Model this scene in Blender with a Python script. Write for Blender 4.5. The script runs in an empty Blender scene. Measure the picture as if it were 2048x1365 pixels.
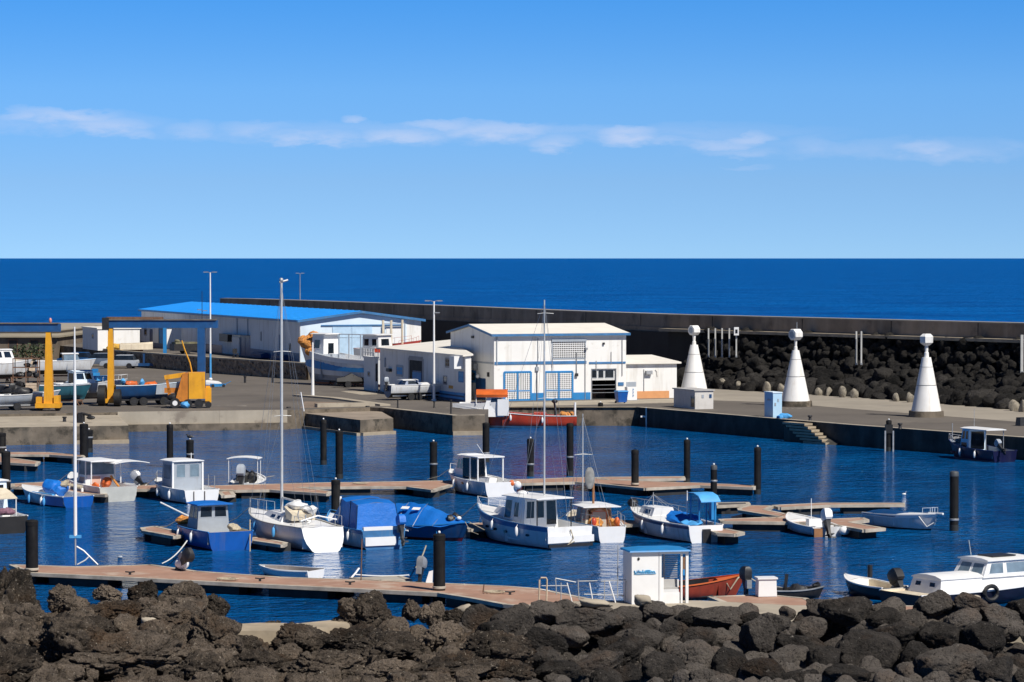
import bpy, bmesh, math, random
import numpy as np
from mathutils import Vector, Matrix
R = math.radians
random.seed(7)
SC = bpy.context.scene
COL = SC.collection

# ------------------------------------------------------------------ camera
CAM_H, FPX = 13.5, 6000.0
PITCH = math.atan(165.5 / FPX)
cam_d = bpy.data.cameras.new('camera')
cam = bpy.data.objects.new('camera', cam_d); COL.objects.link(cam)
cam.location = (0, 0, CAM_H)
cam.rotation_euler = (math.pi / 2 - PITCH, 0, 0)
cam_d.sensor_width = 36.0
cam_d.lens = FPX / 2048 * 36.0
cam_d.clip_start = 1.0
cam_d.clip_end = 600000.0
SC.camera = cam

# ------------------------------------------------------------------ light
SUN_AZ, SUN_EL = R(42), R(48)          # azimuth from the viewer's back towards the right
sdir = Vector((math.sin(SUN_AZ) * math.cos(SUN_EL), -math.cos(SUN_AZ) * math.cos(SUN_EL), math.sin(SUN_EL)))
sun_d = bpy.data.lights.new('sun', 'SUN'); sun_d.energy = 5.0; sun_d.angle = R(0.5)
sun_d.color = (1.0, 0.95, 0.87)
sun = bpy.data.objects.new('sun', sun_d); COL.objects.link(sun)
sun.rotation_euler = sdir.to_track_quat('Z', 'Y').to_euler()
sun.location = (40, -40, 80)
SC.view_settings.view_transform = 'Standard'
SC.view_settings.look = 'None'
SC.view_settings.exposure = 0.12
SC.view_settings.gamma = 1.0
SC.view_settings.use_curve_mapping = False

def build_world():
    w = bpy.data.worlds.new('World'); SC.world = w; w.use_nodes = True
    nt = w.node_tree; N = nt.nodes; L = nt.links; N.clear()
    def nd(t, **k):
        n = N.new(t)
        for a, b in k.items(): setattr(n, a, b)
        return n
    def mth(op, a, b=None, c=None, clamp=False):
        n = nd('ShaderNodeMath', operation=op); n.use_clamp = clamp
        for i, v in enumerate((a, b, c)):
            if v is None: continue
            if isinstance(v, (int, float)): n.inputs[i].default_value = v
            else: L.new(v, n.inputs[i])
        return n.outputs[0]
    tc = nd('ShaderNodeTexCoord')
    sep = nd('ShaderNodeSeparateXYZ'); L.new(tc.outputs['Generated'], sep.inputs[0])
    x, y, z = sep.outputs
    # the thick clear sea air: the sky deepens quickly above the horizon
    za = mth('ABSOLUTE', z)
    zz = mth('ADD', mth('MULTIPLY', mth('POWER', za, 0.80), 1.35), 0.10)
    comb = nd('ShaderNodeCombineXYZ'); L.new(x, comb.inputs[0]); L.new(y, comb.inputs[1]); L.new(zz, comb.inputs[2])
    nrm = nd('ShaderNodeVectorMath', operation='NORMALIZE'); L.new(comb.outputs[0], nrm.inputs[0])
    sky = nd('ShaderNodeTexSky', sky_type='NISHITA')
    sky.sun_disc = False; sky.sun_elevation = SUN_EL
    sky.sun_rotation = math.atan2(sdir.x, sdir.y)
    sky.altitude = 0; sky.air_density = 1.0; sky.dust_density = 0.15; sky.ozone_density = 2.0
    L.new(nrm.outputs[0], sky.inputs[0])
    tint = nd('ShaderNodeMix', data_type='RGBA', blend_type='MULTIPLY'); tint.inputs[0].default_value = 1
    L.new(sky.outputs[0], tint.inputs[6]); tint.inputs[7].default_value = SKY_TINT
    hs = nd('ShaderNodeHueSaturation'); hs.inputs['Saturation'].default_value = SKY_SAT; hs.inputs['Value'].default_value = 1.0
    L.new(tint.outputs[2], hs.inputs['Color'])
    # deep blue overhead, darkened to lower the fill light
    rm = nd('ShaderNodeValToRGB'); L.new(mth('POWER', za, 0.5), rm.inputs[0])
    el_ = rm.color_ramp.elements; el_[0].position = 0.0; el_[0].color = (1.06, 1.02, .97, 1)
    for pos, c in ((.16, (1.36, 1.20, 1.03)), (.237, (1.25, 1.36, 1.24)), (.30, (.70, 1.24, 1.34)), (.36, (.36, .74, .95)), (.43, (.25, .44, .58)), (.55, (.19, .30, .39)), (.75, (.15, .22, .27))):
        e = el_.new(pos); e.color = (*c, 1)
    el_[-1].color = (.13, .18, .22, 1)
    mz = nd('ShaderNodeMix', data_type='RGBA', blend_type='MULTIPLY'); mz.inputs[0].default_value = 1
    L.new(hs.outputs[0], mz.inputs[6]); L.new(rm.outputs[0], mz.inputs[7])
    # clouds: a thin broken band low over the sea
    az = mth('ARCTAN2', x, y); el = mth('ARCSINE', z)
    cv = nd('ShaderNodeCombineXYZ'); L.new(mth('MULTIPLY', az, 1.0), cv.inputs[0]); L.new(mth('MULTIPLY', el, 3.2), cv.inputs[1])
    def noise(scale, detail, off):
        m = nd('ShaderNodeVectorMath', operation='ADD'); L.new(cv.outputs[0], m.inputs[0]); m.inputs[1].default_value = (off, off * .7, off * .3)
        n = nd('ShaderNodeTexNoise'); n.inputs['Scale'].default_value = scale; n.inputs['Detail'].default_value = detail
        n.inputs['Roughness'].default_value = 0.62
        L.new(m.outputs[0], n.inputs['Vector']); return n.outputs['Fac']
    n1 = noise(55, 6, 3.1); n2 = noise(14, 3, 9.7)
    warp = mth('MULTIPLY', mth('SUBTRACT', n1, 0.5), 0.009)
    elw = mth('ADD', el, warp)
    azw = mth('ADD', az, mth('MULTIPLY', mth('SUBTRACT', n2, 0.5), 0.02))
    total = None
    for (cx, cy, a, b, s) in CLOUDS:
        dx = mth('DIVIDE', mth('SUBTRACT', azw, (cx - 1024) / FPX), a / FPX)
        dy = mth('DIVIDE', mth('SUBTRACT', elw, (517 - cy) / FPX), b * 1.35 / FPX)
        g = mth('MULTIPLY', mth('SUBTRACT', 1.0, mth('ADD', mth('MULTIPLY', dx, dx), mth('MULTIPLY', dy, dy)), clamp=True), s)
        total = g if total is None else mth('MAXIMUM', total, g)
    # the band goes on outside the frame in the same loose way
    out = mth('SUBTRACT', mth('ABSOLUTE', az), 0.18, clamp=True)
    out = mth('MULTIPLY', out, 20, clamp=True)
    eb = mth('DIVIDE', mth('SUBTRACT', elw, 0.040), 0.009)
    band = mth('SUBTRACT', 1.0, mth('MULTIPLY', eb, eb), clamp=True)
    nb = mth('MULTIPLY', mth('SUBTRACT', noise(7, 3, 1.7), 0.48, clamp=True), 6, clamp=True)
    total = mth('MAXIMUM', total, mth('MULTIPLY', mth('MULTIPLY', out, band), nb))
    dens = mth('MULTIPLY', total, mth('ADD', mth('MULTIPLY', n1, 2.2), -0.25, clamp=True), clamp=True)
    dens = mth('MULTIPLY', dens, 1.0, clamp=True)
    cm = nd('ShaderNodeMix', data_type='RGBA'); L.new(dens, cm.inputs[0]); L.new(mz.outputs[2], cm.inputs[6])
    cm.inputs[7].default_value = CLOUD_COL
    bg = nd('ShaderNodeBackground'); bg.inputs['Strength'].default_value = SKY_STR
    L.new(cm.outputs[2], bg.inputs['Color'])
    ow = nd('ShaderNodeOutputWorld'); L.new(bg.outputs[0], ow.inputs[0])
SKY_STR = 0.092
SKY_TINT = (0.88, 1.05, 1.34, 1)
SKY_SAT = 1.12
CLOUD_COL = (5.6, 6.7, 9.2, 1)
CLOUDS = [(950, 268, 800, 20, .30), (1750, 300, 420, 18, .22), (130, 250, 260, 20, .3), (125, 238, 150, 15, .75), (215, 255, 110, 16, .65), (275, 270, 40, 9, .45), (385, 262, 75, 13, .38),
          (520, 262, 100, 14, .45), (620, 276, 130, 12, .6), (702, 243, 26, 7, .6), (800, 272, 120, 13, .7),
          (880, 250, 100, 12, .6), (1000, 265, 140, 20, .75), (1125, 288, 60, 14, .6), (1270, 270, 85, 20, .8), (1350, 284, 60, 9, .5),
          (1450, 290, 110, 12, .5), (1510, 278, 70, 12, .6), (1500, 308, 110, 8, .35), (1630, 296, 60, 20, .3), (1830, 300, 75, 15, .65),
          (1880, 310, 140, 16, .35), (1500, 337, 60, 5, .2), (2000, 296, 60, 10, .2)]
build_world()

# ------------------------------------------------------------------ view geometry helpers
def ray(px, py):
    u, v = (px - 1024) / FPX, (682.5 - py) / FPX
    c, s = math.cos(PITCH), math.sin(PITCH)
    return Vector((u, c + v * s, -s + v * c))
def P(px, py, z=0.0):
    d = ray(px, py); t = (z - CAM_H) / d.z
    return Vector((d.x * t, d.y * t, z))
def PD(px, py, Y):
    d = ray(px, py); t = Y / d.y
    return Vector((d.x * t, Y, CAM_H + d.z * t))
def lerp(a, b, t): return a + (b - a) * t
def sm(t):
    t = max(0, min(1, t)); return t * t * (3 - 2 * t)

# ------------------------------------------------------------------ materials
MATS = {}
def mat(name, col, rough=.6, metal=0, var=.12, ns=1.5, bump=0.0, bs=8.0, streak=None, spec=.5, patch=None, bd=.02, coord='obj', vert=False, speck=None):
    """var: value variation; streak=(colour, amount, scale); patch=(colour, threshold 0-1, scale) stains with their own shape"""
    if name in MATS: return MATS[name]
    m = bpy.data.materials.new(name); m.use_nodes = True
    nt = m.node_tree; N = nt.nodes; L = nt.links
    b = N['Principled BSDF']
    b.inputs['Roughness'].default_value = rough; b.inputs['Metallic'].default_value = metal
    b.inputs['Specular IOR Level'].default_value = spec
    geo = N.new('ShaderNodeNewGeometry')
    if coord == 'obj':
        tc = N.new('ShaderNodeTexCoord'); vec = tc.outputs['Object']
        oi = N.new('ShaderNodeObjectInfo'); va = N.new('ShaderNodeVectorMath'); va.operation = 'ADD'
        L.new(vec, va.inputs[0]); sc = N.new('ShaderNodeVectorMath'); sc.operation = 'SCALE'; sc.inputs['Scale'].default_value = 31.0
        cx = N.new('ShaderNodeCombineXYZ'); L.new(oi.outputs['Random'], cx.inputs[0]); L.new(oi.outputs['Random'], cx.inputs[1])
        L.new(cx.outputs[0], sc.inputs[0]); L.new(sc.outputs[0], va.inputs[1]); vec = va.outputs[0]
    else: vec = geo.outputs['Position']
    def noise(scale, detail=5, rough_=.6, stretch=None):
        v = vec
        if stretch:
            mp = N.new('ShaderNodeMapping'); mp.inputs['Scale'].default_value = stretch; L.new(vec, mp.inputs['Vector']); v = mp.outputs[0]
        n = N.new('ShaderNodeTexNoise'); n.inputs['Scale'].default_value = scale; n.inputs['Detail'].default_value = detail
        n.inputs['Roughness'].default_value = rough_; L.new(v, n.inputs['Vector']); return n.outputs['Fac']
    def ramp(fac, a, b_):
        r = N.new('ShaderNodeMapRange'); r.inputs['From Min'].default_value = a; r.inputs['From Max'].default_value = b_
        L.new(fac, r.inputs['Value']); return r.outputs[0]
    def mix(fac, a, b_, mode='MIX'):
        n = N.new('ShaderNodeMix'); n.data_type = 'RGBA'; n.blend_type = mode
        if isinstance(fac, float): n.inputs[0].default_value = fac
        else: L.new(fac, n.inputs[0])
        for k, v in ((6, a), (7, b_)):
            if isinstance(v, tuple): n.inputs[k].default_value = (*v, 1)
            else: L.new(v, n.inputs[k])
        return n.outputs[2]
    lo = tuple(c * (1 - var) for c in col); hi = tuple(min(1, c * (1 + var)) for c in col)
    c = mix(ramp(noise(ns), .3, .7), lo, hi)
    if patch:
        c = mix(ramp(noise(patch[2], 6, .65), patch[1], patch[1] + .12), c, patch[0])
    if streak:
        s1 = ramp(noise(streak[2], 4, .6, (1, 1, .12)), .52, .75)
        n = N.new('ShaderNodeMath'); n.operation = 'MULTIPLY'; L.new(s1, n.inputs[0]); n.inputs[1].default_value = streak[1]
        c = mix(n.outputs[0], c, streak[0])
    if speck:
        c = mix(ramp(noise(speck[2], 3, .7), speck[1], speck[1] + .05), c, speck[0])
    L.new(c, b.inputs['Base Color'])
    if bump:
        bn = N.new('ShaderNodeBump'); bn.inputs['Strength'].default_value = bump; bn.inputs['Distance'].default_value = bd
        L.new(noise(bs, 6, .65), bn.inputs['Height']); L.new(bn.outputs[0], b.inputs['Normal'])
    MATS[name] = m
    return m

RUST = (.28, .11, .04)
GR = (.16, .14, .11)
white = mat('white_paint', (.78, .78, .76), .45, streak=((.42, .36, .28), .35, 3.0), var=.05, ns=.8)
hullw = mat('white_gelcoat', (.60, .62, .64), .3, streak=((.36, .29, .20), .55, 4.0), var=.06, ns=1.2, patch=((.5, .47, .40), .66, 3.0))  # aged gelcoat, darkened further for shaded hull sides; lit transoms take brighter whites
cleanw = mat('clean_white', (.80, .80, .79), .4, var=.04, ns=2)
cream = mat('cream_paint', (.66, .58, .44), .5, streak=(RUST, .35, 4.0), var=.1)
wallw = mat('white_render', (.80, .79, .76), .85, streak=((.45, .40, .32), .5, 1.6), var=.05, ns=.35, patch=((.62, .60, .55), .63, .8), coord='pos', bump=.15, bs=3)
walll = mat('pale_blue_render', (.66, .77, .86), .85, streak=((.45, .5, .55), .3, 1.5), var=.07, ns=.5, coord='pos')
bluep = mat('blue_paint', (.02, .21, .50), .5, streak=((.10, .16, .24), .4, 3.0), var=.15)
blued = mat('dark_blue_paint', (.006, .052, .16), .4, streak=((.05, .06, .10), .4, 3.0), var=.2)
navy = mat('navy_paint', (.006, .008, .045), .35, streak=((.04, .04, .06), .4, 3.0), var=.3)
bluer = mat('blue_roof_sheet', (.015, .30, .80), .45, var=.06, ns=.4, coord='pos', patch=((.05, .42, .85), .6, .5))
tarp = mat('blue_tarpaulin', (.004, .14, .52), .55, var=.12, ns=1.2, bump=.5, bs=4, bd=.06)
tarpl = mat('light_blue_canvas', (.07, .33, .68), .6, var=.15, ns=2, bump=.3, bs=5)
boatblue = mat('bright_blue_hull', (.006, .085, .36), .32, streak=((.10, .12, .2), .35, 4.0), var=.15)
trimblue = mat('blue_stripe', (.05, .17, .36), .45, var=.2, streak=((.2, .25, .3), .4, 4.0))
anti = mat('dark_waterline_growth', (.02, .022, .022), .7, var=.5, ns=5, bump=.4, bs=15)
red = mat('red_hull_paint', (.42, .045, .018), .4, streak=((.28, .08, .04), .5, 3.0), var=.2)
redd = mat('dark_red_hull', (.16, .01, .012), .4, var=.3)
orange = mat('orange_paint', (.60, .12, .02), .5, var=.2, streak=((.35, .12, .05), .5, 3.0))
yellow = mat('yellow_machine_paint', (.76, .36, .018), .45, var=.1, streak=((.35, .14, .03), .5, 2.5), patch=((.45, .20, .05), .64, 2.0))
yellowd = mat('dull_orange_paint', (.55, .19, .02), .55, var=.2, streak=((.2, .07, .03), .7, 2.0), patch=((.18, .07, .03), .58, 1.5))
black = mat('black_rubber', (.014, .014, .015), .6, var=.4, ns=6, bump=.3, bs=12)
pile = mat('tarred_steel_piling', (.008, .008, .009), .75, spec=.25, var=.5, ns=3, streak=((.05, .045, .035), .5, 3.0), bump=.2, bs=8)
pilecap = mat('grey_piling_cap', (.06, .065, .07), .6, var=.2)
darkm = mat('dark_machinery', (.02, .02, .022), .5, var=.5, ns=6)
greym = mat('grey_metal', (.30, .31, .32), .45, .3, var=.2, ns=4)
alu = mat('aluminium_mast', (.62, .62, .60), .4, .3, var=.08, ns=3, streak=((.4, .38, .33), .4, 4.0))
galv = mat('galvanised_steel', (.42, .43, .44), .5, .4, var=.15, ns=4)
rusty = mat('rusty_steel', (.16, .085, .05), .8, var=.4, ns=5, bump=.3)
rope = mat('old_rope', (.42, .36, .26), .9, var=.25, ns=12)
ropew = mat('white_rope', (.70, .69, .64), .9, var=.15, ns=12)
wood = mat('varnished_wood', (.30, .14, .06), .55, var=.3, ns=3, streak=((.16, .08, .04), .5, 5))
woodl = mat('weathered_plank', (.48, .38, .28), .8, var=.2, ns=4)
glass = mat('dark_window_glass', (.012, .018, .026), .08, var=.5, ns=1.5, spec=.8)
glassl = mat('pale_acrylic_screen', (.16, .22, .27), .12, var=.3, ns=1.5, spec=.8)
inside = mat('dim_interior', (.035, .033, .03), .8, var=.5, ns=2)
greyp = mat('grey_blue_paint', (.34, .38, .43), .5, var=.1, streak=((.25, .22, .18), .35, 4))
greyr = mat('grey_render', (.42, .41, .40), .85, var=.1, ns=.6, streak=((.25, .23, .2), .3, 2), coord='pos')
teal = mat('teal_paint', (.02, .10, .14), .5, var=.2)
conc = mat('quay_concrete', (.235, .21, .175), .9, var=.18, ns=.25, patch=((.15, .135, .115), .56, .35), coord='pos', bump=.4, bs=2.5)
concl = mat('pale_concrete', (.38, .33, .255), .9, var=.15, ns=.4, streak=((.26, .22, .17), .45, .8), patch=((.24, .20, .155), .56, .6), coord='pos', bump=.4, bs=2.5)
concd = mat('shade_dark_concrete', (.045, .043, .038), .85, var=.5, ns=.8, streak=((.13, .12, .10), .5, .7), patch=((.10, .095, .08), .60, .7), coord='pos', bump=.5, bs=3)  # shade of the outer quay face is put into this dark tone
conce = mat('quay_face_concrete', (.15, .122, .09), .9, var=.4, ns=.8, streak=((.06, .055, .045), .7, .8), patch=((.05, .042, .03), .50, .9), coord='pos', bump=.6, bs=3)
conct = mat('tidal_ledge_concrete', (.34, .28, .20), .9, var=.25, ns=1.0, patch=((.2, .17, .12), .60, 1.2), coord='pos')
asph = mat('worn_asphalt', (.125, .108, .090), .92, var=.16, ns=.10, patch=((.22, .19, .15), .56, .06), streak=((.06, .052, .045), .7, .12), speck=((.32, .29, .25), .67, .35), coord='pos', bump=.3, bs=2)
parapet = mat('breakwater_concrete', (.23, .185, .14), .9, var=.35, ns=.25, streak=((.40, .35, .29), .5, .5), patch=((.13, .105, .08), .55, .3), coord='pos', bump=.5, bs=1.5)
parapett = mat('breakwater_edge_concrete', (.36, .33, .28), .9, var=.2, ns=.5, coord='pos')
walld = mat('shade_black_breakwater_wall', (.030, .027, .024), .9, var=.4, ns=.2, streak=((.045, .042, .038), .6, .4), coord='pos', bump=.8, bs=1.0)  # near-black tone carries the shade on the lower breakwater wall
coned = mat('beacon_white_paint', (.80, .79, .76), .6, var=.05, ns=1, streak=((.50, .40, .28), .5, 2.5), patch=((.55, .36, .20), .66, .9))
deckm = mat('brown_deck_boards', (.36, .21, .145), .75, var=.14, ns=.6, streak=((.55, .42, .33), .4, .9), patch=((.46, .35, .27), .56, .7), coord='pos')
deckedge = mat('pale_dock_edge', (.42, .37, .30), .8, var=.35, ns=1.2, coord='pos')
floatm = mat('dark_float', (.022, .022, .022), .7, var=.5, ns=2, coord='pos')
fascia = mat('dark_fascia', (.06, .055, .05), .7, var=.3, coord='pos')
roofw = mat('white_roof_sheet', (.80, .76, .68), .6, var=.05, ns=.5, coord='pos', streak=((.55, .5, .42), .25, .8))
orangew = mat('orange_skirting', (.66, .31, .13), .8, var=.1, coord='pos')
netm = mat('orange_fishing_net', (.62, .26, .06), .95, var=.5, ns=5, bump=1.0, bs=9, bd=.08, patch=((.30, .16, .12), .55, 3.0))
stonew = mat('rubble_stone_wall', (.24, .18, .125), .9, var=.6, ns=1.8, patch=((.55, .42, .27), .58, 1.6), speck=((.012, .01, .01), .58, 2.2), coord='pos', bump=1.0, bs=2.2, bd=.2)

# ------------------------------------------------------------------ mesh builder
LUMPY = {'net_heap', 'crumpled_cover', 'stowed_gear', 'deck_gear', 'folded_tarpaulin', 'cockpit_gear', 'nets', 'rope_heap', 'gear', 'net_pile', 'net_cover', 'life_jackets', 'white_sail_cover', 'blue_cover', 'folds', 'orange_nets', 'bow_gear', 'folded_awning', 'rag'}
class MB:
    def __init__(s): s.v = []; s.f = []; s.m = []; s.mi = 0
    def add(s, vs, fs):
        o = len(s.v); s.v += [tuple(p) for p in vs]
        for f in fs: s.f.append([i + o for i in f]); s.m.append(s.mi)
        return s
    def box(s, x0, x1, y0, y1, z0, z1):
        return s.add([(x0, y0, z0), (x1, y0, z0), (x1, y1, z0), (x0, y1, z0), (x0, y0, z1), (x1, y0, z1), (x1, y1, z1), (x0, y1, z1)],
                     [(0, 3, 2, 1), (4, 5, 6, 7), (0, 1, 5, 4), (1, 2, 6, 5), (2, 3, 7, 6), (3, 0, 4, 7)])
    def cbox(s, c, sz, rz=0, tilt=None):
        m = Matrix.Rotation(rz, 4, 'Z')
        if tilt: m = m @ Matrix.Rotation(tilt[0], 4, 'X') @ Matrix.Rotation(tilt[1], 4, 'Y')
        c = Vector(c); h = [q / 2 for q in sz]
        vs = [c + m @ Vector((a * h[0], b * h[1], d * h[2])) for d in (-1, 1) for a, b in ((-1, -1), (1, -1), (1, 1), (-1, 1))]
        return s.add(vs, [(0, 3, 2, 1), (4, 5, 6, 7), (0, 1, 5, 4), (1, 2, 6, 5), (2, 3, 7, 6), (3, 0, 4, 7)])
    def prism(s, poly, z0, z1):
        n = len(poly); A = sum(poly[i][0] * poly[(i + 1) % n][1] - poly[(i + 1) % n][0] * poly[i][1] for i in range(n))
        if A < 0: poly = poly[::-1]
        vs = [(p[0], p[1], z0) for p in poly] + [(p[0], p[1], z1) for p in poly]
        fs = [tuple(range(n))[::-1], tuple(range(n, 2 * n))] + [(i, (i + 1) % n, (i + 1) % n + n, i + n) for i in range(n)]
        return s.add(vs, fs)
    def loft(s, rings, closed=True, cap0=True, cap1=True):
        n = len(rings[0]); vs = [p for r in rings for p in r]; fs = []
        for i in range(len(rings) - 1):
            for j in range(n if closed else n - 1):
                k = (j + 1) % n; fs.append((i * n + j, i * n + k, (i + 1) * n + k, (i + 1) * n + j))
        if cap0: fs.append(tuple(range(n))[::-1])
        if cap1: fs.append(tuple((len(rings) - 1) * n + j for j in range(n)))
        return s.add(vs, fs)
    def tube(s, pts, r, n=6, r1=None):
        pts = [Vector(p) for p in pts]; rings = []
        L_ = len(pts)
        up = Vector((0, 0, 1))
        for i, p in enumerate(pts):
            d = (pts[min(i + 1, L_ - 1)] - pts[max(i - 1, 0)]).normalized()
            a = up if abs(d.z) < .9 else Vector((1, 0, 0))
            u = d.cross(a).normalized(); v = u.cross(d)
            rr = r if r1 is None else lerp(r, r1, i / (L_ - 1))
            rings.append([p + (u * math.cos(2 * math.pi * k / n) + v * math.sin(2 * math.pi * k / n)) * rr for k in range(n)])
        return s.loft(rings)
    def lathe(s, prof, n=20, c=(0, 0, 0)):
        return s.loft([[(c[0] + r * math.cos(2 * math.pi * k / n), c[1] + r * math.sin(2 * math.pi * k / n), c[2] + z) for k in range(n)] for r, z in prof])
    def ell(s, c, r, n=12, m=8, rz=0):
        n, m = max(n, 16), max(m, 10)
        rings = []
        for i in range(1, m):
            a = math.pi * i / m - math.pi / 2
            ring = []
            for k in range(n):
                b = 2 * math.pi * k / n; x = r[0] * math.cos(a) * math.cos(b); y = r[1] * math.cos(a) * math.sin(b)
                ring.append((c[0] + x * math.cos(rz) - y * math.sin(rz), c[1] + x * math.sin(rz) + y * math.cos(rz), c[2] + r[2] * math.sin(a)))
            rings.append(ring)
        return s.loft(rings)
    def arch(s, x0, x1, y0, y1, z0, h, t=.04, n=8):
        """a thin curved sheet, bowed over x"""
        rings = []
        for i in range(n + 1):
            u = i / n; x = lerp(x0, x1, u); z = z0 + h * (1 - (2 * u - 1) ** 2)
            rings.append([(x, y0, z), (x, y1, z), (x, y1, z - t), (x, y0, z - t)])
        return s.loft(rings)
    def build(s, name, mats, parent=None, smooth=True, ang=32):
        if name in LUMPY:
            v = np.array(s.v); d = np.stack([fbm(v * 2.3 + k * 13.7, 4, .6) for k in range(3)], 1); s.v = [tuple(p) for p in v + d * .26]
        me = bpy.data.meshes.new(name)
        me.from_pydata(s.v, [], s.f)
        if not isinstance(mats, (list, tuple)): mats = [mats]
        for m in mats: me.materials.append(m)
        if len(mats) > 1: me.polygons.foreach_set('material_index', s.m)
        me.validate(); me.update()
        if smooth:
            me.polygons.foreach_set('use_smooth', [True] * len(me.polygons)); me.set_sharp_from_angle(angle=R(ang))
        o = bpy.data.objects.new(name, me); COL.objects.link(o)
        if parent: o.parent = parent
        return o

def tag(o, label=None, cat=None, group=None, kind=None):
    if label: o['label'] = label
    if cat: o['category'] = cat
    if group: o['group'] = group
    if kind: o['kind'] = kind
    return o
def thing(name, label, cat, loc=(0, 0, 0), rz=0, group=None):
    o = bpy.data.objects.new(name, None); COL.objects.link(o)
    o.empty_display_size = .3
    o.location = loc; o.rotation_euler = (0, 0, rz)
    return tag(o, label, cat, group)
def struct(o): o['kind'] = 'structure'; return o
def child(mb_fn, name, mats, parent, **k):
    m = MB(); mb_fn(m); return m.build(name, mats, parent, **k)

# window set in a wall quad: A,B bottom left/right, C,D top right/left (seen from outside)
def quadpt(q, u, v): 
    A, B, C, D = [Vector(p) for p in q]
    return (A * (1 - u) + B * u) * (1 - v) + (D * (1 - u) + C * u) * v
def qn(q):
    A, B, C, D = [Vector(p) for p in q]
    return (B - A).cross(D - A).normalized()
def bar(m, a, b, n, w, t):
    """flat bar from a to b, lying on a surface with normal n"""
    d = (b - a).normalized(); s_ = d.cross(n).normalized() * (w / 2); n = n * t
    m.add([a - s_, a + s_, b + s_, b - s_, a - s_ + n, a + s_ + n, b + s_ + n, b - s_ + n],
          [(0, 3, 2, 1), (4, 5, 6, 7), (0, 1, 5, 4), (1, 2, 6, 5), (2, 3, 7, 6), (3, 0, 4, 7)])
def window(parent, q, u0, u1, v0, v1, fm=None, gm=None, fw=.05, ft=.03, name='window', nx=0, ny=0, gw=.03, deep=0.006):
    n = qn(q); fm = fm or white; gm = gm or glass
    c = [quadpt(q, u0, v0), quadpt(q, u1, v0), quadpt(q, u1, v1), quadpt(q, u0, v1)]
    m = MB(); c2 = [p - n * .01 for p in c]
    for i in range(4): bar(m, c2[i], c2[(i + 1) % 4], n, fw, ft + .01)
    fr = m.build(name, fm, parent, smooth=False)
    g = MB(); g.add([p + n * deep for p in c] + [p - n * .01 for p in c], [(0, 1, 2, 3), (7, 6, 5, 4), (0, 4, 5, 1), (1, 5, 6, 2), (2, 6, 7, 3), (3, 7, 4, 0)])
    g.build('pane', gm, fr, smooth=False)
    if nx or ny:
        l = MB()
        for i in range(1, nx): bar(l, quadpt(c, i / nx, 0) + n * .012, quadpt(c, i / nx, 1) + n * .012, n, gw, .02)
        for j in range(1, ny): bar(l, quadpt(c, 0, j / ny) + n * .014, quadpt(c, 1, j / ny) + n * .014, n, gw, .02)
        l.build('glazing_bar', fm if gw < .09 else cleanw, fr, smooth=False)
    return fr

# ------------------------------------------------------------------ numpy noise
_rs = np.random.RandomState(11)
_T = _rs.rand(64, 64, 64).astype(np.float32)
def vn(p):
    i = np.floor(p).astype(int); f = p - i; f = f * f * (3 - 2 * f); i &= 63; j = (i + 1) & 63
    x0, y0, z0 = i.T; x1, y1, z1 = j.T; fx, fy, fz = f.T
    a = _T[x0, y0, z0] * (1 - fx) + _T[x1, y0, z0] * fx; b = _T[x0, y1, z0] * (1 - fx) + _T[x1, y1, z0] * fx
    c = _T[x0, y0, z1] * (1 - fx) + _T[x1, y0, z1] * fx; d = _T[x0, y1, z1] * (1 - fx) + _T[x1, y1, z1] * fx
    return (a * (1 - fy) + b * fy) * (1 - fz) + (c * (1 - fy) + d * fy) * fz
def fbm(p, o=4, g=.5, lac=2.1):
    s = 0; a = 1; t = 0
    for k in range(o): s = s + a * (vn(p * lac ** k + 17.3 * k) * 2 - 1); t += a; a *= g
    return s / t
def ridg(p, o=4, g=.55):
    s = 0; a = 1; t = 0
    for k in range(o): s = s + a * (1 - np.abs(vn(p * 2.1 ** k + 9.1 * k) * 2 - 1) * 2); t += a; a *= g
    return s / t

def worley(p, seed=0):
    """nearest and second nearest cell distance, and a random number per nearest cell"""
    i = np.floor(p).astype(np.int64); n = len(p); f1 = np.full(n, 9.0); f2 = np.full(n, 9.0); idr = np.zeros(n)
    for dx in (-1, 0, 1):
        for dy in (-1, 0, 1):
            for dz in (-1, 0, 1):
                c = i + np.array([dx, dy, dz]); a, b, d = [(c[:, k] + seed * (3 + k)) & 63 for k in range(3)]
                q = c + np.stack([_T[a, b, d], _T[b, d, a], _T[d, a, b]], 1)
                ds = np.sqrt(((p - q) ** 2).sum(1)); near = ds < f1
                f2 = np.where(near, f1, np.minimum(f2, ds)); idr = np.where(near, _T[(a + 7) & 63, (d + 3) & 63, b], idr); f1 = np.where(near, ds, f1)
    return f1, f2, idr
def blocks(p, seed=0, warp=.25):
    """broken block relief: stepped cells with cracks between them, about -1..1"""
    w = np.stack([fbm(p * 1.3 + k * 7.7 + seed, 3) for k in range(3)], 1) * warp
    f1, f2, idr = worley(p + w, seed)
    crack = np.clip((f2 - f1) / .16, 0, 1); crack = crack * crack * (3 - 2 * crack)
    return (idr - .5) * 1.1 + (crack - 1) * .9 + .25 - f1 * .5

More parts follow.
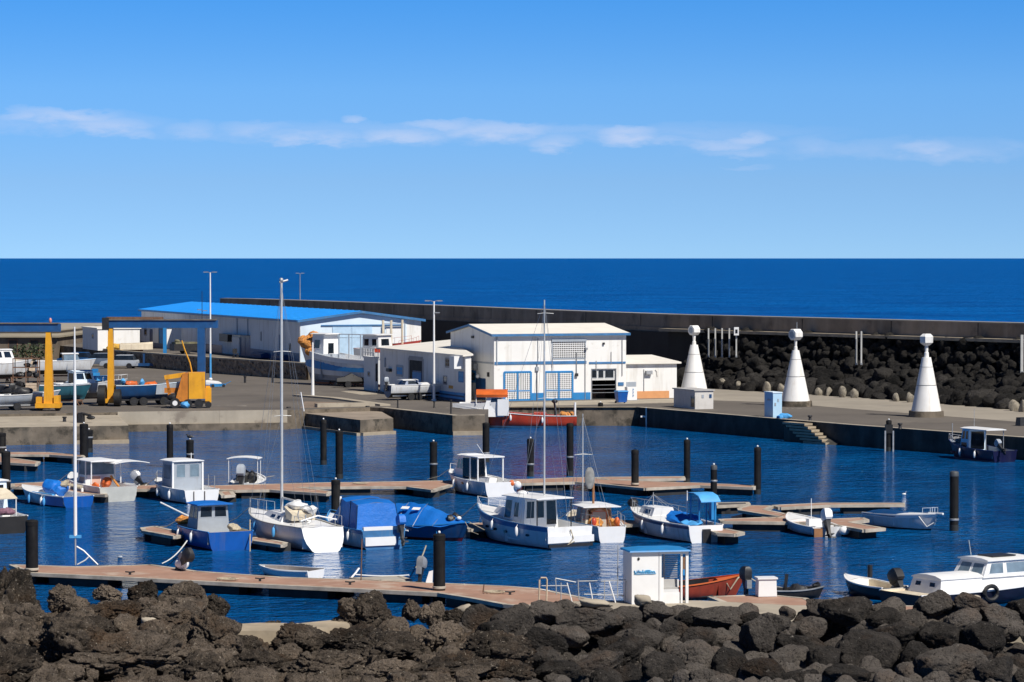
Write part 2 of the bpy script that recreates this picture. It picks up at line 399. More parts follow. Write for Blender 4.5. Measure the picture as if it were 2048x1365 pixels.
# ------------------------------------------------------------------ water
def water_mat(name, base, base2, rough, spec, wl, amp, sscale, sea=False):
    m = bpy.data.materials.new(name); m.use_nodes = True; nt = m.node_tree; N = nt.nodes; L = nt.links; b = N['Principled BSDF']
    geo = N.new('ShaderNodeNewGeometry')
    def noise(scale, stretch, detail=3, rot=0, rg=.5, dist=0):
        mp = N.new('ShaderNodeMapping'); mp.inputs['Scale'].default_value = stretch; mp.inputs['Rotation'].default_value = (0, 0, rot)
        L.new(geo.outputs['Position'], mp.inputs['Vector'])
        n = N.new('ShaderNodeTexNoise'); n.inputs['Scale'].default_value = scale; n.inputs['Detail'].default_value = detail
        n.inputs['Roughness'].default_value = rg; n.inputs['Distortion'].default_value = dist
        L.new(mp.outputs[0], n.inputs['Vector']); return n.outputs['Fac']
    r = N.new('ShaderNodeMapRange'); r.inputs['From Min'].default_value = .36; r.inputs['From Max'].default_value = .64
    L.new(noise(sscale, (1, .55, 1) if not sea else (.55, 1, 1), 9, .35, .78), r.inputs['Value'])
    mx = N.new('ShaderNodeMix'); mx.data_type = 'RGBA'; L.new(r.outputs[0], mx.inputs[0])
    mx.inputs[6].default_value = (*base, 1); mx.inputs[7].default_value = (*base2, 1)
    col = mx.outputs[2]
    if sea:   # scattered small whitecaps of the trade wind
        r2 = N.new('ShaderNodeMapRange'); r2.inputs['From Min'].default_value = .73; r2.inputs['From Max'].default_value = .80
        L.new(noise(.35, (.45, 1, 1), 5, .1, .7), r2.inputs['Value'])
        m2 = N.new('ShaderNodeMix'); m2.data_type = 'RGBA'; L.new(r2.outputs[0], m2.inputs[0]); L.new(col, m2.inputs[6])
        m2.inputs[7].default_value = (.35, .5, .62, 1); col = m2.outputs[2]
    L.new(col, b.inputs['Base Color'])
    b.inputs['Roughness'].default_value = rough; b.inputs['IOR'].default_value = 1.33
    b.inputs['Specular IOR Level'].default_value = spec
    last = None
    for (sc, st, am, rot) in wl:
        bn = N.new('ShaderNodeBump'); bn.inputs['Strength'].default_value = 1.0; bn.inputs['Distance'].default_value = am * amp
        L.new(noise(sc, st, 3, rot), bn.inputs['Height'])
        if last: L.new(last, bn.inputs['Normal'])
        last = bn.outputs[0]
    L.new(last, b.inputs['Normal'])
    return m
harb = water_mat('harbour_water', (.0002, .040, .145), (.001, .098, .300), .05, .27,
                 [(.5, (1, 1.3, 1), .55, .2), (1.5, (1, 1.3, 1), .40, -.3), (3.6, (1, 1.1, 1), .18, .5)], 1.0, .16)
seam = water_mat('open_sea_water', (.0001, .052, .235), (.0003, .125, .43), .4, .06,
                 [(.10, (1, 1.5, 1), 3.5, .25), (.4, (1, 1.2, 1), 1.6, -.3), (1.4, (1, 1.1, 1), .5, .5)], 1.0, .035, sea=True)
BND = [(-3000, 520), (-80, 420), (-46, 330), (-31, 300), (-20, 340), (-2, 338), (16, 292), (33, 268), (45, 246), (62, 222), (160, 80), (900, -900)]
m = MB(); far = [(300000, -60000), (400000, 300000), (-400000, 300000), (-300000, 520)]
m.add([(x, y, 0) for x, y in BND + far], [tuple(range(len(BND) + 4))])
sea_o = struct(m.build('open_sea', seam, smooth=False))
m = MB(); m.add([(x, y, 0) for x, y in BND[::-1]] + [(-3000, -900, 0)], [tuple(range(len(BND) + 1))][::-1])
hw = struct(m.build('harbour_water', harb, smooth=False))
for o in (sea_o, hw):   # make faces look up
    bm = bmesh.new(); bm.from_mesh(o.data)
    bmesh.ops.triangulate(bm, faces=bm.faces[:]); bmesh.ops.recalc_face_normals(bm, faces=bm.faces[:])
    if sum(f.normal.z for f in bm.faces) < 0: bmesh.ops.reverse_faces(bm, faces=bm.faces[:])
    bm.to_mesh(o.data); bm.free()

# ------------------------------------------------------------------ quays
QZ = 1.5
def xy(p): return (p.x, p.y)
D1 = Vector((-.3500, .9368, 0)); D2 = Vector((.9368, .3500, 0)); RZ = math.atan2(.35, .9368)

def quay(name, pts, z, lip, mats_top, mats_side, zb=-1.6, edges=None):
    """prism whose sides carry the face concrete, the top the paving"""
    n = len(pts); A = sum(pts[i][0] * pts[(i + 1) % n][1] - pts[(i + 1) % n][0] * pts[i][1] for i in range(n))
    if A < 0: pts = pts[::-1]
    m = MB(); m.add([(p[0], p[1], z) for p in pts], [tuple(range(n))])
    m.mi = 1; m.add([(p[0], p[1], zb) for p in pts] + [(p[0], p[1], z) for p in pts], [(i, (i + 1) % n, (i + 1) % n + n, i + n) for i in range(n)])
    o = m.build(name, [mats_top, mats_side], smooth=False)
    bm = bmesh.new(); bm.from_mesh(o.data); bmesh.ops.triangulate(bm, faces=[f for f in bm.faces if len(f.verts) > 4]); bm.to_mesh(o.data); bm.free()
    return struct(o)

# left and central apron, one outline
corner = P(1278, 815, QZ); ra = P(1700, 850.5, QZ); rb = P(2048, 876, QZ)
rdir = (rb - ra).normalized(); rc = rb + rdir * 40
west = Vector((-95, P(0, 828, QZ).y + 4, 0))
front = [west, P(0, 828.5, QZ), P(253, 825, QZ), P(438, 823, QZ), P(560, 821.5, QZ), P(740, 815, QZ), P(760, 816, QZ), P(905, 831.6, QZ), P(970, 831, QZ), P(979, 815, QZ), corner]
back_c = [Vector((16, 296, 0)), Vector((-4, 340, 0)), Vector((-28, 384, 0)), Vector((-42, 410, 0)), P(118, 701, QZ), P(-120, 690, QZ), Vector((-160, 400, 0))]
central = [xy(p) for p in front] + [xy(corner + Vector((9, 45, 0)))] + [xy(p) for p in back_c]
q1 = quay('quay_apron', central, QZ, 0, asph, conce)
rq = [xy(corner), xy(ra), xy(rb), xy(rc), (rc.x + 12, rc.y + 14), (62, 222), (45, 250), (30, 271), (16, 296), xy(corner + Vector((9, 45, 0)))]
q2 = quay('outer_quay', rq, QZ, 0, asph, concd)
# coping strips: paler concrete along the edges
def strip(name, pts, w, z, h, mt, side=1):
    """raised strip following pts (vectors), width w towards the land"""
    m = MB(); n = len(pts); inn = []
    for i, p in enumerate(pts):
        d = (pts[min(i + 1, n - 1)] - pts[max(i - 1, 0)]); d.z = 0; d.normalize()
        nn = Vector((-d.y, d.x, 0)) * side; inn.append(p + nn * w)
    for i in range(n - 1):
        m.prism([xy(pts[i]), xy(pts[i + 1]), xy(inn[i + 1]), xy(inn[i])], z, z + h)
    return struct(m.build(name, mt, smooth=False))
strip('quay_coping', [corner - Vector((.3, 0, 0)), ra, rb, rc], .55, QZ + .002, .03, concl)
strip('quay_coping', [P(760, 816, QZ), P(905, 831.6, QZ), P(970, 831, QZ)], .6, QZ + .002, .03, concl)
strip('quay_coping', [P(981, 815.2, QZ), P(1276, 815.2, QZ)], .5, QZ + .002, .03, conct)
# broad pale concrete margin of the outer quay, along the riprap
mp = [P(1395, 777, QZ), P(1700, 794, QZ), P(2060, 822, QZ)]; mq = [P(1395, 800, QZ), P(1560, 806, QZ), P(1700, 818, QZ), P(2060, 846, QZ)]
m = MB(); pl = [xy(p) for p in mp] + [xy(p) for p in mq[::-1]]
m.prism(pl, QZ + .002, QZ + .006); struct(m.build('quay_margin', mat('bleached_concrete', (.30, .265, .215), .9, var=.12, ns=.3, patch=((.24, .215, .18), .58, .25), coord='pos'), smooth=False))
# pale wall facing at the left basin (lit) with its dark tide band
def face_panel(name, a, b, z0, z1, mt, t=.12):
    d = (b - a); d.z = 0; d.normalize(); n = Vector((d.y, -d.x, 0)) * t
    m = MB(); m.prism([xy(a), xy(b), xy(b + n), xy(a + n)], z0, z1); return struct(m.build(name, mt, smooth=False))
L0 = P(235, 825.4, QZ); L1 = P(438, 823, QZ); L2 = P(574, 821.3, QZ)
face_panel('basin_wall', L0, L1, .55, QZ + .05, concl); face_panel('basin_wall', L1 + Vector((.01, 0, 0)), L2, .55, QZ + .05, concl)
face_panel('basin_wall_foot', L0, L2, -.8, .54, conce, .3)
# lower slip on the left
lq = [(-95, P(0, 856, 1.3).y), xy(P(0, 855.5, 1.3)), xy(P(257, 851.5, 1.3)), xy(P(236, 829, 1.3)), (-95, P(0, 832, 1.3).y)]
quay('lower_slip', lq, 1.3, 0, concl, conce)
face_panel('tide_ledge', P(152, 853, 1.3), P(257, 851.5, 1.3), -.1, .28, conct, .35)
# ramp paint edge / pier block
pb = [P(556, 821.5, 1.2), P(580, 823.5, 1.2), P(720.6, 840.5, 1.2), P(786.6, 837, 1.2), P(752, 817.5, 1.2), P(735, 816.5, 1.2)]
quay('pier_block', [xy(p) for p in pb], 1.2, 0, mat('pier_top', (.27, .22, .17), .9, var=.25, ns=.5, coord='pos', bump=.3), conce)
face_panel('tide_ledge', P(575, 823, 1.2), P(720.6, 840.5, 1.2), -.1, .22, conct, .3)
face_panel('tide_ledge', P(720.6, 840.5, 1.2) + Vector((.02, 0, 0)), P(786.6, 837, 1.2), -.1, .24, conct, .3)
face_panel('tide_ledge', P(905, 831.6, QZ), P(970, 831, QZ), -.1, .3, conct, .3)
# kerbs on the apron
strip('kerb', [P(585, 793, QZ), P(660, 799, QZ), P(760, 812.5, QZ)], .9, QZ + .002, .14, concl)
strip('kerb', [P(635, 815.5, QZ), P(750, 813.0, QZ)], .7, QZ + .002, .30, concl)
m = MB(); m.prism([xy(P(610, 803, QZ)), xy(P(700, 806, QZ)), xy(P(745, 812, QZ)), xy(P(600, 817, QZ))], QZ + .003, QZ + .008)
struct(m.build('paving_patch', mat('brownish_paving', (.20, .15, .11), .9, var=.3, ns=.6, coord='pos'), smooth=False))
m = MB(); m.prism([xy(P(680, 783, QZ)), xy(P(752, 784, QZ)), xy(P(755, 789, QZ)), xy(P(722, 790, QZ))], QZ + .003, QZ + .008)
m.prism([xy(P(990, 806, QZ)), xy(P(1250, 800, QZ)), xy(P(1352, 798, QZ)), xy(P(1350, 806, QZ)), xy(P(1010, 814, QZ))], QZ + .003, QZ + .008)
struct(m.build('paving_patch', concl, smooth=False))
# warehouse terrace with its rubble retaining wall (a thing)
TZ = 3.05
ret = [P(617, 760.5, QZ), P(422, 746.6, QZ), P(240, 731, QZ), P(205, 726, QZ)]
terr = [xy(p) for p in ret] + [(-66, 385), (-48, 402), (-24, 372), (-3, 326), xy(ret[0] + Vector((12, 6, 0)))]
quay('warehouse_terrace', terr, TZ - .02, 0, asph, conce, zb=QZ - .3)
rw = thing('retaining_wall', 'long rubble stone retaining wall below the blue roofed warehouse', 'stone wall', ret[1])
m = MB(); rr = random.Random(3)
for i in range(len(ret) - 1):
    a, b = ret[i] - ret[1], ret[i + 1] - ret[1]; d = (b - a); ln = d.length; d.normalize(); n = Vector((-d.y, d.x, 0)); n = -n if n.y > 0 else n
    cols = int(ln / .9); hts = 5
    grid = [[a + d * (ln * c / cols) + n * (.25 + rr.uniform(-.09, .09)) + Vector((0, 0, (TZ - QZ) * h / hts)) for h in range(hts + 1)] for c in range(cols + 1)]
    vs = [p for c in grid for p in c]; fs = [(c * 6 + h, (c + 1) * 6 + h, (c + 1) * 6 + h + 1, c * 6 + h + 1) for c in range(cols) for h in range(hts)]
    m.add(vs, fs)
o = m.build('rubble_face', stonew, rw, smooth=False)
m = MB()
for i in range(len(ret) - 1):
    a, b = ret[i] - ret[1], ret[i + 1] - ret[1]; d = (b - a).normalized(); n = Vector((-d.y, d.x, 0)); n = -n if n.y > 0 else n
    m.prism([xy(a + n * .3), xy(b + n * .3), xy(b - n * .3), xy(a - n * .3)], TZ - QZ, TZ - QZ + .14)
m.build('coping', concl, rw, smooth=False)

# ------------------------------------------------------------------ breakwater
BW = [(2300, 655.2, 8.), (2048, 648.4, 8.), (1700, 639.6, 8.), (1340, 630.6, 8.), (1120, 622.5, 8.), (940, 615, 8.), (760, 608, 8.), (580, 601.5, 8.), (500, 599, 8.), (440, 598.0, 8.)]
bp = [P(*q) for q in BW]; bp = [bp[0] + (bp[0] - bp[1]).normalized() * 30] + bp
bw = thing('breakwater', 'long dark concrete breakwater with raised parapet behind the harbour', 'breakwater', (bp[4].x, bp[4].y, 0))
o0 = Vector((bp[4].x, bp[4].y, 0))
def bn(i):
    d = bp[min(i + 1, len(bp) - 1)] - bp[max(i - 1, 0)]; d.z = 0; d.normalize(); n = Vector((-d.y, d.x, 0))
    return n if n.y < 0 else -n        # towards the harbour
def bsweep(prof, name, mt, i0=0, i1=None, seg=None):
    m = MB(); i1 = len(bp) if i1 is None else i1
    m.loft([[Vector((bp[i].x, bp[i].y, 0)) + bn(i) * a + Vector((0, 0, z)) - o0 for a, z in prof] for i in range(i0, i1)])
    return m.build(name, mt, bw, smooth=False)
bsweep([(-1.2, 6.9), (.02, 6.8), (.0, 7.99), (-1.2, 7.99)], 'parapet', parapet)
bsweep([(-1.3, 7.992), (.07, 7.992), (.07, 8.09), (-1.3, 8.09)], 'parapet_cap', parapett)
bsweep([(-9, 6.35), (.1, 6.35), (.1, 6.8), (-9, 6.8)], 'walkway_slab', parapet)
bsweep([(.101, 6.45), (1.3, 6.45), (1.3, 6.72), (.101, 6.72)], 'ledge', conct, 0, 5)
bsweep([(-9, -2), (.3, -2), (.25, 6.349), (-9, 6.349)], 'lower_wall', walld)
# outer armour slope towards the sea
m = MB(); m.loft([[Vector((bp[i].x, bp[i].y, 0)) + bn(i) * a + Vector((0, 0, z)) - o0 for a, z in [(-9.1, -2), (-9.1, 6.2), (-14, 3), (-22, -2)]] for i in range(len(bp))])
m.build('sea_slope', walld, bw, smooth=False)
# parapet construction joints: narrow pilaster strips proud of the face
for i in range(len(bp) - 1):
    a, b = bp[i], bp[i + 1]; ln = (b - a).length; k = int(ln / 9)
    for j in range(k):
        p = a + (b - a) * ((j + .5) / max(k, 1)); n = bn(i); p = Vector((p.x, p.y, 0)) - o0
        d = (b - a).normalized(); d.z = 0; m = MB(); m.prism([xy(p - d * .04), xy(p + d * .04), xy(p + d * .04 + n * .03), xy(p - d * .04 + n * .03)], 6.81, 7.98); m.build('joint', walld, bw, smooth=False)

# ------------------------------------------------------------------ boulders
def rock_mesh(name, seed, sub=3, planes=13, rough=.08, mt=None, flat=1.0, jag=.0):
    bm = bmesh.new(); bmesh.ops.create_icosphere(bm, subdivisions=sub, radius=1.0)
    v = np.array([p.co[:] for p in bm.verts]); rs = np.random.RandomState(seed)
    n = rs.normal(size=(planes, 3)); n /= np.linalg.norm(n, axis=1)[:, None]; h = rs.uniform(.62, 1.0, planes)
    dt = v @ n.T; r = np.where(dt > .05, h[None, :] / np.maximum(dt, .05), 9)
    k = 22.0; rr_ = -np.log(np.exp(-k * np.minimum(r, 3)).sum(1) + np.exp(-k * 1.12)) / k
    rr_ = rr_ + rough * fbm(v * 1.8 + seed * 3.1, 4, .6) + rough * .5 * ridg(v * 4.0 + seed * 1.7, 3)
    if jag: rr_ = rr_ + jag * ridg(v * 2.3 + seed * 5.3, 5, .62)
    if jag > .1: rr_ = rr_ + .13 * blocks(v * 2.1 + seed, seed % 20) + .05 * blocks(v * 5.5 + seed, seed % 17)
    elif sub > 3: rr_ = rr_ + .035 * blocks(v * 2.6 + seed, seed % 20)
    if sub > 4: rr_ = rr_ - .06 * np.maximum(0, ridg(v * 6.0 + seed, 3, .6)) + .035 * fbm(v * 13 + seed, 3, .7)
    v = v * rr_[:, None]
    for p, c in zip(bm.verts, v): p.co = c
    me = bpy.data.meshes.new(name); bm.to_mesh(me); bm.free(); me.materials.append(mt)
    me.polygons.foreach_set('use_smooth', [True] * len(me.polygons)); me.update()
    return me
def lava_mat(name, c1, c2, speck, brown=(.11, .07, .045), bs=4.0, rg=.95, pale=.63, bd=.16):
    m = bpy.data.materials.new(name); m.use_nodes = True; nt = m.node_tree; N = nt.nodes; L = nt.links; b = N['Principled BSDF']
    b.inputs['Roughness'].default_value = rg; b.inputs['Specular IOR Level'].default_value = .25
    geo = N.new('ShaderNodeNewGeometry'); P_ = geo.outputs['Position']; oi = N.new('ShaderNodeObjectInfo')
    def noise(s, d=6, r=.65):
        n = N.new('ShaderNodeTexNoise'); n.inputs['Scale'].default_value = s; n.inputs['Detail'].default_value = d; n.inputs['Roughness'].default_value = r
        L.new(P_, n.inputs['Vector']); return n.outputs['Fac']
    def rmp(f, a, b_):
        r = N.new('ShaderNodeMapRange'); r.inputs['From Min'].default_value = a; r.inputs['From Max'].default_value = b_; L.new(f, r.inputs['Value']); return r.outputs[0]
    def mix(f, a, b_):
        n = N.new('ShaderNodeMix'); n.data_type = 'RGBA'
        L.new(f, n.inputs[0])
        for k, v in ((6, a), (7, b_)):
            if isinstance(v, tuple): n.inputs[k].default_value = (*v, 1)
            else: L.new(v, n.inputs[k])
        return n.outputs[2]
    c = mix(rmp(noise(1.6, 7, .7), .38, .62), c1, c2)
    c = mix(rmp(noise(.55, 4), .52, .70), c, brown)
    dk = N.new('ShaderNodeMix'); dk.data_type = 'RGBA'; dk.blend_type = 'MULTIPLY'; dk.inputs[0].default_value = 1; L.new(c, dk.inputs[6])
    g_ = rmp(oi.outputs['Random'], -.6, 1.0); cc = N.new('ShaderNodeCombineColor'); L.new(g_, cc.inputs[0]); L.new(g_, cc.inputs[1]); L.new(g_, cc.inputs[2]); L.new(cc.outputs[0], dk.inputs[7]); c = dk.outputs[2]
    c = mix(rmp(oi.outputs['Random'], .55, 1.5), c, tuple(min(1, q * 1.9) for q in c2))
    c = mix(rmp(noise(9, 5, .7), pale, pale + .08), c, speck)
    c = mix(rmp(noise(8, 6, .75), .46, .36), c, (.010, .009, .008))
    L.new(c, b.inputs['Base Color'])
    mxh = N.new('ShaderNodeMath'); mxh.operation = 'MULTIPLY_ADD'
    L.new(noise(bs, 7, .72), mxh.inputs[0]); mxh.inputs[1].default_value = 1.0; L.new(noise(bs * 3.7, 5, .7), mxh.inputs[2])
    bn_ = N.new('ShaderNodeBump'); bn_.inputs['Strength'].default_value = 1.0; bn_.inputs['Distance'].default_value = bd * 2
    L.new(mxh.outputs[0], bn_.inputs['Height']); L.new(bn_.outputs[0], b.inputs['Normal'])
    return m
lava = lava_mat('black_basalt', (.040, .035, .031), (.115, .100, .087), (.34, .31, .27), bd=.08)
lavab = lava_mat('brown_scoria', (.040, .031, .024), (.245, .195, .150), (.46, .40, .32), (.15, .09, .05), pale=.60, bd=.12)
lavaf = lava_mat('breakwater_basalt', (.016, .015, .014), (.050, .046, .042), (.16, .15, .13), (.03, .026, .022), bs=2.0, bd=.16, pale=.64)
palest = mat('whitewashed_stone', (.26, .23, .18), .95, var=.3, ns=1.5, patch=((.12, .11, .095), .54, 1.2), bump=.8, bs=3, bd=.08)

ROCK_F = [rock_mesh('boulder', 100 + i, 3, 9, .12, lavaf, jag=.12) for i in range(9)]
ROCK_T = [rock_mesh('boulder', 150 + i, 2, 8, .12, lavaf) for i in range(4)]
ROCK_N = [rock_mesh('boulder', 200 + i, 5, 9, .09, lava, jag=.04) for i in range(10)]
ROCK_B = [rock_mesh('boulder', 300 + i, 6, 8, .12, lavab, jag=.14) for i in range(8)]
KERBST = [rock_mesh('kerb_stone', 400 + i, 3, 8, .07, palest) for i in range(3)]
def rock(me, name, loc, sz, rot, label, cat='boulder', group=None):
    o = bpy.data.objects.new(name, me); COL.objects.link(o); o.location = loc; o.scale = sz; o.rotation_euler = rot
    return tag(o, label, cat, group)

# riprap against the breakwater, right of the concrete wall
base_px = [(1330, 771), (1415, 776), (1550, 785), (1700, 793.5), (1870, 806), (2048, 821), (2300, 842)]
def base_at(s):      # s 0..1 along the foot
    k = s * (len(base_px) - 1); i = min(int(k), len(base_px) - 2); f = k - i
    return P(lerp(base_px[i][0], base_px[i + 1][0], f), lerp(base_px[i][1], base_px[i + 1][1], f), QZ)
def wall_near(p):    # closest point on the wall line
    best = None
    for i in range(len(bp) - 1):
        a = Vector((bp[i].x, bp[i].y, 0)); b = Vector((bp[i + 1].x, bp[i + 1].y, 0)); t = max(0, min(1, (p - a).dot(b - a) / (b - a).length_squared)); q = a + (b - a) * t
        if best is None or (q - p).length < best[0]: best = ((q - p).length, q, bn(i))
    return best[1] + best[2] * .6
rk = random.Random(5)
NS = 70
prof = []
for k in range(NS + 1):
    f = base_at(k / NS); f.z = 0; w = wall_near(f); prof.append((f, w))
def rip(s, h):       # h 0 foot .. 1 top
    k = s * NS; i = min(int(k), NS - 1); f = k - i
    a = prof[i][0].lerp(prof[i + 1][0], f); b = prof[i][1].lerp(prof[i + 1][1], f); p = a.lerp(b, h)
    p.z = QZ + 4.85 * (.45 * h + .55 * h ** 4); return p
m = MB(); NH = 14; vs = []
for k in range(NS + 1):
    for h in range(NH + 1):
        p = rip(k / NS, h / NH); p.z -= .55 + rk.uniform(-.25, .25); vs.append(p)
m.add(vs, [(k * (NH + 1) + h, (k + 1) * (NH + 1) + h, (k + 1) * (NH + 1) + h + 1, k * (NH + 1) + h + 1) for k in range(NS) for h in range(NH)])
o = m.build('riprap_slope', lavaf, smooth=False); struct(o)
def join_rocks(name, items, mt, label):
    """many stones as one mesh; items: (mesh, location, scale, euler)"""
    V = []; F = []; off = 0; cache = {}
    for me, loc, sz, rot in items:
        if me.name not in cache:
            cache[me.name] = (np.array([v.co[:] for v in me.vertices]), np.array([list(p.vertices) for p in me.polygons]))
        v, f = cache[me.name]; M_ = np.array(Matrix.LocRotScale(Vector(loc), Matrix.Rotation(rot[2], 3, 'Z') @ Matrix.Rotation(rot[1], 3, 'Y') @ Matrix.Rotation(rot[0], 3, 'X'), Vector(sz)))
        V.append(v @ M_[:3, :3].T + M_[:3, 3]); F.append(f + off); off += len(v)
    me = bpy.data.meshes.new(name); me.from_pydata(np.concatenate(V).tolist(), [], np.concatenate(F).tolist()); me.materials.append(mt)
    me.polygons.foreach_set('use_smooth', [True] * len(me.polygons)); me.update()
    o = bpy.data.objects.new(name, me); COL.objects.link(o); return tag(o, label, kind='stuff')
cnt = 0; small = []; cand = []
for h in (0.03, .12, .21, .31, .41, .51, .61, .71, .81, .91, .98):
    s = .01 + rk.uniform(0, .01)
    while s < .97:
        sz = rk.uniform(.32, .85) if h > .3 else rk.uniform(.4, 1.1)
        if h > .55: sz *= .8
        p = rip(s, max(0, min(1, h + rk.uniform(-.06, .06)))); p.z += rk.uniform(-.30, .25)
        cand.append((sz, rk.choice(ROCK_F), p, (sz * rk.uniform(.85, 1.35), sz * rk.uniform(.8, 1.2), sz * rk.uniform(.6, 1.0)), (rk.uniform(-.6, .6), rk.uniform(-.6, .6), rk.uniform(0, 6.3)), h))
        s += (sz * 1.8) / 92 * rk.uniform(.75, 1.2)
def pxof(p): return 1024 + FPX * p[0] / p[1]
cand.sort(key=lambda c: -c[0] * (1 if pxof(c[2]) < 2060 else .1))
for i, (sz, me, p, sc_, ro, h) in enumerate(cand):
    if i < 130:
        x = pxof(p); zone = 'left of the first beacon' if x < 1365 else 'between first and second beacon' if x < 1590 else 'between second and third beacon' if x < 1850 else 'right of the third beacon'
        row = 'low on' if h < .25 else 'halfway up' if h < .55 else 'high on'
        big = 'big' if sz > .95 else 'middling' if sz > .75 else 'smaller'
        rock(me, 'boulder', p, sc_, ro, '%s black boulder %s the breakwater slope %s' % (big, row, zone), 'boulder', 'breakwater boulders %s' % zone)
    else: small.append((me, p, sc_, ro))
for _ in range(500):
    p = rip(rk.uniform(.0, .97), rk.uniform(0, 1)); sz = rk.uniform(.2, .45); p.z += rk.uniform(-.25, .2)
    small.append((rk.choice(ROCK_T), p, (sz, sz * .9, sz * .8), (rk.uniform(-1, 1), 0, rk.uniform(0, 6))))
join_rocks('riprap_filling', small, lavaf, 'smaller basalt stones filling the gaps of the breakwater riprap')
# pale upright kerb stones at the foot
KP = [(1443, 776, 1.0, 'leftmost pale pointed stone at the riprap foot, just right of the first beacon'),
      (1478, 778, .9, 'pale pointed stone between the first and second white beacon, second from the left'),
      (1503, 780, .85, 'narrow pale stone standing upright, third along the riprap foot from the left'),
      (1533, 783, 1.0, 'leaning pale stone, fourth along the riprap foot from the left'),
      (1563, 785, .95, 'pale stone half hidden behind the second white beacon'),
      (1636, 789, .8, 'low pale stone just right of the second white beacon'),
      (1657, 790, .8, 'thin white tipped stone right of the second white beacon'),
      (1684, 793, 1.05, 'broad pale stone at the riprap foot left of the pair of tall posts'),
      (1707, 794, .95, 'pale rounded stone below the pair of tall white posts'),
      (1791, 801, .75, 'small pale stone left of the third white beacon'),
      (1819, 803, .9, 'pale stone touching the left side of the third white beacon'),
      (2026, 820, 1.05, 'tall pale stone at the riprap foot near the right edge'),
      (2044, 822, 1.0, 'rightmost pale stone of the riprap foot')]
for i, (px, py, s, lab) in enumerate(KP):
    s *= .8; p = P(px, py + 2, QZ); p.z = QZ + .35 * s; p.y -= .3
    rock(KERBST[i % 3], 'kerb_stone', p, (.50 * s, .42 * s, .80 * s), (rk.uniform(-.1, .1), rk.uniform(-.2, .2), rk.uniform(0, 6)), lab, 'stone', 'pale stones along the riprap foot')
for (px, py, sx, sz_, lab) in [(1466, 736, 1.3, .9, 'light grey boulder in the riprap above the first pale kerb stones'), (1515, 736, 1.3, 1.1, 'large cleft light grey boulder in the riprap left of the second beacon'),
                               (1650, 760, 1.9, 1.3, 'biggest grey boulder in the riprap right of the second beacon'), (1770, 752, 1.8, 1.0, 'long grey boulder in the riprap left of the third beacon')]:
    # on the slope: find where the ray meets it
    best = min(((rip(s / 160, h / 30) for s in range(161) for h in range(31))), key=lambda q: abs((q.x / q.y) - ray(px, py).x / ray(px, py).y) * 40 + abs((q.z - CAM_H) / q.y - ray(px, py).z / ray(px, py).y) * 60)
    rock(rk.choice(ROCK_F), 'boulder', best + Vector((0, -.5, .1)), (sx * .8, 1.0, sz_ * .8), (.2, .1, rk.uniform(0, 6)), lab, 'boulder').data.materials[0]

# ================================================================== buildings
def hit(px, py, o, d):
    """where the sight line through a pixel meets the vertical plane (o, d): distance along d, world z"""
    r = ray(px, py)
    det = r.x * -d.y + d.x * r.y
    t = (o.x * -d.y + d.x * o.y) / det
    p = r * t
    return ((p.x - o.x) * d.x + (p.y - o.y) * d.y, CAM_H + r.z * t)
class Wall:
    """a wall plane of a building in its local frame: base point a, direction (local), world twins for measuring"""
    def __init__(s, org, rz, a, b, z0=0, h=3):
        s.a = Vector((*a, 0)); s.b = Vector((*b, 0)); s.L = (s.b - s.a).length; s.d = (s.b - s.a) / s.L; s.z0, s.h = z0, h
        M_ = Matrix.Rotation(rz, 3, 'Z'); s.org = org; s.wa = org + M_ @ s.a; s.wd = M_ @ s.d
        s.q = [s.a + Vector((0, 0, z0)), s.b + Vector((0, 0, z0)), s.b + Vector((0, 0, z0 + h)), s.a + Vector((0, 0, z0 + h))]
        s.n = qn(s.q)
    def uv(s, px, py):
        t, z = hit(px, py, s.wa, s.wd)
        return t / s.L, (z - s.org.z - s.z0) / s.h
    def win(s, par, x0, y0, x1, y1, **k):
        u0, v1 = s.uv(x0, y0); u1, v0 = s.uv(x1, y1)
        u1 = s.uv(x1, (y0 + y1) / 2)[0]; u0 = s.uv(x0, (y0 + y1) / 2)[0]
        if u0 > u1: u0, u1 = u1, u0
        return window(par, s.q, u0, u1, max(v0, .004), v1, **k)
    def slab(s, m, x0, y0, x1, y1, t=.03, floor=False):
        u0, v1 = s.uv(x0, y0); u1, v0 = s.uv(x1, y1); u0 = s.uv(x0, (y0 + y1) / 2)[0]; u1 = s.uv(x1, (y0 + y1) / 2)[0]
        if u0 > u1: u0, u1 = u1, u0
        if floor: v0 = .002
        s.slabuv(m, u0, u1, v0, v1, t)
    def slabuv(s, m, u0, u1, v0, v1, t=.03):
        c = [quadpt(s.q, u0, v0), quadpt(s.q, u1, v0), quadpt(s.q, u1, v1), quadpt(s.q, u0, v1)]
        n = s.n * t; b_ = s.n * -.02
        m.add([p + b_ for p in c] + [p + n for p in c], [(3, 2, 1, 0), (4, 5, 6, 7), (0, 1, 5, 4), (1, 2, 6, 5), (2, 3, 7, 6), (3, 0, 4, 7)])

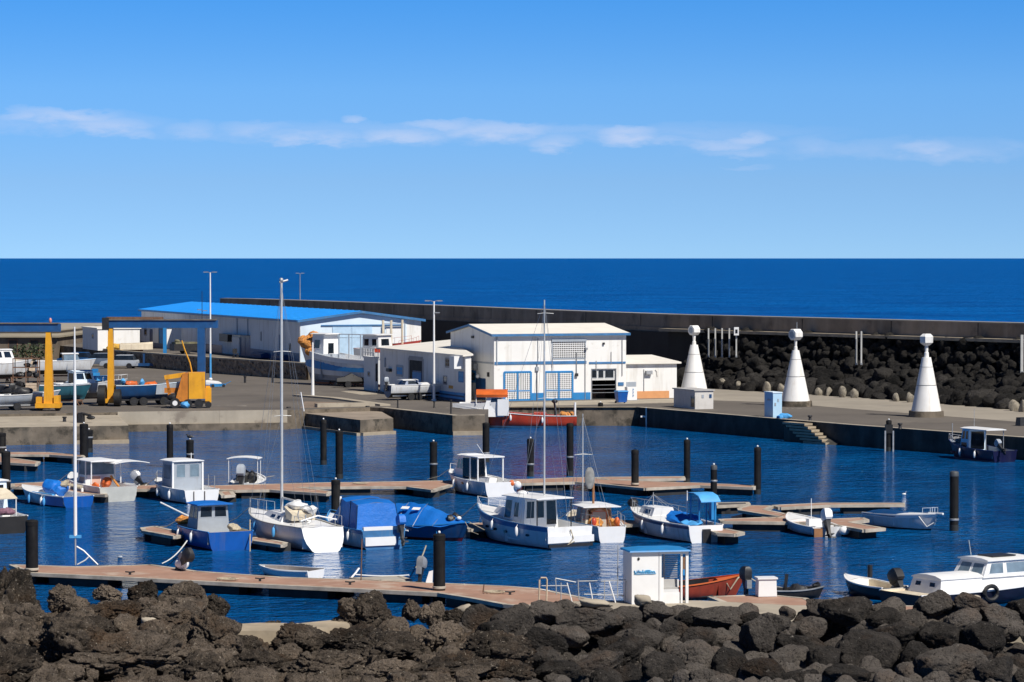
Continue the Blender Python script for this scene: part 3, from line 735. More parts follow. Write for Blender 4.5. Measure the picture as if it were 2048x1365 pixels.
# ---------------------------------------------------- main blue trimmed building
MO = P(988, 803, QZ); MW, MD, ME, MR = 12.0, 11.0, 5.54, 6.25
mb_ = thing('harbour_building', 'two storey white building with blue lattice gates and blue trim on the quay', 'building', MO, RZ)
m = MB()
def wallbox(m, x0, x1, y0, y1, z0, z1): m.box(x0, x1, y0, y1, z0, z1)
T = .25
wallbox(m, 0, 8.8, 0, T, 0, ME); wallbox(m, 8.8, 11.1, 0, T, 2.62, ME); wallbox(m, 11.1, MW, 0, T, 0, ME)
wallbox(m, 0, MW, MD - T, MD, 0, ME)
for x0 in (0, MW - T):
    m.loft([[(x0, T, 0), (x0, MD - T, 0), (x0, MD - T, ME), (x0, MD / 2, MR - .02), (x0, T, ME)], [(x0 + T, T, 0), (x0 + T, MD - T, 0), (x0 + T, MD - T, ME), (x0 + T, MD / 2, MR - .02), (x0 + T, T, ME)]])
m.build('wall', wallw, mb_, smooth=False)
m = MB(); m.box(7.6, 11.7, T, 6, 0.002, .02); m.box(7.5, 11.7, 6, 6.1, 0, 3); m.box(7.5, 7.6, T + .01, 6, 0, 3); m.box(11.65, 11.74, T + .01, 6, 0, 3); m.box(7.5, 11.74, T + .01, 6.1, 3, 3.1)
m.build('interior', inside, mb_, smooth=False)
m = MB()
ov = .28
for sgn in (0, 1):
    y0, y1 = (-ov, MD / 2) if sgn == 0 else (MD + ov, MD / 2)
    sl = (MR - ME) / (MD / 2); z0 = ME - sl * ov
    m2 = MB()
    m2.loft([[(-ov, y0, z0 + .03), (-ov, y1, MR + .03), (-ov, y1, MR + .13), (-ov, y0, z0 + .13)], [(MW + ov, y0, z0 + .03), (MW + ov, y1, MR + .03), (MW + ov, y1, MR + .13), (MW + ov, y0, z0 + .13)]])
    m2.build('roof', roofw, mb_, smooth=False)
m = MB(); m.box(-ov, MW + ov, -ov - .06, -ov - .005, ME - .10, ME + .11); m.build('gutter', trimblue, mb_, smooth=False)
for y0, y1 in ((-ov, MD / 2), (MD + ov, MD / 2)):
    m = MB()
    sl = (MR - ME) / (MD / 2); z0 = ME - sl * ov
    m.loft([[(-ov - .05, y0, z0 - .06), (-ov - .05, y1, MR - .06), (-ov - .05, y1, MR + .12), (-ov - .05, y0, z0 + .12)], [(-ov - .005, y0, z0 - .06), (-ov - .005, y1, MR - .06), (-ov - .005, y1, MR + .12), (-ov - .005, y0, z0 + .12)]])
    m.build('verge_board', trimblue, mb_, smooth=False)
FW = Wall(MO, RZ, (0, 0), (MW, 0), 0, ME); LW = Wall(MO, RZ, (0, MD), (0, 0), 0, ME)
for (a, b, wv) in (((1008.3, 745, 1061.7, 803), 2, 'white lattice gate in blue frame, left one'), ((1090, 744.5, 1145, 802), 2, '')):
    u0, v1 = FW.uv(a[0], a[1]); u1, _ = FW.uv(a[2], a[1])
    g = window(mb_, FW.q, u0, u1, .012, v1, fm=bluep, gm=inside, fw=.16, ft=.05, name='gate')
    c = [quadpt(FW.q, u0, .012), quadpt(FW.q, u1, .012), quadpt(FW.q, u1, v1), quadpt(FW.q, u0, v1)]; n = FW.n
    m = MB(); bar(m, quadpt(c, .5, 0) + n * .02, quadpt(c, .5, 1) + n * .02, n, .13, .03); bar(m, quadpt(c, .0, .33) + n * .02, quadpt(c, 1, .33) + n * .02, n, .10, .035)
    m.build('rail', bluep, g, smooth=False)
    m = MB()
    for i in range(1, 12): bar(m, quadpt(c, i / 12, .02) + n * .008, quadpt(c, i / 12, .98) + n * .008, n, .075, .02)
    for i in range(1, 14): bar(m, quadpt(c, .02, i / 14) + n * .010, quadpt(c, .98, i / 14) + n * .010, n, .07, .02)
    m.build('lattice', cleanw, g, smooth=False)
u0, v1 = FW.uv(1104.5, 683); u1, v0 = FW.uv(1170.5, 716.5)
g = window(mb_, FW.q, u0, u1, v0, v1, fm=greyp, gm=inside, fw=.10, ft=.05, name='upper_window')
c = [quadpt(FW.q, u0, v0), quadpt(FW.q, u1, v0), quadpt(FW.q, u1, v1), quadpt(FW.q, u0, v1)]
m = MB()
for i in range(0, 19): bar(m, quadpt(c, i / 18, 0) + FW.n * .008, quadpt(c, i / 18, 1) + FW.n * .008, FW.n, .05, .02)
for i in range(0, 9): bar(m, quadpt(c, 0, i / 8) + FW.n * .010, quadpt(c, 1, i / 8) + FW.n * .010, FW.n, .06, .02)
m.build('lattice', cleanw, g, smooth=False)
m = MB(); FW.slab(m, 1103, 679.5, 1172, 683.5, .12); m.build('window_hood', greyp, mb_, smooth=False)
for a in ((989, 724.3, 1172.5, 727.6), (1178, 724.5, 1251, 727.3)):
    m = MB(); FW.slab(m, *a, .05); m.build('string_course', trimblue, mb_, smooth=False)
m = MB(); LW.slabuv(m, .02, .99, .56, .585, .05); m.build('string_course', greyp, mb_, smooth=False)
for a in ((1062.5, 786.5, 1089.5, 802), (1145.8, 785.5, 1180.8, 802), (1233.2, 784, 1252, 802)):
    m = MB(); FW.slab(m, *a, .035, floor=True); m.build('skirting', bluep, mb_, smooth=False)
# doorway: white transom with three dark lights, half raised shutter
m = MB(); m.box(8.8, 11.1, .10, .16, 1.62, 2.62); m.build('transom_panel', mat('greyish_white', (.62, .62, .60), .7), mb_, smooth=False)
TW = Wall(MO, RZ, (8.8, .10), (11.1, .10), 1.62, 1.0)
for u in (.03, .30, .57): window(mb_, TW.q, u, u + (.2 if u < .5 else .33), .22, .86, fm=greyp, fw=.03)
m = MB(); m.box(8.8, 8.86, -.03, .12, 0.01, 2.62); m.box(11.04, 11.1, -.03, .12, 0.01, 2.62); m.box(8.8, 11.1, -.03, .12, 2.56, 2.62); m.build('door_frame', greym, mb_, smooth=False)
m = MB(); m.box(9.0, 11.0, 2.2, 3.2, .03, .8); m.box(9.3, 9.9, 1.6, 2.1, .02, .5); m.build('workbench', rusty, mb_, smooth=False)
for z in (.55, .85, 1.2): 
    m = MB(); m.box(8.86, 11.04, .05, .08, z, z + .04); m.build('door_rail', greym, mb_, smooth=False)
# pipes, conduits, lamps on the facade
def pipe(par, W, px, y0, y1, r=.045, mt=greym, name='downpipe', floor=False):
    u, va = W.uv(px, y0); _, vb = W.uv(px, y1)
    if floor: vb = .005
    a, b = quadpt(W.q, u, vb) + W.n * (r + .01), quadpt(W.q, u, va) + W.n * (r + .01)
    m = MB(); m.tube([a, b], r, 6); return m.build(name, mt, par)
for a in ((993.5, 673, 730, .04, greyp), (1075.5, 676, 725, .03, greym), (1073.5, 728, 803, .045, mat('conduit_dark', (.12, .13, .15), .6)), (1152.5, 705, 752, .04, greym), (1170, 690, 801, .035, greym), (1244, 680, 752, .035, greym), (1104, 716, 742, .03, greym), (1222, 704, 728, .03, greym), (1192, 722, 742, .03, greym)):
    pipe(mb_, FW, a[0], a[1], a[2], a[3], a[4])
def wbox(par, W, x0, y0, x1, y1, t, mt, name):
    m = MB(); W.slab(m, x0, y0, x1, y1, t); return m.build(name, mt, par, smooth=False)
wbox(mb_, FW, 1205, 685.5, 1208.5, 689.5, .15, darkm, 'wall_lamp'); wbox(mb_, FW, 1150, 747, 1155, 753, .2, darkm, 'junction_box'); wbox(mb_, FW, 1169, 696, 1173.5, 700, .25, greym, 'bracket')
wbox(mb_, FW, 1236, 765, 1247, 771.5, .06, trimblue, 'sign'); wbox(mb_, FW, 1070.5, 734, 1077, 742, .15, greyp, 'meter_box')
wbox(mb_, LW, 945, 672, 948.5, 677, .15, darkm, 'wall_lamp'); wbox(mb_, LW, 941, 727, 956, 740, .35, greym, 'air_conditioner')
wbox(mb_, LW, 976, 745, 979, 754, .1, darkm, 'junction_box')
LW.win(mb_, 933, 742, 951.5, 764, fm=bluep, gm=glass, fw=.18, nx=2)
LW.win(mb_, 952.5, 757, 971, 799, fm=blued, gm=blued, fw=.12, nx=2, name='door')
m = MB(); c = quadpt(LW.q, LW.uv(960, 753)[0], LW.uv(960, 753)[1]); m.ell(c + LW.n * .2, (.18, .18, .18), 10, 6); m.build('globe_lamp', cleanw, mb_)

# ---------------------------------------------------- right annexe
AO = MO + D2 * (MW + .02) + D1 * .35
an = thing('annexe', 'low white annexe with orange skirting joined to the right of the harbour building', 'outbuilding', AO, RZ)
AW = 4.85
m = MB(); m.loft([[(0, 0, 0), (0, 6, 0), (0, 6, 3.35), (0, 0, 2.95)], [(AW, 0, 0), (AW, 6, 0), (AW, 6, 3.35), (AW, 0, 2.95)]]); m.build('wall', wallw, an, smooth=False)
m = MB(); m.loft([[(0.01, -.3, 2.96), (0.01, 6.2, 3.39), (0.01, 6.2, 3.53), (0.01, -.3, 3.10)], [(AW + .3, -.3, 2.96), (AW + .3, 6.2, 3.39), (AW + .3, 6.2, 3.53), (AW + .3, -.3, 3.10)]]); m.build('roof', roofw, an, smooth=False)
AWl = Wall(AO, RZ, (0, 0), (AW, 0), 0, 2.95)
wbox(an, AWl, 1273, 783, 1338, 799, .04, orangew, 'skirting')
wbox(an, AWl, 1290.5, 741.5, 1302.5, 749, .3, galv, 'air_conditioner')
pipe(an, AWl, 1287.5, 739, 783, .03, greym); wbox(an, AWl, 1250.5, 764.5, 1271.5, 773.5, .08, greyp, 'notice_board')
c0 = quadpt(AWl.q, *AWl.uv(1310, 740)); m = MB(); m.tube([c0 + AWl.n * .03, c0 + Vector((.15, -.03, -.15)), c0 + Vector((.2, -.03, -.6))], .03, 5); m.build('cable', mat('pale_stain', (.55, .52, .47), .8), an)
cb = thing('cabinet', 'tall white cabinet with blue lettering beside the blue bin', 'cabinet', P(1261.7, 801.5, QZ), RZ)
m = MB(); m.box(-.44, .44, -.3, .3, .05, 1.15); m.build('body', cleanw, cb, smooth=False)
m = MB(); m.box(-.5, .5, -.35, .35, 0, .06); m.build('plinth', greym, cb, smooth=False)
m = MB()
for k, z in enumerate((.3, .42, .55, .68, .8, .92)): m.box(.02, .10 + .05 * (k % 2), -.312, -.301, z, z + .08)
m.build('lettering', trimblue, cb, smooth=False)
bn2 = thing('waste_bin', 'blue wheeled waste bin at the right corner of the harbour building', 'bin', P(1242.5, 807, QZ), RZ)
m = MB(); m.loft([[(-.36, -.3, .1), (.36, -.3, .1), (.36, .3, .1), (-.36, .3, .1)], [(-.46, -.4, .95), (.46, -.4, .95), (.46, .4, .95), (-.46, .4, .95)]]); m.build('body', boatblue, bn2, smooth=False)
m = MB(); m.loft([[(-.5, -.44, .96), (.5, -.44, .96), (.5, .44, .96), (-.5, .44, .96)], [(-.44, -.36, 1.06), (.44, -.36, 1.06), (.44, .36, 1.06), (-.44, .36, 1.06)]]); m.build('lid', bluep, bn2, smooth=False)
for sx in (-1, 1):
    m = MB(); m.tube([(sx * .36, .25, .1), (sx * .44, .25, .1)], .1, 10); m.build('wheel', black, bn2)

# ---------------------------------------------------- low grey building in front
LO = P(931, 806, QZ)
lb = thing('workshop', 'long low shaded workshop with lean-to roof left of the harbour building', 'building', LO, RZ)
LH = 3.85
m = MB()
fp = [(0, 0), (.5, 0), (3.0, 9.5), (3.0, 13.01), (7.6, 13.01), (7.6, 23), (0, 23)]
def lz(x): return LH + .09 * x
n_ = len(fp); m.add([(x, y, 0) for x, y in fp] + [(x, y, lz(x)) for x, y in fp], [tuple(range(n_))[::-1], tuple(range(n_, 2 * n_))] + [(i, (i + 1) % n_, (i + 1) % n_ + n_, i + n_) for i in range(n_)])
m.build('wall', wallw, lb, smooth=False)
fr_ = [(-.3, -.2), (.62, -.2), (3.05, 9.3), (3.06, 12.9), (8, 12.9), (8, 23.2), (-.3, 23.2)]
m = MB(); m.add([(x, y, lz(x) + .02) for x, y in fr_] + [(x, y, lz(x) + .14) for x, y in fr_], [tuple(range(n_))[::-1], tuple(range(n_, 2 * n_))] + [(i, (i + 1) % n_, (i + 1) % n_ + n_, i + n_) for i in range(n_)])
m.build('roof', roofw, lb, smooth=False)
LL = Wall(LO, RZ, (0, 23), (0, 0), 0, LH)
LL.win(lb, 793, 732, 806, 752, fm=greyp, gm=tarpl, fw=.2, ny=2)
LL.win(lb, 818, 716, 846, 765, fm=greyr, gm=inside, fw=.35, name='recess')
LL.win(lb, 826, 744, 843, 766, fm=blued, gm=bluep, fw=.25, name='door', deep=.05)
LL.win(lb, 891, 717, 912, 736, fm=greyr, gm=glass, fw=.15, nx=4, ny=2)
LL.win(lb, 917.5, 744, 927, 764.5, fm=bluep, gm=tarpl, fw=.1, ny=2)
LL.win(lb, 887, 752.5, 894, 769, fm=greyr, gm=glass, fw=.1, ny=3)
wbox(lb, LL, 777, 737, 784, 744, .25, darkm, 'vent'); wbox(lb, LL, 770, 716, 772, 735, .1, greyp, 'conduit')
wbox(lb, LL, 898, 771, 906, 778, .04, yellow, 'yellow_sign')
m = MB(); u, v = LL.uv(922, 725); c = quadpt(LL.q, u, v); m.cbox(c + Vector((-.42, 0, 0)), (.8, 1.2, 1.05)); m.build('air_conditioner', cleanw, lb, smooth=False)
m = MB(); LL.slab(m, 872.5, 781, 930.5, 808, .05, floor=True); m.build('skirting', blued, lb, smooth=False)
for k, (ya, yb) in enumerate(((785.5, 787.5), (793, 795.5))):
    m = MB(); LL.slab(m, 876, ya, 929, yb, .075); m.build('painted_stripe', tarpl, lb, smooth=False)
m = MB()
for k in range(8): bar(m, quadpt(LL.q, .50 + k * .035, .005) + LL.n * .9, quadpt(LL.q, .50 + k * .035, .28) + LL.n * .9, LL.n, .04, .04)
bar(m, quadpt(LL.q, .5, .28) + LL.n * .9, quadpt(LL.q, .75, .28) + LL.n * .9, LL.n, .05, .05); m.build('railing', bluep, lb, smooth=False)
# small block at its far end
BO = P(750, 783, QZ)
bk = thing('utility_block', 'plain square rendered block with roof railing at the far end of the workshop', 'outbuilding', BO, RZ)
m = MB(); m.box(0, .30, 0, 3.3, 0, 2.95); m.build('wall', wallw, bk, smooth=False)
m = MB(); m.box(-.1, .36, -.1, 3.4, 2.951, 3.1); m.build('roof_slab', wallw, bk, smooth=False)
BL = Wall(BO, RZ, (0, 3.3), (0, 0), 0, 2.95); BL.win(bk, 735.5, 744, 740, 753, fm=greyp, gm=glass, fw=.1)
m = MB(); m.box(.06, .24, -.04, -.001, .9, 2.5); m.build('door', darkm, bk, smooth=False)
m = MB()
for k in range(5): m.tube([(-.05, .1 + k * .75, 3.1), (-.05, .1 + k * .75, 3.9)], .03, 5)
for z in (3.5, 3.9): m.tube([(-.05, 0, z), (-.05, 3.2, z)], .03, 5); m.tube([(-.05, 0, z), (.3, 0, z)], .03, 5)
m.tube([(.3, 0, 3.1), (.3, 0, 3.9)], .03, 5); m.build('railing', cleanw, bk)

# ---------------------------------------------------- blue roofed warehouse
WO = PD(600, 726, 301.5); WO.z = TZ
wh = thing('warehouse', 'long white fish warehouse with bright blue sheet roof on the terrace', 'warehouse', WO, RZ)
WW, WL, WE, WR = 12.85, 68.0, 4.15, 5.0
m = MB(); m.loft([[(0, y, 0), (WW, y, 0), (WW, y, WE), (WW / 2, y, WR), (0, y, WE)] for y in (0, WL)]); m.build('wall', wallw, wh, smooth=False)
for sgn in (0, 1):
    x0 = -.35 if sgn == 0 else WW + .35; z0 = WE - .35 * (WR - WE) / (WW / 2); m = MB()
    m.loft([[(x0, y, z0 + .03), (WW / 2, y, WR + .03), (WW / 2, y, WR + .14), (x0, y, z0 + .14)] for y in (-.35, WL + .35)]); m.build('roof', bluer, wh, smooth=False)
m = MB()
for k in range(34):      # standing seams of the sheets
    y = .3 + k * 2.05; z0 = WE - .33 * (WR - WE) / (WW / 2)
    m.loft([[(-.33, y, z0 + .141), (WW / 2, y, WR + .141), (WW / 2, y, WR + .175), (-.33, y, z0 + .175)], [(-.33, y + .08, z0 + .141), (WW / 2, y + .08, WR + .141), (WW / 2, y + .08, WR + .175), (-.33, y + .08, z0 + .175)]])
tag(m.build('roof_seams', bluer, wh, smooth=False), kind='stuff')
m = MB(); m.box(-.42, -.355, -.35, WL, WE - .12, WE + .06); m.build('gutter', trimblue, wh, smooth=False)
for x0, x1 in ((-.36, WW / 2), (WW + .36, WW / 2)):
    z0 = WE - .36 * (WR - WE) / (WW / 2); m = MB()
    m.loft([[(x0, y, z0 - .10), (x1, y, WR - .10), (x1, y, WR + .13), (x0, y, z0 + .13)] for y in (-.42, -.36)]); m.build('verge_board', trimblue, wh, smooth=False)
WLw = Wall(WO, RZ, (0, WL), (0, 0), 0, WE); WG = Wall(WO, RZ, (0, 0), (WW, 0), 0, WE)
WLw.win(wh, 481.5, 672, 500, 714, fm=blued, gm=blued, fw=.3, nx=2, name='door')
m = MB(); WLw.slab(m, 465, 668.5, 501, 671.5, .9); m.build('door_canopy', greyp, wh, smooth=False)
wbox(wh, WLw, 447, 667.5, 464, 684, .5, darkm, 'air_conditioner')
wbox(wh, WLw, 466, 674, 480.5, 711, .12, wallw, 'pilaster')
WLw.win(wh, 578.5, 687, 582, 709, fm=blued, gm=glass, fw=.1)
for a in ((410, 444.5), (500.8, 599.3)):
    u0 = WLw.uv(a[0], 700)[0]; u1 = WLw.uv(a[1], 710)[0]; m = MB(); WLw.slabuv(m, u0, u1, .003, .21, .05); m.build('skirting', blued, wh, smooth=False)
for px, y0, y1, mt_ in ((475, 635, 668, greyp), (496.5, 637, 672, greyp), (523, 664, 682, greym), (380, 627, 641, cleanw), (560, 670, 715, greyp)): pipe(wh, WLw, px, y0, y1, .06, mt_)
# gable side: pale blue wash, tall sliding doors, white right corner
m = MB(); m.loft([[(.05, y, .01), (11.3, y, .01), (11.3, y, WE + .06), (WW / 2, y, WR - .16), (.05, y, WE - .10)] for y in (-.03, -.001)]); m.build('gable_wash', walll, wh, smooth=False)
for x0, x1 in ((3.4, 5.4), (5.46, 7.6)):
    m = MB(); m.box(x0, x1, -.10, -.035, .05, 3.5); m.build('sliding_door', mat('pale_door_blue', (.45, .62, .78), .6), wh, smooth=False)
m = MB(); m.box(2.2, 10.9, -.14, -.04, 3.62, 3.74); m.build('door_track', trimblue, wh, smooth=False)
m = MB(); m.box(1.0, 9.5, -.10, -.04, 2.38, 2.46); m.build('pipe_run', greyp, wh, smooth=False)
m = MB(); m.box(8.7, 8.8, -.5, -.4, 0, 3.7); m.box(10.9, 11.0, -.5, -.4, 0, 3.9); m.box(8.7, 11.0, -.5, -.4, 3.8, 3.9); m.build('hoist_frame', greyp, wh, smooth=False)
m = MB(); m.box(9.1, 10.8, -.08, -.035, 1.8, 3.6); m.build('shutter', cleanw, wh, smooth=False)
# annexe block at the far end of the long side
XO = P(332, 698, TZ)
xa = thing('cold_store', 'white block with blue door jamb built against the shaded side of the warehouse', 'outbuilding', XO, RZ)
m = MB(); m.box(0, 2.9, 0, 24, 0, 2.5); m.build('wall', wallw, xa, smooth=False)
m = MB(); m.box(-.2, 3.0, -.2, 24.2, 2.501, 2.66); m.build('roof', roofw, xa, smooth=False)
XL = Wall(XO, RZ, (0, 24), (0, 0), 0, 2.5)
XL.win(xa, 318, 657, 331, 698, fm=blued, gm=bluep, fw=.3, name='door'); XL.win(xa, 300, 660, 305, 685, fm=blued, gm=blued, fw=.2, name='door'); XL.win(xa, 288.5, 658, 294, 671, fm=greyp, gm=glass, fw=.15)
m = MB(); XL.slabuv(m, .02, .99, .003, .22, .05); m.build('skirting', blued, xa, smooth=False)
# white shed
SO = P(195.6, 700, TZ)
sh = thing('white_shed', 'small square white shed with one dark window standing apart by the sea', 'shed', SO, RZ)
m = MB(); m.box(0, 4.9, 0, 8.0, -.1, 2.35); m.build('wall', wallw, sh, smooth=False)
m = MB(); m.box(-.12, 5.05, -.12, 8.1, 2.351, 2.5); m.build('roof', roofw, sh, smooth=False)
SLw = Wall(SO, RZ, (0, 8), (0, 0), 0, 2.35); SLw.win(sh, 184, 668.5, 187.5, 677, fm=greyp, gm=glass, fw=.12)
sh2 = thing('stone_hut', 'brownish flat roofed hut between the white shed and the warehouse', 'hut', P(252, 697, TZ) + D1 * 9, RZ)
m = MB(); m.box(0, 3.4, 0, 6, 0, 2.1); m.build('wall', stonew, sh2, smooth=False)
m = MB(); m.box(-.3, 3.7, -.4, 6.2, 2.101, 2.3); m.build('roof', conct, sh2, smooth=False)
m = MB(); m.box(.4, 1.3, -.03, -.001, .1, 1.6); m.build('door', inside, sh2, smooth=False)
# old storehouse at the far left
OO = P(115, 718, QZ)
st = thing('old_storehouse', 'old brown stone storehouse with flat pale roof at the left edge of the yard', 'building', OO, math.atan2(-.06, 1) + .0)
m = MB(); m.box(-30, 0, 0, 45, 0, 2.55); m.build('wall', mat('brown_stained_render', (.15, .12, .09), .9, var=.35, ns=.5, streak=((.07, .05, .04), .6, 1.5), coord='pos'), st, smooth=False)
m = MB(); m.box(-30.3, .3, -.5, 45.3, 2.551, 2.78); m.build('roof', mat('dusty_flat_roof', (.30, .26, .19), .9, var=.25, ns=.15, patch=((.16, .15, .08), .6, .25), coord='pos'), st, smooth=False)
m = MB(); m.box(-30, -1.6, 8, 45, 2.781, 3.15); m.box(-30.2, -1.4, 7.8, 45.2, 3.151, 3.3); m.build('upper_roof', mat('dusty_flat_roof2', (.33, .29, .23), .9, var=.25, ns=.2, coord='pos'), st, smooth=False)
OW = Wall(OO, math.atan2(-.06, 1), (-30, 0), (0, 0), 0, 2.55)
for a, b in ((17, 35), (60, 78), (88, 96)): OW.win(st, a, 680, b, 708, fm=rusty, gm=inside, fw=.12, name='doorway')

# ---------------------------------------------------- lamp posts and poles
def lamp(px, yt, yb, zb, lab, arms=((-.55, .55),), mt=cleanw, r0=.11, low=None, headm=None, name='lamp_post', cat='lamp post', Y=None):
    b = P(px, yb, zb) if Y is None else Vector((PD(px, yt, Y).x, Y, zb)); top = PD(px, yt, b.y).z; H = top - zb
    t = thing(name, lab, cat, b)
    m = MB(); m.lathe([(r0 * 1.9, 0), (r0 * 1.9, .12), (r0, .2), (r0 * .6, H)], 10); m.build('pole', mt, t)
    if low: m = MB(); m.lathe([(r0 * 1.06, .2), (r0 * .98, low)], 10); m.build('painted_base', tarpl, t)
    hm = headm or greym
    for (a, zz) in arms:
        m = MB(); m.tube([(0, 0, H + zz - .05), (a * .5, 0, H + zz + .05), (a * .95, 0, H + zz + .06)], .03, 5); m.build('arm', hm, t)
        m = MB(); m.cbox((a, 0, H + zz + .04), (.42, .22, .09)); m.build('lamp_head', hm, t, smooth=False)
    return t
lamp(421, 545.5, 760, QZ, 'tall white lamp post with blue lower end in front of the warehouse', ((-.45, 0), (.45, 0)), r0=.10, low=2.6)
lamp(868, 603, 802.5, QZ, 'white double armed lamp post in front of the low workshop', ((-.55, -.0), (.5, 0), (.28, -1.0)), r0=.11)
lamp(600, 547.5, 0, 6.8, 'thin far lamp post standing on the breakwater above the blue roof', ((-.35, 0), (.35, 0)), mt=greym, r0=.08, Y=392)
lamp(404, 583, 0, TZ, 'thin dark aerial mast behind the boat hoist beam', ((-.3, -2.0), (.35, -2.1)), mt=darkm, r0=.05, Y=318, name='aerial_mast', cat='aerial')
t = thing('tapered_pole', 'short white tapered pole at the bow of the big blue and white fishing boat', 'pole', P(625.5, 794, QZ))
m = MB(); m.lathe([(.24, 0), (.24, .06), (.15, .1), (.07, 4.7), (.0, 4.72)], 12); m.build('pole', cleanw, t)
t = thing('leaning_stake', 'thin leaning white stake on the apron edge in front of the pier block', 'stake', P(608, 823, QZ))
m = MB(); m.tube([(0, 0, 0), (-.25, 0, 1.5)], .05, 6); m.build('stake', cleanw, t)
for px, y0, y1, lab in ((795.5, 799, 817, 'short thin black post on the apron below the covered motorboat'), (902, 800, 829, 'taller thin black post at the quay corner beside the red boat'), (868.3, 803, 816, 'short black bollard just in front of the double armed lamp post')):
    b = P(px, y1, QZ); H = PD(px, y0, b.y).z - QZ
    t = thing('mooring_post', lab, 'post', b); m = MB(); m.lathe([(.11, 0), (.07, .1), (.05, H - .1), (.09, H - .08), (.09, H)], 8); m.build('shaft', black, t)

# ---------------------------------------------------- beacons
def beacon(px, ybase, wb, ytop_c, wt, yneck, head, lab, plinth=True, rust=0):
    b = P(px, ybase, QZ); s = b.y / 6000 * 1.0
    H = PD(px, ytop_c, b.y).z - QZ; rb, rt = wb / 2 * s, wt / 2 * s
    t = thing('beacon', lab, 'beacon', b)
    z0 = 0
    if plinth:
        m = MB(); m.lathe([(rb * 1.18, 0), (rb * 1.16, .45)], 24); m.build('plinth', conce, t); z0 = .45
    def rad(z): return lerp(rb, rt, (z - z0) / (H - z0))
    z1 = lerp(z0, H, .48); z2 = lerp(z0, H, .82)
    for a, b2 in ((z0, z1 - .03), (z1 + .03, z2 - .02), (z2 + .02, H)):
        m = MB(); m.lathe([(rad(a), a), (rad(b2), b2)], 28); m.build('cone_section', coned, t)
    for z in (z1, z2):
        m = MB(); m.lathe([(rad(z) - .03, z - .03), (rad(z) - .03, z + .03)], 24); m.build('joint', greym, t)
    Hn = PD(px, yneck, b.y).z - QZ
    m = MB(); m.lathe([(rt * .55, H), (rt * .5, lerp(H, Hn, .35)), (rt * .36, lerp(H, Hn, .4)), (rt * .42, Hn)], 14); m.build('neck', coned, t)
    hw_, y0, y1, kind = head
    hz0, hz1 = PD(px, y1, b.y).z - QZ, PD(px, y0, b.y).z - QZ; cz = (hz0 + hz1) / 2; hr = (hz1 - hz0) / 2; hd = hw_ * s
    m = MB()
    if kind == 'drum':     # lantern drum with its opening facing left
        n = 8; ax = Matrix.Rotation(R(38), 3, 'Z')
        for x0, r_ in ((0, 1),):
            rings = []
            for xx, rr_ in ((-.5, .92), (-.42, 1), (.42, 1), (.5, .9)):
                rings.append([ax @ Vector((xx * hd * .8, rr_ * hr * 1.04 * math.cos(R(22.5 + 45 * k)), rr_ * hr * 1.04 * math.sin(R(22.5 + 45 * k)))) + Vector((0, 0, cz)) for k in range(n)])
            m.loft(rings)
        m.build('lantern_drum', coned, t, ang=20)
        m = MB(); rings = [[ax @ Vector((xx * hd * .8, .62 * hr * math.cos(R(22.5 + 45 * k)), .62 * hr * math.sin(R(22.5 + 45 * k)))) + Vector((0, 0, cz)) for k in range(n)] for xx in (-.53, -.49)]
        m.loft(rings); m.build('lens', greyp, t, ang=20)
    else:
        m.loft([[(hd * .5 * rr_ * math.cos(R(12 + 60 * k)), hd * .5 * rr_ * math.sin(R(12 + 60 * k)), z) for k in range(6)] for z, rr_ in ((hz0 - .1, .45), (hz0 + .12, 1.0), (hz0 + .75 * (hz1 - hz0), 1.04), (hz1, .62))])
        m.build('lantern_head', coned, t, ang=20)
    return t
beacon(1388, 795, 60, 690, 15, 671, (21, 651, 671, 'drum'), 'white cone beacon behind the grey double cabinet, leftmost of the three', plinth=False)
b2_ = beacon(1591, 813, 57, 701, 14, 681, (25, 658, 681, 'drum'), 'white cone beacon with rod on its lantern behind the pale blue cabinet')
m = MB(); Hh = PD(1594, 658, b2_.location.y).z - QZ; m.tube([(.1, 0, Hh - .1), (.1, 0, Hh + .55)], .03, 5); m.build('rod', greym, b2_)
beacon(1852.5, 834, 60, 715, 18, 688, (27, 668, 689, 'cap'), 'largest white cone beacon on a round concrete plinth, nearest the navy boat')
# grey double cabinet in front of the first beacon
g0 = P(1391, 819, QZ)
gc = thing('switch_cabinet', 'wide grey concrete cabinet with doors at the foot of the leftmost beacon', 'cabinet', g0, RZ)
m = MB(); m.box(-.05, 1.55, 0, 4.2, 0, 1.45); m.build('body', mat('cabinet_render', (.58, .56, .53), .85, var=.08, streak=((.35, .32, .28), .3, 2)), gc, smooth=False)
m = MB(); m.box(-.15, 1.65, -.1, 4.3, 1.451, 1.54); m.build('top_slab', greyr, gc, smooth=False)
GL = Wall(g0, RZ, (-.05, 4.2), (-.05, 0), 0, 1.45); GF = Wall(g0, RZ, (-.05, 0), (1.55, 0), 0, 1.45)
GL.win(gc, 1382, 792, 1390, 816, fm=greyr, gm=glass, fw=.1, name='door')
wbox(gc, GF, 1403.5, 790, 1407.5, 796, .04, greyp, 'vent'); wbox(gc, GF, 1418.5, 789, 1423, 796, .04, blued, 'meter'); 
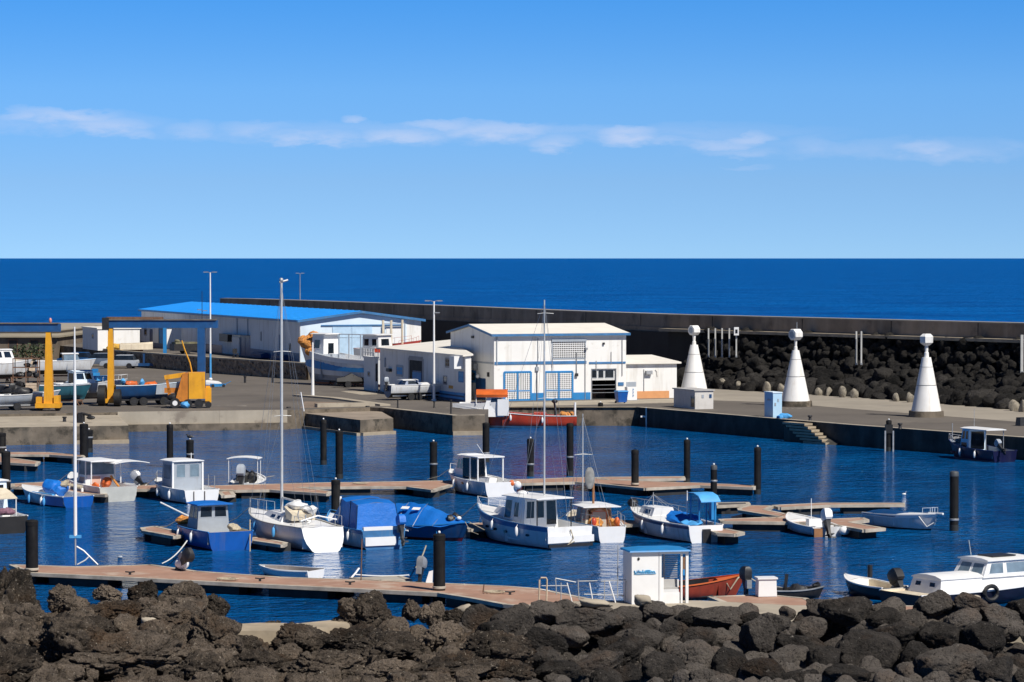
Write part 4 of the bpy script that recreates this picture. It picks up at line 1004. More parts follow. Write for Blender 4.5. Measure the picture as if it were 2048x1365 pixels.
# pale blue cabinet
c0 = P(1546, 836, QZ)
pc = thing('service_cabinet', 'pale blue upright cabinet on the quay edge beside the steps', 'cabinet', c0, RZ)
m = MB(); m.box(0, .74, 0, 1.5, 0, 1.85); m.build('body', mat('pale_blue_cabinet', (.42, .62, .78), .6, var=.06), pc, smooth=False)
m = MB(); m.box(-.04, .78, -.04, 1.54, 1.851, 1.93); m.build('top', walll, pc, smooth=False)
CF = Wall(c0, RZ, (0, 0), (.74, 0), 0, 1.85); CL_ = Wall(c0, RZ, (0, 1.5), (0, 0), 0, 1.85)
wbox(pc, CF, 1549, 806, 1552, 812, .03, greyp, 'handle'); wbox(pc, CF, 1555, 798, 1557.5, 804, .03, greyp, 'plate'); wbox(pc, CL_, 1535, 798, 1541, 802, .03, greyp, 'plate')
th = thing('tarpaulin_heap', 'folded blue tarpaulin lying right of the pale blue cabinet', 'tarpaulin', P(1568, 838, QZ)); m = MB(); m.ell((0, 0, .18), (.55, .4, .2), 10, 6); m.ell((-.3, -.1, .14), (.3, .3, .15), 10, 6); m.build('folds', tarpl, th)
# quay steps: seven treads going down to the right along the face
qs = thing('quay_steps', 'flight of pale stone steps going down the quay face to the water', 'steps', P(1578, 842, QZ))
rdn = Vector((rdir.y, -rdir.x, 0)); rdn = rdn if rdn.y < 0 else -rdn
o_ = qs.location
for k in range(7):
    px = 1595 + k * 6.9; z = QZ - .02 - .215 * (k + .2)
    a = hit(px - 14, 843, Vector((ra.x, ra.y, 0)), rdir)[0]; p0 = Vector((ra.x, ra.y, 0)) + rdir * a - Vector((o_.x, o_.y, 0)); p1 = p0 + rdir * 2.6
    m = MB(); m.prism([xy(p0), xy(p1), xy(p1 + rdn * .75), xy(p0 + rdn * .75)], z - .16 - QZ, z - QZ); m.build('step', conct if k else conct, qs, smooth=False)
m = MB()
a = hit(1583, 843, Vector((ra.x, ra.y, 0)), rdir)[0]; p0 = Vector((ra.x, ra.y, 0)) + rdir * a - Vector((o_.x, o_.y, 0)); p1 = p0 + rdir * 5.6
m.add([p + Vector((0, 0, z - QZ)) for p in (p0, p1) for z in (-1.2,)] + [p0 + Vector((0, 0, QZ - .25 - QZ)), p1 + Vector((0, 0, -1.3))] + [q + rdn * .7 for q in (p0 + Vector((0, 0, -1.2 - QZ)), p1 + Vector((0, 0, -1.2 - QZ)), p0 + Vector((0, 0, -.4)), p1 + Vector((0, 0, -1.7)))],
      [(4, 5, 7, 6), (6, 7, 3, 2)]); m.build('stair_body', concd, qs, smooth=False)
# breakwater posts
def bwpost(pxs, y0, y1, lab, grp=None, mt=cleanw, w=.13):
    for px, lb_ in zip(pxs, lab):
        w_ = wall_near(P(px, 760, QZ)); q = min((prof), key=lambda f: abs(f[1].x / f[1].y - (px - 1024) / 6000))[1]
        Y = q.y - 3.2; a = PD(px, y1, Y); b = PD(px, y0, Y)
        t = thing('wall_post', lb_, 'post', (a.x, a.y, a.z), group=grp)
        m = MB(); m.box(-w, w, -.12, .12, 0, b.z - a.z); m.build('post', mt, t, smooth=False)
        m = MB(); m.box(-w * 1.3, w * 1.3, -.17, -.121, -.05, .12); m.build('foot', greym, t, smooth=False)
bwpost([1417, 1430.5, 1444, 1458.5, 1472.5], 657, 714, ['first thin white post from the left beside the leftmost beacon', 'second white post of the row of five on the breakwater', 'middle white post of the row of five on the breakwater', 'fourth white post of the row of five on the breakwater', 'broad last white post of the five, with a lamp box on top'], 'white posts on the breakwater face', w=.065, mt=mat('greyed_white_post', (.50, .50, .48), .7))
bwpost([1712.5, 1722.5], 663, 729, ['left post of the white pair between second and third beacon', 'right post of the white pair between second and third beacon'], 'white posts on the breakwater face', w=.065, mt=mat('greyed_white_post', (.50, .50, .48), .7))
bwpost([2043.5], 670, 746, ['single white post on the breakwater at the right edge'], 'white posts on the breakwater face', w=.11, mt=mat('greyed_white_post', (.50, .50, .48), .7))
q = min((prof), key=lambda f: abs(f[1].x / f[1].y - (1472.5 - 1024) / 6000))[1]; tb = PD(1472.5, 671, q.y - 3.25)
lx = thing('lamp_box', 'white lamp box on top of the last of the five posts', 'lamp', tb); m = MB(); m.box(-.22, .22, -.3, .1, 0, .75); m.build('housing', cleanw, lx, smooth=False); m = MB(); m.box(-.1, .1, -.33, -.301, .2, .55); m.build('lens', glass, lx, smooth=False)

# ================================================================== docks and pilings
DZ = .48
def dock(name, label, poly, z=DZ, deck=deckm, floats=True, cat='floating dock', th=.13, gap=2.4):
    """poly: pixel outline of the deck; a wooden deck with pale edge beams on dark floats"""
    pts = [P(x, y, z) for x, y in poly]; c = sum(pts, Vector()) / len(pts); c.z = 0
    t = thing(name, label, cat, c)
    L_ = [xy(p - c) for p in pts]; n = len(L_)
    A = sum(L_[i][0] * L_[(i + 1) % n][1] - L_[(i + 1) % n][0] * L_[i][1] for i in range(n))
    if A < 0: L_ = L_[::-1]
    m = MB(); m.prism(L_, z - .05, z); o = m.build('deck', deck, t, smooth=False)
    bm = bmesh.new(); bm.from_mesh(o.data); bmesh.ops.triangulate(bm, faces=[f for f in bm.faces if len(f.verts) > 4]); bm.to_mesh(o.data); bm.free()
    m = MB(); me_ = MB()
    for i in range(n):
        a, b = Vector((*L_[i], 0)), Vector((*L_[(i + 1) % n], 0)); d = (b - a)
        if d.length < .1: continue
        d.normalize(); nn = Vector((d.y, -d.x, 0))
        me_.prism([xy(a - d * .02), xy(b + d * .02), xy(b + nn * .10), xy(a + nn * .10)], z - th, z + .012)
        me_.prism([xy(a - nn * .14), xy(b - nn * .14), xy(b - nn * .001), xy(a - nn * .001)], z + .001, z + .014)
    me_.build('edge_beam', deckedge, t, smooth=False)
    ins = []                       # floats under the outline: short dark boxes with gaps
    for i in range(n):
        a, b = Vector((*L_[i], 0)), Vector((*L_[(i + 1) % n], 0)); d = b - a; ln = d.length
        if ln < 1.6: continue
        d.normalize(); nn = Vector((d.y, -d.x, 0)); k = max(1, int(ln / gap))
        for j in range(k):
            p = a + d * (ln * (j + .5) / k) - nn * .42; w = ln / k * .62
            f = MB(); f.cbox((p.x, p.y, .10), (w, .7, .55), math.atan2(d.y, d.x)); f.build('float', floatm, t, smooth=False)
    return t
# front walkway
dock('floating_dock', 'long brown front dock running in front of the lava rocks', [(22, 1130), (150, 1134), (262, 1131.5), (300, 1130), (392, 1143), (560, 1155), (745, 1161), (900, 1168), (1010, 1173), (1075, 1178), (1180, 1199), (1190, 1204), (1060, 1214), (1010, 1209), (940, 1196), (878, 1186.5), (690, 1177), (500, 1168), (250, 1155), (60, 1146)])
dock('dock_finger', 'grey triangular dock corner piece beside the upturned outboard motor', [(700, 1156.5), (800, 1153), (820, 1160), (760, 1161)], z=.50, deck=mat('grey_deck', (.36, .33, .29), .8, var=.1, coord='pos'), cat='dock')
# middle walkway
dock('floating_dock', 'middle dock walkway between the two rows of moored boats', [(268, 972), (330, 971), (420, 972), (500, 970), (640, 966), (760, 964.5), (905, 961.5), (1030, 960), (1150, 955.5), (1190, 955), (1230, 960.5), (1400, 966.5), (1508, 971), (1508, 975.5), (1400, 971.5), (1290, 977), (1190, 967), (1150, 964.5), (1030, 967.5), (900, 970), (865, 980.5), (815, 974), (760, 973.5), (660, 974.5), (596, 975), (662, 983.5), (655, 988), (540, 980), (470, 981), (420, 979), (268, 979)])
dock('dock_finger', 'thin far dock finger between the two tall pilings', [(1180, 955), (1366, 953.5), (1368, 957), (1210, 960)], cat='dock')
dock('dock_finger', 'short dock finger under the blue sheltered outboard boat', [(438, 984), (462, 983), (468, 990), (446, 992)], cat='dock', z=.4)
dock('floating_dock', 'short dock between the blue striped boat and the canopy boat', [(25, 968), (120, 963), (200, 975), (212, 990), (150, 987), (60, 975), (25, 974)])
dock('floating_dock', 'dark far dock ends at the left edge below the quay', [(0, 905), (95, 905), (165, 911), (168, 914.5), (100, 910), (0, 909.5)], cat='floating dock')
dock('floating_dock', 'low wide dock end cut by the left edge', [(-60, 912), (5, 914), (78, 924), (72, 929), (0, 925), (-60, 926)])
# right dock with its fingers
dock('floating_dock', 'right hand dock crossing with diagonal brown walkway', [(1478, 1017), (1500, 1011.5), (1545, 1012), (1530, 1020), (1585, 1031), (1650, 1039), (1725, 1036), (1735, 1040), (1700, 1045), (1768, 1057), (1728, 1060), (1660, 1048), (1600, 1045), (1445, 1043), (1440, 1039), (1565, 1034), (1530, 1029), (1480, 1021)])
dock('dock_finger', 'long thin far finger of the right hand dock', [(1547, 1011), (1650, 1006.5), (1806, 1006.5), (1806, 1009.5), (1660, 1010.5), (1560, 1015.5)], cat='dock')
dock('dock_finger', 'dark dock end behind the blue sunshade', [(1430, 1006), (1495, 1005), (1498, 1009), (1432, 1012)], cat='dock', deck=mat('dark_deck', (.09, .08, .075), .8, coord='pos'))
dock('dock_finger', 'small square dock end right of the blue striped fishing boat', [(1422, 1061), (1450, 1058), (1486, 1065), (1470, 1068.5), (1436, 1067)], cat='dock', z=.55)
dock('dock_finger', 'weathered dock end left of the small dark blue boat', [(284, 1056), (310, 1053), (348, 1062), (372, 1068), (350, 1073), (288, 1062)], cat='dock', z=.5)
dock('dock_finger', 'narrow plank dock under the bow of the sailing yacht', [(500, 1076), (520, 1075), (572, 1086), (565, 1090), (503, 1081)], cat='dock', z=.38)
dock('dock_finger', 'short dock left of the bow of the white cabin cruiser', [(926, 1050), (960, 1046), (985, 1048), (985, 1056), (940, 1059)], cat='dock')
dock('dock_finger', 'dock piece between the cabin cruiser and the wooden wheelhouse boat', [(1235, 1040), (1275, 1042), (1280, 1049), (1240, 1050)], cat='dock')
dock('dock_finger', 'dock end behind the small open boat on the left', [(0, 1016), (28, 1018), (20, 1026), (0, 1026)], cat='dock')
dock('dock_ramp', 'brown ramp planks between the white stern boat and the dark rocks', [(1420, 1194), (1530, 1190), (1610, 1197), (1640, 1212), (1470, 1214)], cat='dock', z=.6)
dock('dock_ramp', 'brown dock end under the dark stern of the white launch', [(1738, 1211), (1835, 1213), (1838, 1228), (1790, 1236), (1745, 1222)], cat='dock', z=.5)
# pilings
PIL = [(12, 903, 985, 18, 'thick dark piling at the left edge near the low dock end'), (2, 866, 922, 20, 'stubby black piling cut by the left edge below the quay'),
 (64, 1040, 1144, 25, 'thick black piling standing through the left end of the front dock'), (168, 848, 925, 17, 'black piling in front of the lower slip'), (178, 860, 905, 15, 'second black piling half hidden behind the one at the slip'),
 (340, 849, 935, 13, 'slim black piling left of the one with a bird'), (380, 880, 928, 15, 'black piling behind the white wheelhouse boat with a bird on top'), (647, 840, 930, 13, 'farther of the two tall pilings beside the yacht mast'),
 (678.5, 862, 958, 15, 'nearer tall piling beside the yacht mast'), (671.5, 960, 1030, 18, 'thick piling behind the blue canopy boat'), (867, 884, 962, 15, 'lone piling behind the middle walkway left of the small cruiser'),
 (972, 846, 925, 14, 'tall piling behind the small white cruiser'), (1061, 878, 953, 14, 'piling between the small cruiser and the thin mast'), (1140, 847, 952, 14, 'tall piling in front of the red fishing boat stern'),
 (1270, 900, 972, 15, 'piling standing through the middle walkway'), (1374, 880, 967, 13, 'piling at the end of the thin far finger'), (1427.5, 931, 1005, 13, 'grey headed piling above the blue sunshade'),
 (1515, 895, 989, 14, 'tall piling at the right end of the middle walkway'), (878.5, 1068, 1181, 24, 'nearest thick piling standing through the front dock'), (1908, 943, 1062, 18, 'lone tall piling in open water on the right'),
 (1777.5, 841, 903, 11, 'square capped fender pile at the outer quay face'), (1201, 806, 851, 10, 'black fender pile on the quay wall below the doorway')]
rp = random.Random(9)
for px, y0, y1, w, lab in PIL:
    indock = lab.count('through') > 0
    b = P(px, y1, DZ if indock else 0)
    if px == 1777.5: b = P(px, 903, 0)
    H = PD(px, y0, b.y).z; r = w / 2 * b.y / 6000
    t = thing('piling', lab, 'piling', (b.x, b.y, 0), group='mooring pilings')
    m = MB(); m.lathe([(r, -2), (r, H - .25)], 18); m.build('shaft', pile, t)
    m = MB(); m.lathe([(r * 1.0, H - .25), (r * 1.04, H - .24), (r * 1.04, H - .06), (r * .9, H - .01), (.05, H + .02)], 18); m.build('cap', pilecap if px in (1427.5, 1908) else pile, t)
    if rp.random() < .6: m = MB(); m.ell((0, 0, H + .06), (.055, .055, .06)); m.build('tip_light', cleanw, t)
    if rp.random() < .45 or indock:
        z = (DZ + .06) if indock else rp.uniform(.5, 1.2)
        m = MB(); m.lathe([(r * 1.05, z), (r * 1.12, z + .02), (r * 1.12, z + .09), (r * 1.05, z + .11)], 16); m.build('guide_ring', greym if not indock else deckedge, t)
    m = MB(); m.lathe([(r * 1.02, -.3), (r * 1.03, .3)], 16); m.build('weed_band', anti, t)
    if px == 1777.5: 
        m = MB(); m.box(-r * 1.3, r * 1.3, -r * 1.3, r * 1.3, H - .9, H - .3); m.build('bumper', black, t, smooth=False)
        for sx in (-1, 1): m = MB(); m.box(sx * .28 - .05, sx * .28 + .05, -.3, -.2, -.5, 1.45); m.build('guide_rail', galv, t, smooth=False)
# gull standing on a piling
b = P(380, 928, 0); H = PD(380, 881, b.y).z
gl = thing('gull', 'grey gull perched on the piling behind the wheelhouse boat', 'bird', (b.x, b.y, H + .04))
m = MB(); m.ell((0, 0, .20), (.20, .09, .10), 10, 7); m.ell((-.17, 0, .33), (.07, .055, .06), 8, 6); m.tube([(-.1, 0, .24), (-.17, 0, .33)], .05, 6); m.tube([(-.22, 0, .33), (-.31, 0, .31)], .02, 5, .005); m.tube([(.15, 0, .2), (.34, 0, .17)], .05, 6, .01)
m.tube([(.0, .03, .13), (.0, .03, 0)], .01, 4); m.tube([(.0, -.03, .13), (.0, -.03, 0)], .01, 4); m.build('body', darkm, gl)

# ================================================================== boats
class Boat:
    def __init__(s, label, stern, bowx, L, B, fs, fb, z0=0., cat='boat', name='boat', hull=None, stripe=None, bottom=None, tw=.86, rake=.10, p=2.3, group=None, transom=None, deep=.35, swz=.0, rail=None, flip=None, heading=None, wl=.07, sheer_p=1.8, hullname='hull', rev=0, round_=False, moor=True):
        s.rev = rev
        s.L, s.B, s.fs, s.fb, s.tw, s.p, s.rake, s.sp = L, B, fs, fb, tw, p, rake, sheer_p
        o = P(*stern, z0)
        if heading is None:        # heading so that the bow lands on the bow pixel column
            best = None
            for k in range(-1700, 1701):
                th = k / 1000; x = o.x - L * math.sin(th); y = o.y + L * math.cos(th)
                e = abs(1024 + FPX * x / (y * math.cos(PITCH) + CAM_H * math.sin(PITCH)) - bowx)
                if best is None or e < best[0]: best = (e, th)
            heading = best[1]
        s.th = heading
        s.t = thing(name, label, cat, o, heading, group); s.z0_ = z0
        n = 22; rings = []
        rows = [(1.0, 1.0), (.985, .80), (.955, .5), (.90, .2), (.86, 'w'), (.80, -.0), (.5, -.6), (.02, -1)]
        if round_: rows = [(1.0, 1.0), (.995, .82), (.965, .60), (.88, .36), (.66, 'w'), (.5, 0), (.25, -.6), (.02, -1)]
        for i in range(n + 1):
            t = i / n; w = s.hw(t); zs = s.sz(t); ring = []
            for (f, z) in rows:
                flare = 1 - (1 - f) * (1 + 1.8 * t * t); flare = max(flare, .0)
                zz = zs * z if not isinstance(z, str) and z >= 0 else (wl if z == 'w' else deep * z)
                if z == 0: zz = -.04
                yy = s.yy(t, zz)
                ring.append((w * flare, yy, zz))
            rings.append(ring)
        hull = hull or hullw; stripe = stripe or hull; bottom = bottom or anti
        m = MB(); k = len(rows)
        vs = [p_ for r in rings for p_ in r]; nv = len(vs); vs += [(-x, y, z) for x, y, z in vs]
        mi = [1, 0, 0, 0, 2, 2, 2]
        for j in range(k - 1):
            m.mi = mi[j]
            if j == 0: m.add(vs, [])
            for i in range(n):
                a, b_, c, d = i * k + j, (i + 1) * k + j, (i + 1) * k + j + 1, i * k + j + 1
                m.f.append([a, d, c, b_]); m.m.append(m.mi); m.f.append([a + nv, b_ + nv, c + nv, d + nv]); m.m.append(m.mi)
        m.build(hullname, [hull, stripe, bottom], s.t, ang=60)
        # transom
        m = MB(); r0 = rings[0]; pts = [(x, y, z) for x, y, z in r0]; full = pts + [(-x, y, z) for x, y, z in pts[::-1]]
        m.add(full, [tuple(range(len(full)))]); m.add([(x, y + .04, z) for x, y, z in full], [tuple(range(len(full)))[::-1]])
        m.build('transom', transom or hull, s.t, smooth=False)
        if z0 == 0 and L > 4.2:
            m = MB()
            for sx in ((-1, 1) if moor else ()): m.tube([(sx * .12, s.yy(1, fb) - .15, fb + .03), (sx * .5, L + .5, fb * .62), (sx * .9, L + 1.3, .5)], .016, 4)
            if moor: m.build('mooring_line', rope, s.t)
            if L > 5.4:
                for t_ in (.28, .55): s.fender(t_, -1, (cleanw, tarpl, cleanw)[int(L * 10 + t_ * 10) % 3])
        # gunwale
        for sx in (1, -1):
            m = MB(); m.loft([[(sx * s.hw(t) * 1.0, s.yy(t, s.sz(t)), s.sz(t) - .03), (sx * (s.hw(t) + .035), s.yy(t, s.sz(t)), s.sz(t) - .01), (sx * (s.hw(t) + .03), s.yy(t, s.sz(t)), s.sz(t) + .035), (sx * max(s.hw(t) - .05, 0), s.yy(t, s.sz(t)), s.sz(t) + .035)] for t in [q / 22 for q in range(23)]])
            m.build('gunwale', rail or (stripe if stripe is not hull else cleanw), s.t, ang=60)
    def hw(s, t):
        if t < .4: f = lerp(s.tw, 1, sm(t / .4))
        else: f = 1 - ((t - .4) / .6) ** s.p
        return max(s.B / 2 * f, .012)
    def sz(s, t): return s.fs + (s.fb - s.fs) * t ** s.sp + .04 * (1 - t) ** 3
    def yy(s, t, z): return t * s.L * (1 - s.rake * (1 - max(min(z / s.fb, 1), -.4)) * t ** 2) - s.rev * max(0, 1 - 4 * t) * max(0, s.fs - z)
    def deck(s, t0=.5, t1=1., z=-.05, mt=None, name='foredeck', crown=.06, inset=.03):
        m = MB(); rs = []
        for q in range(13):
            t = lerp(t0, t1, q / 12); w = max(s.hw(t) - inset, .01); zz = s.sz(t) + z; y = s.yy(t, s.sz(t))
            rs.append([(w * k, y, zz + crown * (1 - k * k)) for k in (-1, -.5, 0, .5, 1)])
        m.loft(rs, closed=False, cap0=False, cap1=False); t_ = rs[0]
        m.add([(-max(s.hw(t0) - inset, .01), s.yy(t0, s.sz(t0)), .15), (max(s.hw(t0) - inset, .01), s.yy(t0, s.sz(t0)), .15)] + [t_[4], t_[2], t_[0]], [(0, 1, 2, 3, 4)])
        m.build(name, mt or cleanw, s.t, ang=50)
    def cockpit(s, t0=.02, t1=.5, z=.22, mt=None, wallm=None, w_in=.14, name='cockpit'):
        mt = mt or cleanw; m = MB(); rs = []
        for q in range(9):
            t = lerp(t0, t1, q / 8); w = s.hw(t) - w_in; y = s.yy(t, s.sz(t)); zs = s.sz(t)
            rs.append([(-s.hw(t) + .02, y, zs), (-w, y, zs + .01), (-w, y, z), (w, y, z), (w, y, zs + .01), (s.hw(t) - .02, y, zs)])
        m.loft(rs, closed=False, cap0=False, cap1=False)
        w = s.hw(t0); m.add([(-w, s.yy(t0, 1), z), (w, s.yy(t0, 1), z), (w, s.yy(t0, 1), s.sz(t0)), (-w, s.yy(t0, 1), s.sz(t0))], [(0, 3, 2, 1)])
        m.build(name, mt, s.t, ang=40)
    def house(s, y0, y1, w0, w1, z0, z1, rf=.3, rb=.0, mt=None, roofm=None, ov=(.15, .15, .08), wins=None, name='wheelhouse', th=.07, taper=1.0, frame=None, gm=None, roof=True, crown=.05, solid=True):
        """a cabin: y0 back, y1 front; w0/w1 half widths at foot and head; rf/rb rakes; taper: front width factor"""
        mt = mt or cleanw
        b = [(-w0, y0, z0), (w0, y0, z0), (w0 * taper, y1, z0), (-w0 * taper, y1, z0)]; tp = [(-w1, y0 + rb, z1), (w1, y0 + rb, z1), (w1 * taper, y1 - rf, z1), (-w1 * taper, y1 - rf, z1)]
        m = MB(); m.loft([b, tp]); h = m.build(name, mt, s.t, smooth=False)
        q = {'back': [b[0], b[1], tp[1], tp[0]], 'right': [b[1], b[2], tp[2], tp[1]], 'front': [b[2], b[3], tp[3], tp[2]], 'left': [b[3], b[0], tp[0], tp[3]]}
        for (side, u0, u1, v0, v1) in (wins or []):
            window(s.t, q[side], u0, u1, v0, v1, fm=frame or mt, gm=gm or glass, fw=.035, ft=.012)
        if roof:
            of, ob, os_ = ov; m = MB(); ys = [y0 + rb - ob, (y0 + y1) / 2, y1 - rf + of]; ws = [w1 + os_, lerp(w1, w1 * taper, .5) + os_, w1 * taper + os_]
            m.loft([[(-w, y, z1 + .001), (-w, y, z1 + th * .6), (-w * .6, y, z1 + th + crown * .7), (0, y, z1 + th + crown), (w * .6, y, z1 + th + crown * .7), (w, y, z1 + th * .6), (w, y, z1 + .001)] for y, w in zip(ys, ws)])
            m.build('roof', roofm or mt, s.t, ang=25)
        return q
    def posts(s, pts, z0, z1, r=.02, mt=None, name='canopy_post'):
        for p_ in pts:
            m = MB(); m.tube([(p_[0], p_[1], z0), (p_[0] if len(p_) < 4 else p_[2], p_[1] if len(p_) < 4 else p_[3], z1)], r, 6); m.build(name, mt or cleanw, s.t)
    def rails(s, t0, t1, h=.45, n=5, r=.013, mt=None, name='pulpit_rail', inset=.06):
        m = MB(); top = {1: [], -1: []}
        for sx in (1, -1):
            for q in range(n):
                t = lerp(t0, t1, q / (n - 1)); x = sx * max(s.hw(t) - inset, .0); y = s.yy(t, s.sz(t)); z = s.sz(t)
                m.tube([(x, y, z), (x, y, z + h)], r, 5); top[sx].append((x, y, z + h))
        m.tube(top[1] + top[-1][::-1], r, 5) if t1 > .95 else (m.tube(top[1], r, 5), m.tube(top[-1], r, 5))
        m.build(name, mt or cleanw, s.t)
    def outboard(s, x=0, y=-.25, z=.0, sc=1.0, cowl=None, tilt=.0, name='outboard_motor', lift=0):
        e = bpy.data.objects.new(name, None); COL.objects.link(e); e.parent = s.t; e.location = (x, y, s.fs + z); e.rotation_euler = (-tilt, 0, 0)
        outboard_parts(e, sc, cowl)
        return e
    def fender(s, t, sx, mt=None, z=-.35):
        m = MB(); m.ell((sx * (s.hw(t) + .10), s.yy(t, s.sz(t)), s.sz(t) + z), (.09, .09, .24), 8, 8); m.tube([(sx * (s.hw(t) + .10), s.yy(t, s.sz(t)), s.sz(t) + z + .2), (sx * s.hw(t), s.yy(t, s.sz(t)), s.sz(t) + .03)], .015, 4); m.build('fender', mt or cleanw, s.t)
    def ports(s, ts, sx=-1, f=.62, r=.07, mt=None):
        for t in ts:
            m = MB(); x = sx * s.hw(t) * .965; y = s.yy(t, s.sz(t) * f); z = s.sz(t) * f
            m.add([(x * 1.03, y + r * 1.5 * math.cos(a), z + r * .7 * math.sin(a)) for a in [k * math.pi / 5 for k in range(10)]] + [(x * .96, y + r * 1.5 * math.cos(a), z + r * .7 * math.sin(a)) for a in [k * math.pi / 5 for k in range(10)]],
                  [tuple(range(10)), tuple(range(10, 20))[::-1]] + [(k, (k + 1) % 10, (k + 1) % 10 + 10, k + 10) for k in range(10)])
            m.build('porthole', mt or glass, s.t, smooth=False)
    def mast(s, y, z0, px=None, top=None, H=None, r=.05, mt=None, x=0, stays=True, spread=(.55,), boom=None, r1=None):
        if H is None:
            w = s.t.matrix_basis @ Vector((x, y, 0)); wp = Vector((x * math.cos(s.th) - y * math.sin(s.th), x * math.sin(s.th) + y * math.cos(s.th), 0)) + s.t.location
            H = PD(1024 + FPX * wp.x / wp.y, top, wp.y).z - s.t.location.z
        m = MB(); m.lathe([(r, z0), (r, lerp(z0, H, .6)), (r1 or r * .7, H)], 10, (x, y, 0)); mo = m.build('mast', mt or alu, s.t)
        for k in spread:
            z = lerp(z0, H, k); m = MB(); m.tube([(x - .45, y - .1, z), (x, y, z + .03), (x + .45, y - .1, z)], .014, 5); m.build('spreader', mt or alu, mo)
        if stays:
            m = MB(); e = [(0, s.yy(1, s.fb) - .05, s.fb), (0, .1, s.fs)] + [(sx * s.hw(t) * .95, s.yy(t, s.sz(t)), s.sz(t)) for sx in (1, -1) for t in (y / s.L, y / s.L - .09)]
            for q in e: m.tube([(x, y, H - .1), q], .008, 3)
            for sx in (1, -1):
                z = lerp(z0, H, spread[0]) if spread else H * .5; m.tube([(x, y, z), (sx * s.hw(y / s.L + .08) * .95, s.yy(y / s.L + .08, 1), s.sz(.5))], .007, 3)
            m.build('rigging', galv, mo)
        return mo, H
def outboard_parts(e, sc=1.0, cowl=None):
    m = MB(); m.loft([[(x * sc * w, y * sc * w + oy * sc, z * sc) for x, y in ((-.16, -.26), (.16, -.26), (.19, .0), (.15, .24), (-.15, .24), (-.19, .0))] for z, w, oy in ((.02, .8, 0), (.10, 1.0, -.02), (.34, 1.02, -.02), (.46, .86, 0), (.53, .5, .03))])
    m.build('cowling', cowl or darkm, e, ang=40)
    m = MB(); m.loft([[(x * sc, y * sc, z * sc) for x, y in ((-a, -b_), (a, -b_), (a, b_), (-a, b_))] for z, a, b_ in ((.03, .12, .16), (-.35, .06, .10), (-.62, .05, .12))]); m.box(-.14 * sc, .14 * sc, -.26 * sc, .14 * sc, -.64 * sc, -.61 * sc)
    m.ell((0, -.02, -.80 * sc), (.06 * sc, .20 * sc, .06 * sc), 8, 6); m.loft([[(x * sc, y * sc, z * sc) for x, y in ((-.03, -.10), (.03, -.10), (.03, .10), (-.03, .10))] for z in (-.64, -.98)]); m.build('leg', darkm, e, ang=40)
    m = MB(); m.box(-.10 * sc, .10 * sc, .13 * sc, .32 * sc, -.30 * sc, .02 * sc); m.build('bracket', greym, e, smooth=False)
    m = MB()
    for k in range(3):
        a = k * 2.094; m.cbox((.10 * sc * math.cos(a), -.27 * sc, -.80 * sc + .10 * sc * math.sin(a)), (.16 * sc, .02 * sc, .07 * sc), 0, (0, -a))
    m.build('propeller', darkm, e, smooth=False)
def rope_line(name, label, a, b, sag=.3, r=.02, mt=None, cat='rope'):
    a, b = Vector(a), Vector(b); t = thing(name, label, cat, a)
    m = MB(); m.tube([(b - a) * k / 10 - Vector((0, 0, sag * 4 * (k / 10) * (1 - k / 10))) for k in range(11)], r, 5); m.build('strand', mt or rope, t); return t

# ================================================================== the moored fleet
# white cabin cruiser with mast, in the middle
b = Boat('largest white cabin cruiser with blue rubbing strake and tall thin mast', (1140, 1098), 955, 8.2, 2.9, .98, 1.55, stripe=trimblue, transom=white, rail=trimblue, wl=.06)
b.cockpit(.02, .42, .28); b.deck(.42, 1.0, -.03)
q = b.house(2.5, 4.5, .98, .88, .35, 2.22, rf=.35, rb=.0, mt=cleanw, ov=(.18, 1.25, .16), wins=[('left', .34, .95, .50, .92) if False else ('left', .03, .36, .45, .92), ('left', .48, .72, .50, .88), ('back', .05, .30, .48, .92), ('back', .36, .60, .48, .92), ('back', .66, .97, .30, .92), ('front', .05, .45, .45, .92), ('front', .55, .95, .45, .92), ('right', .1, .45, .5, .9), ('right', .55, .9, .5, .9)])
b.house(4.4, 6.1, .85, .6, 1.2, 1.62, rf=.4, taper=.6, roof=False, name='coachroof')
b.posts([(-.95, 1.35), (.95, 1.35)], .9, 2.22, .03, darkm)
b.mast(2.2, 2.25, top=600, r=.045, stays=True, spread=(.5, .93), r1=.03)
m = MB(); m.ell((-.3, 3.6, 2.38), (.28, .28, .12), 12, 6); m.build('radar_dome', cleanw, b.t)
b.rails(.8, 1.0, .35, 4); b.ports((.42, .55, .68, .2), f=.55, r=.09)
m = MB(); m.box(-1.28, 1.28, -.10, -.005, .30, .62); m.build('stern_board', cleanw, b.t, smooth=False)
m = MB(); m.box(-1.22, 1.22, -.10, -.005, .10, .24); m.build('swim_grid', darkm, b.t, smooth=False)
m = MB(); m.box(-.3, .3, .25, .8, .28, .95); m.build('engine_box', greyp, b.t, smooth=False)
m = MB(); m.tube([(0, -.05, .9), (.1, -.15, .5), (-.2, -.12, .2), (.15, -.15, .35)], .03, 5); m.build('mooring_line', rope, b.t)
m = MB(); m.ell((.1, 5.3, 1.66), (.35, .5, .08), 10, 5); m.build('blue_cover', tarp, b.t)
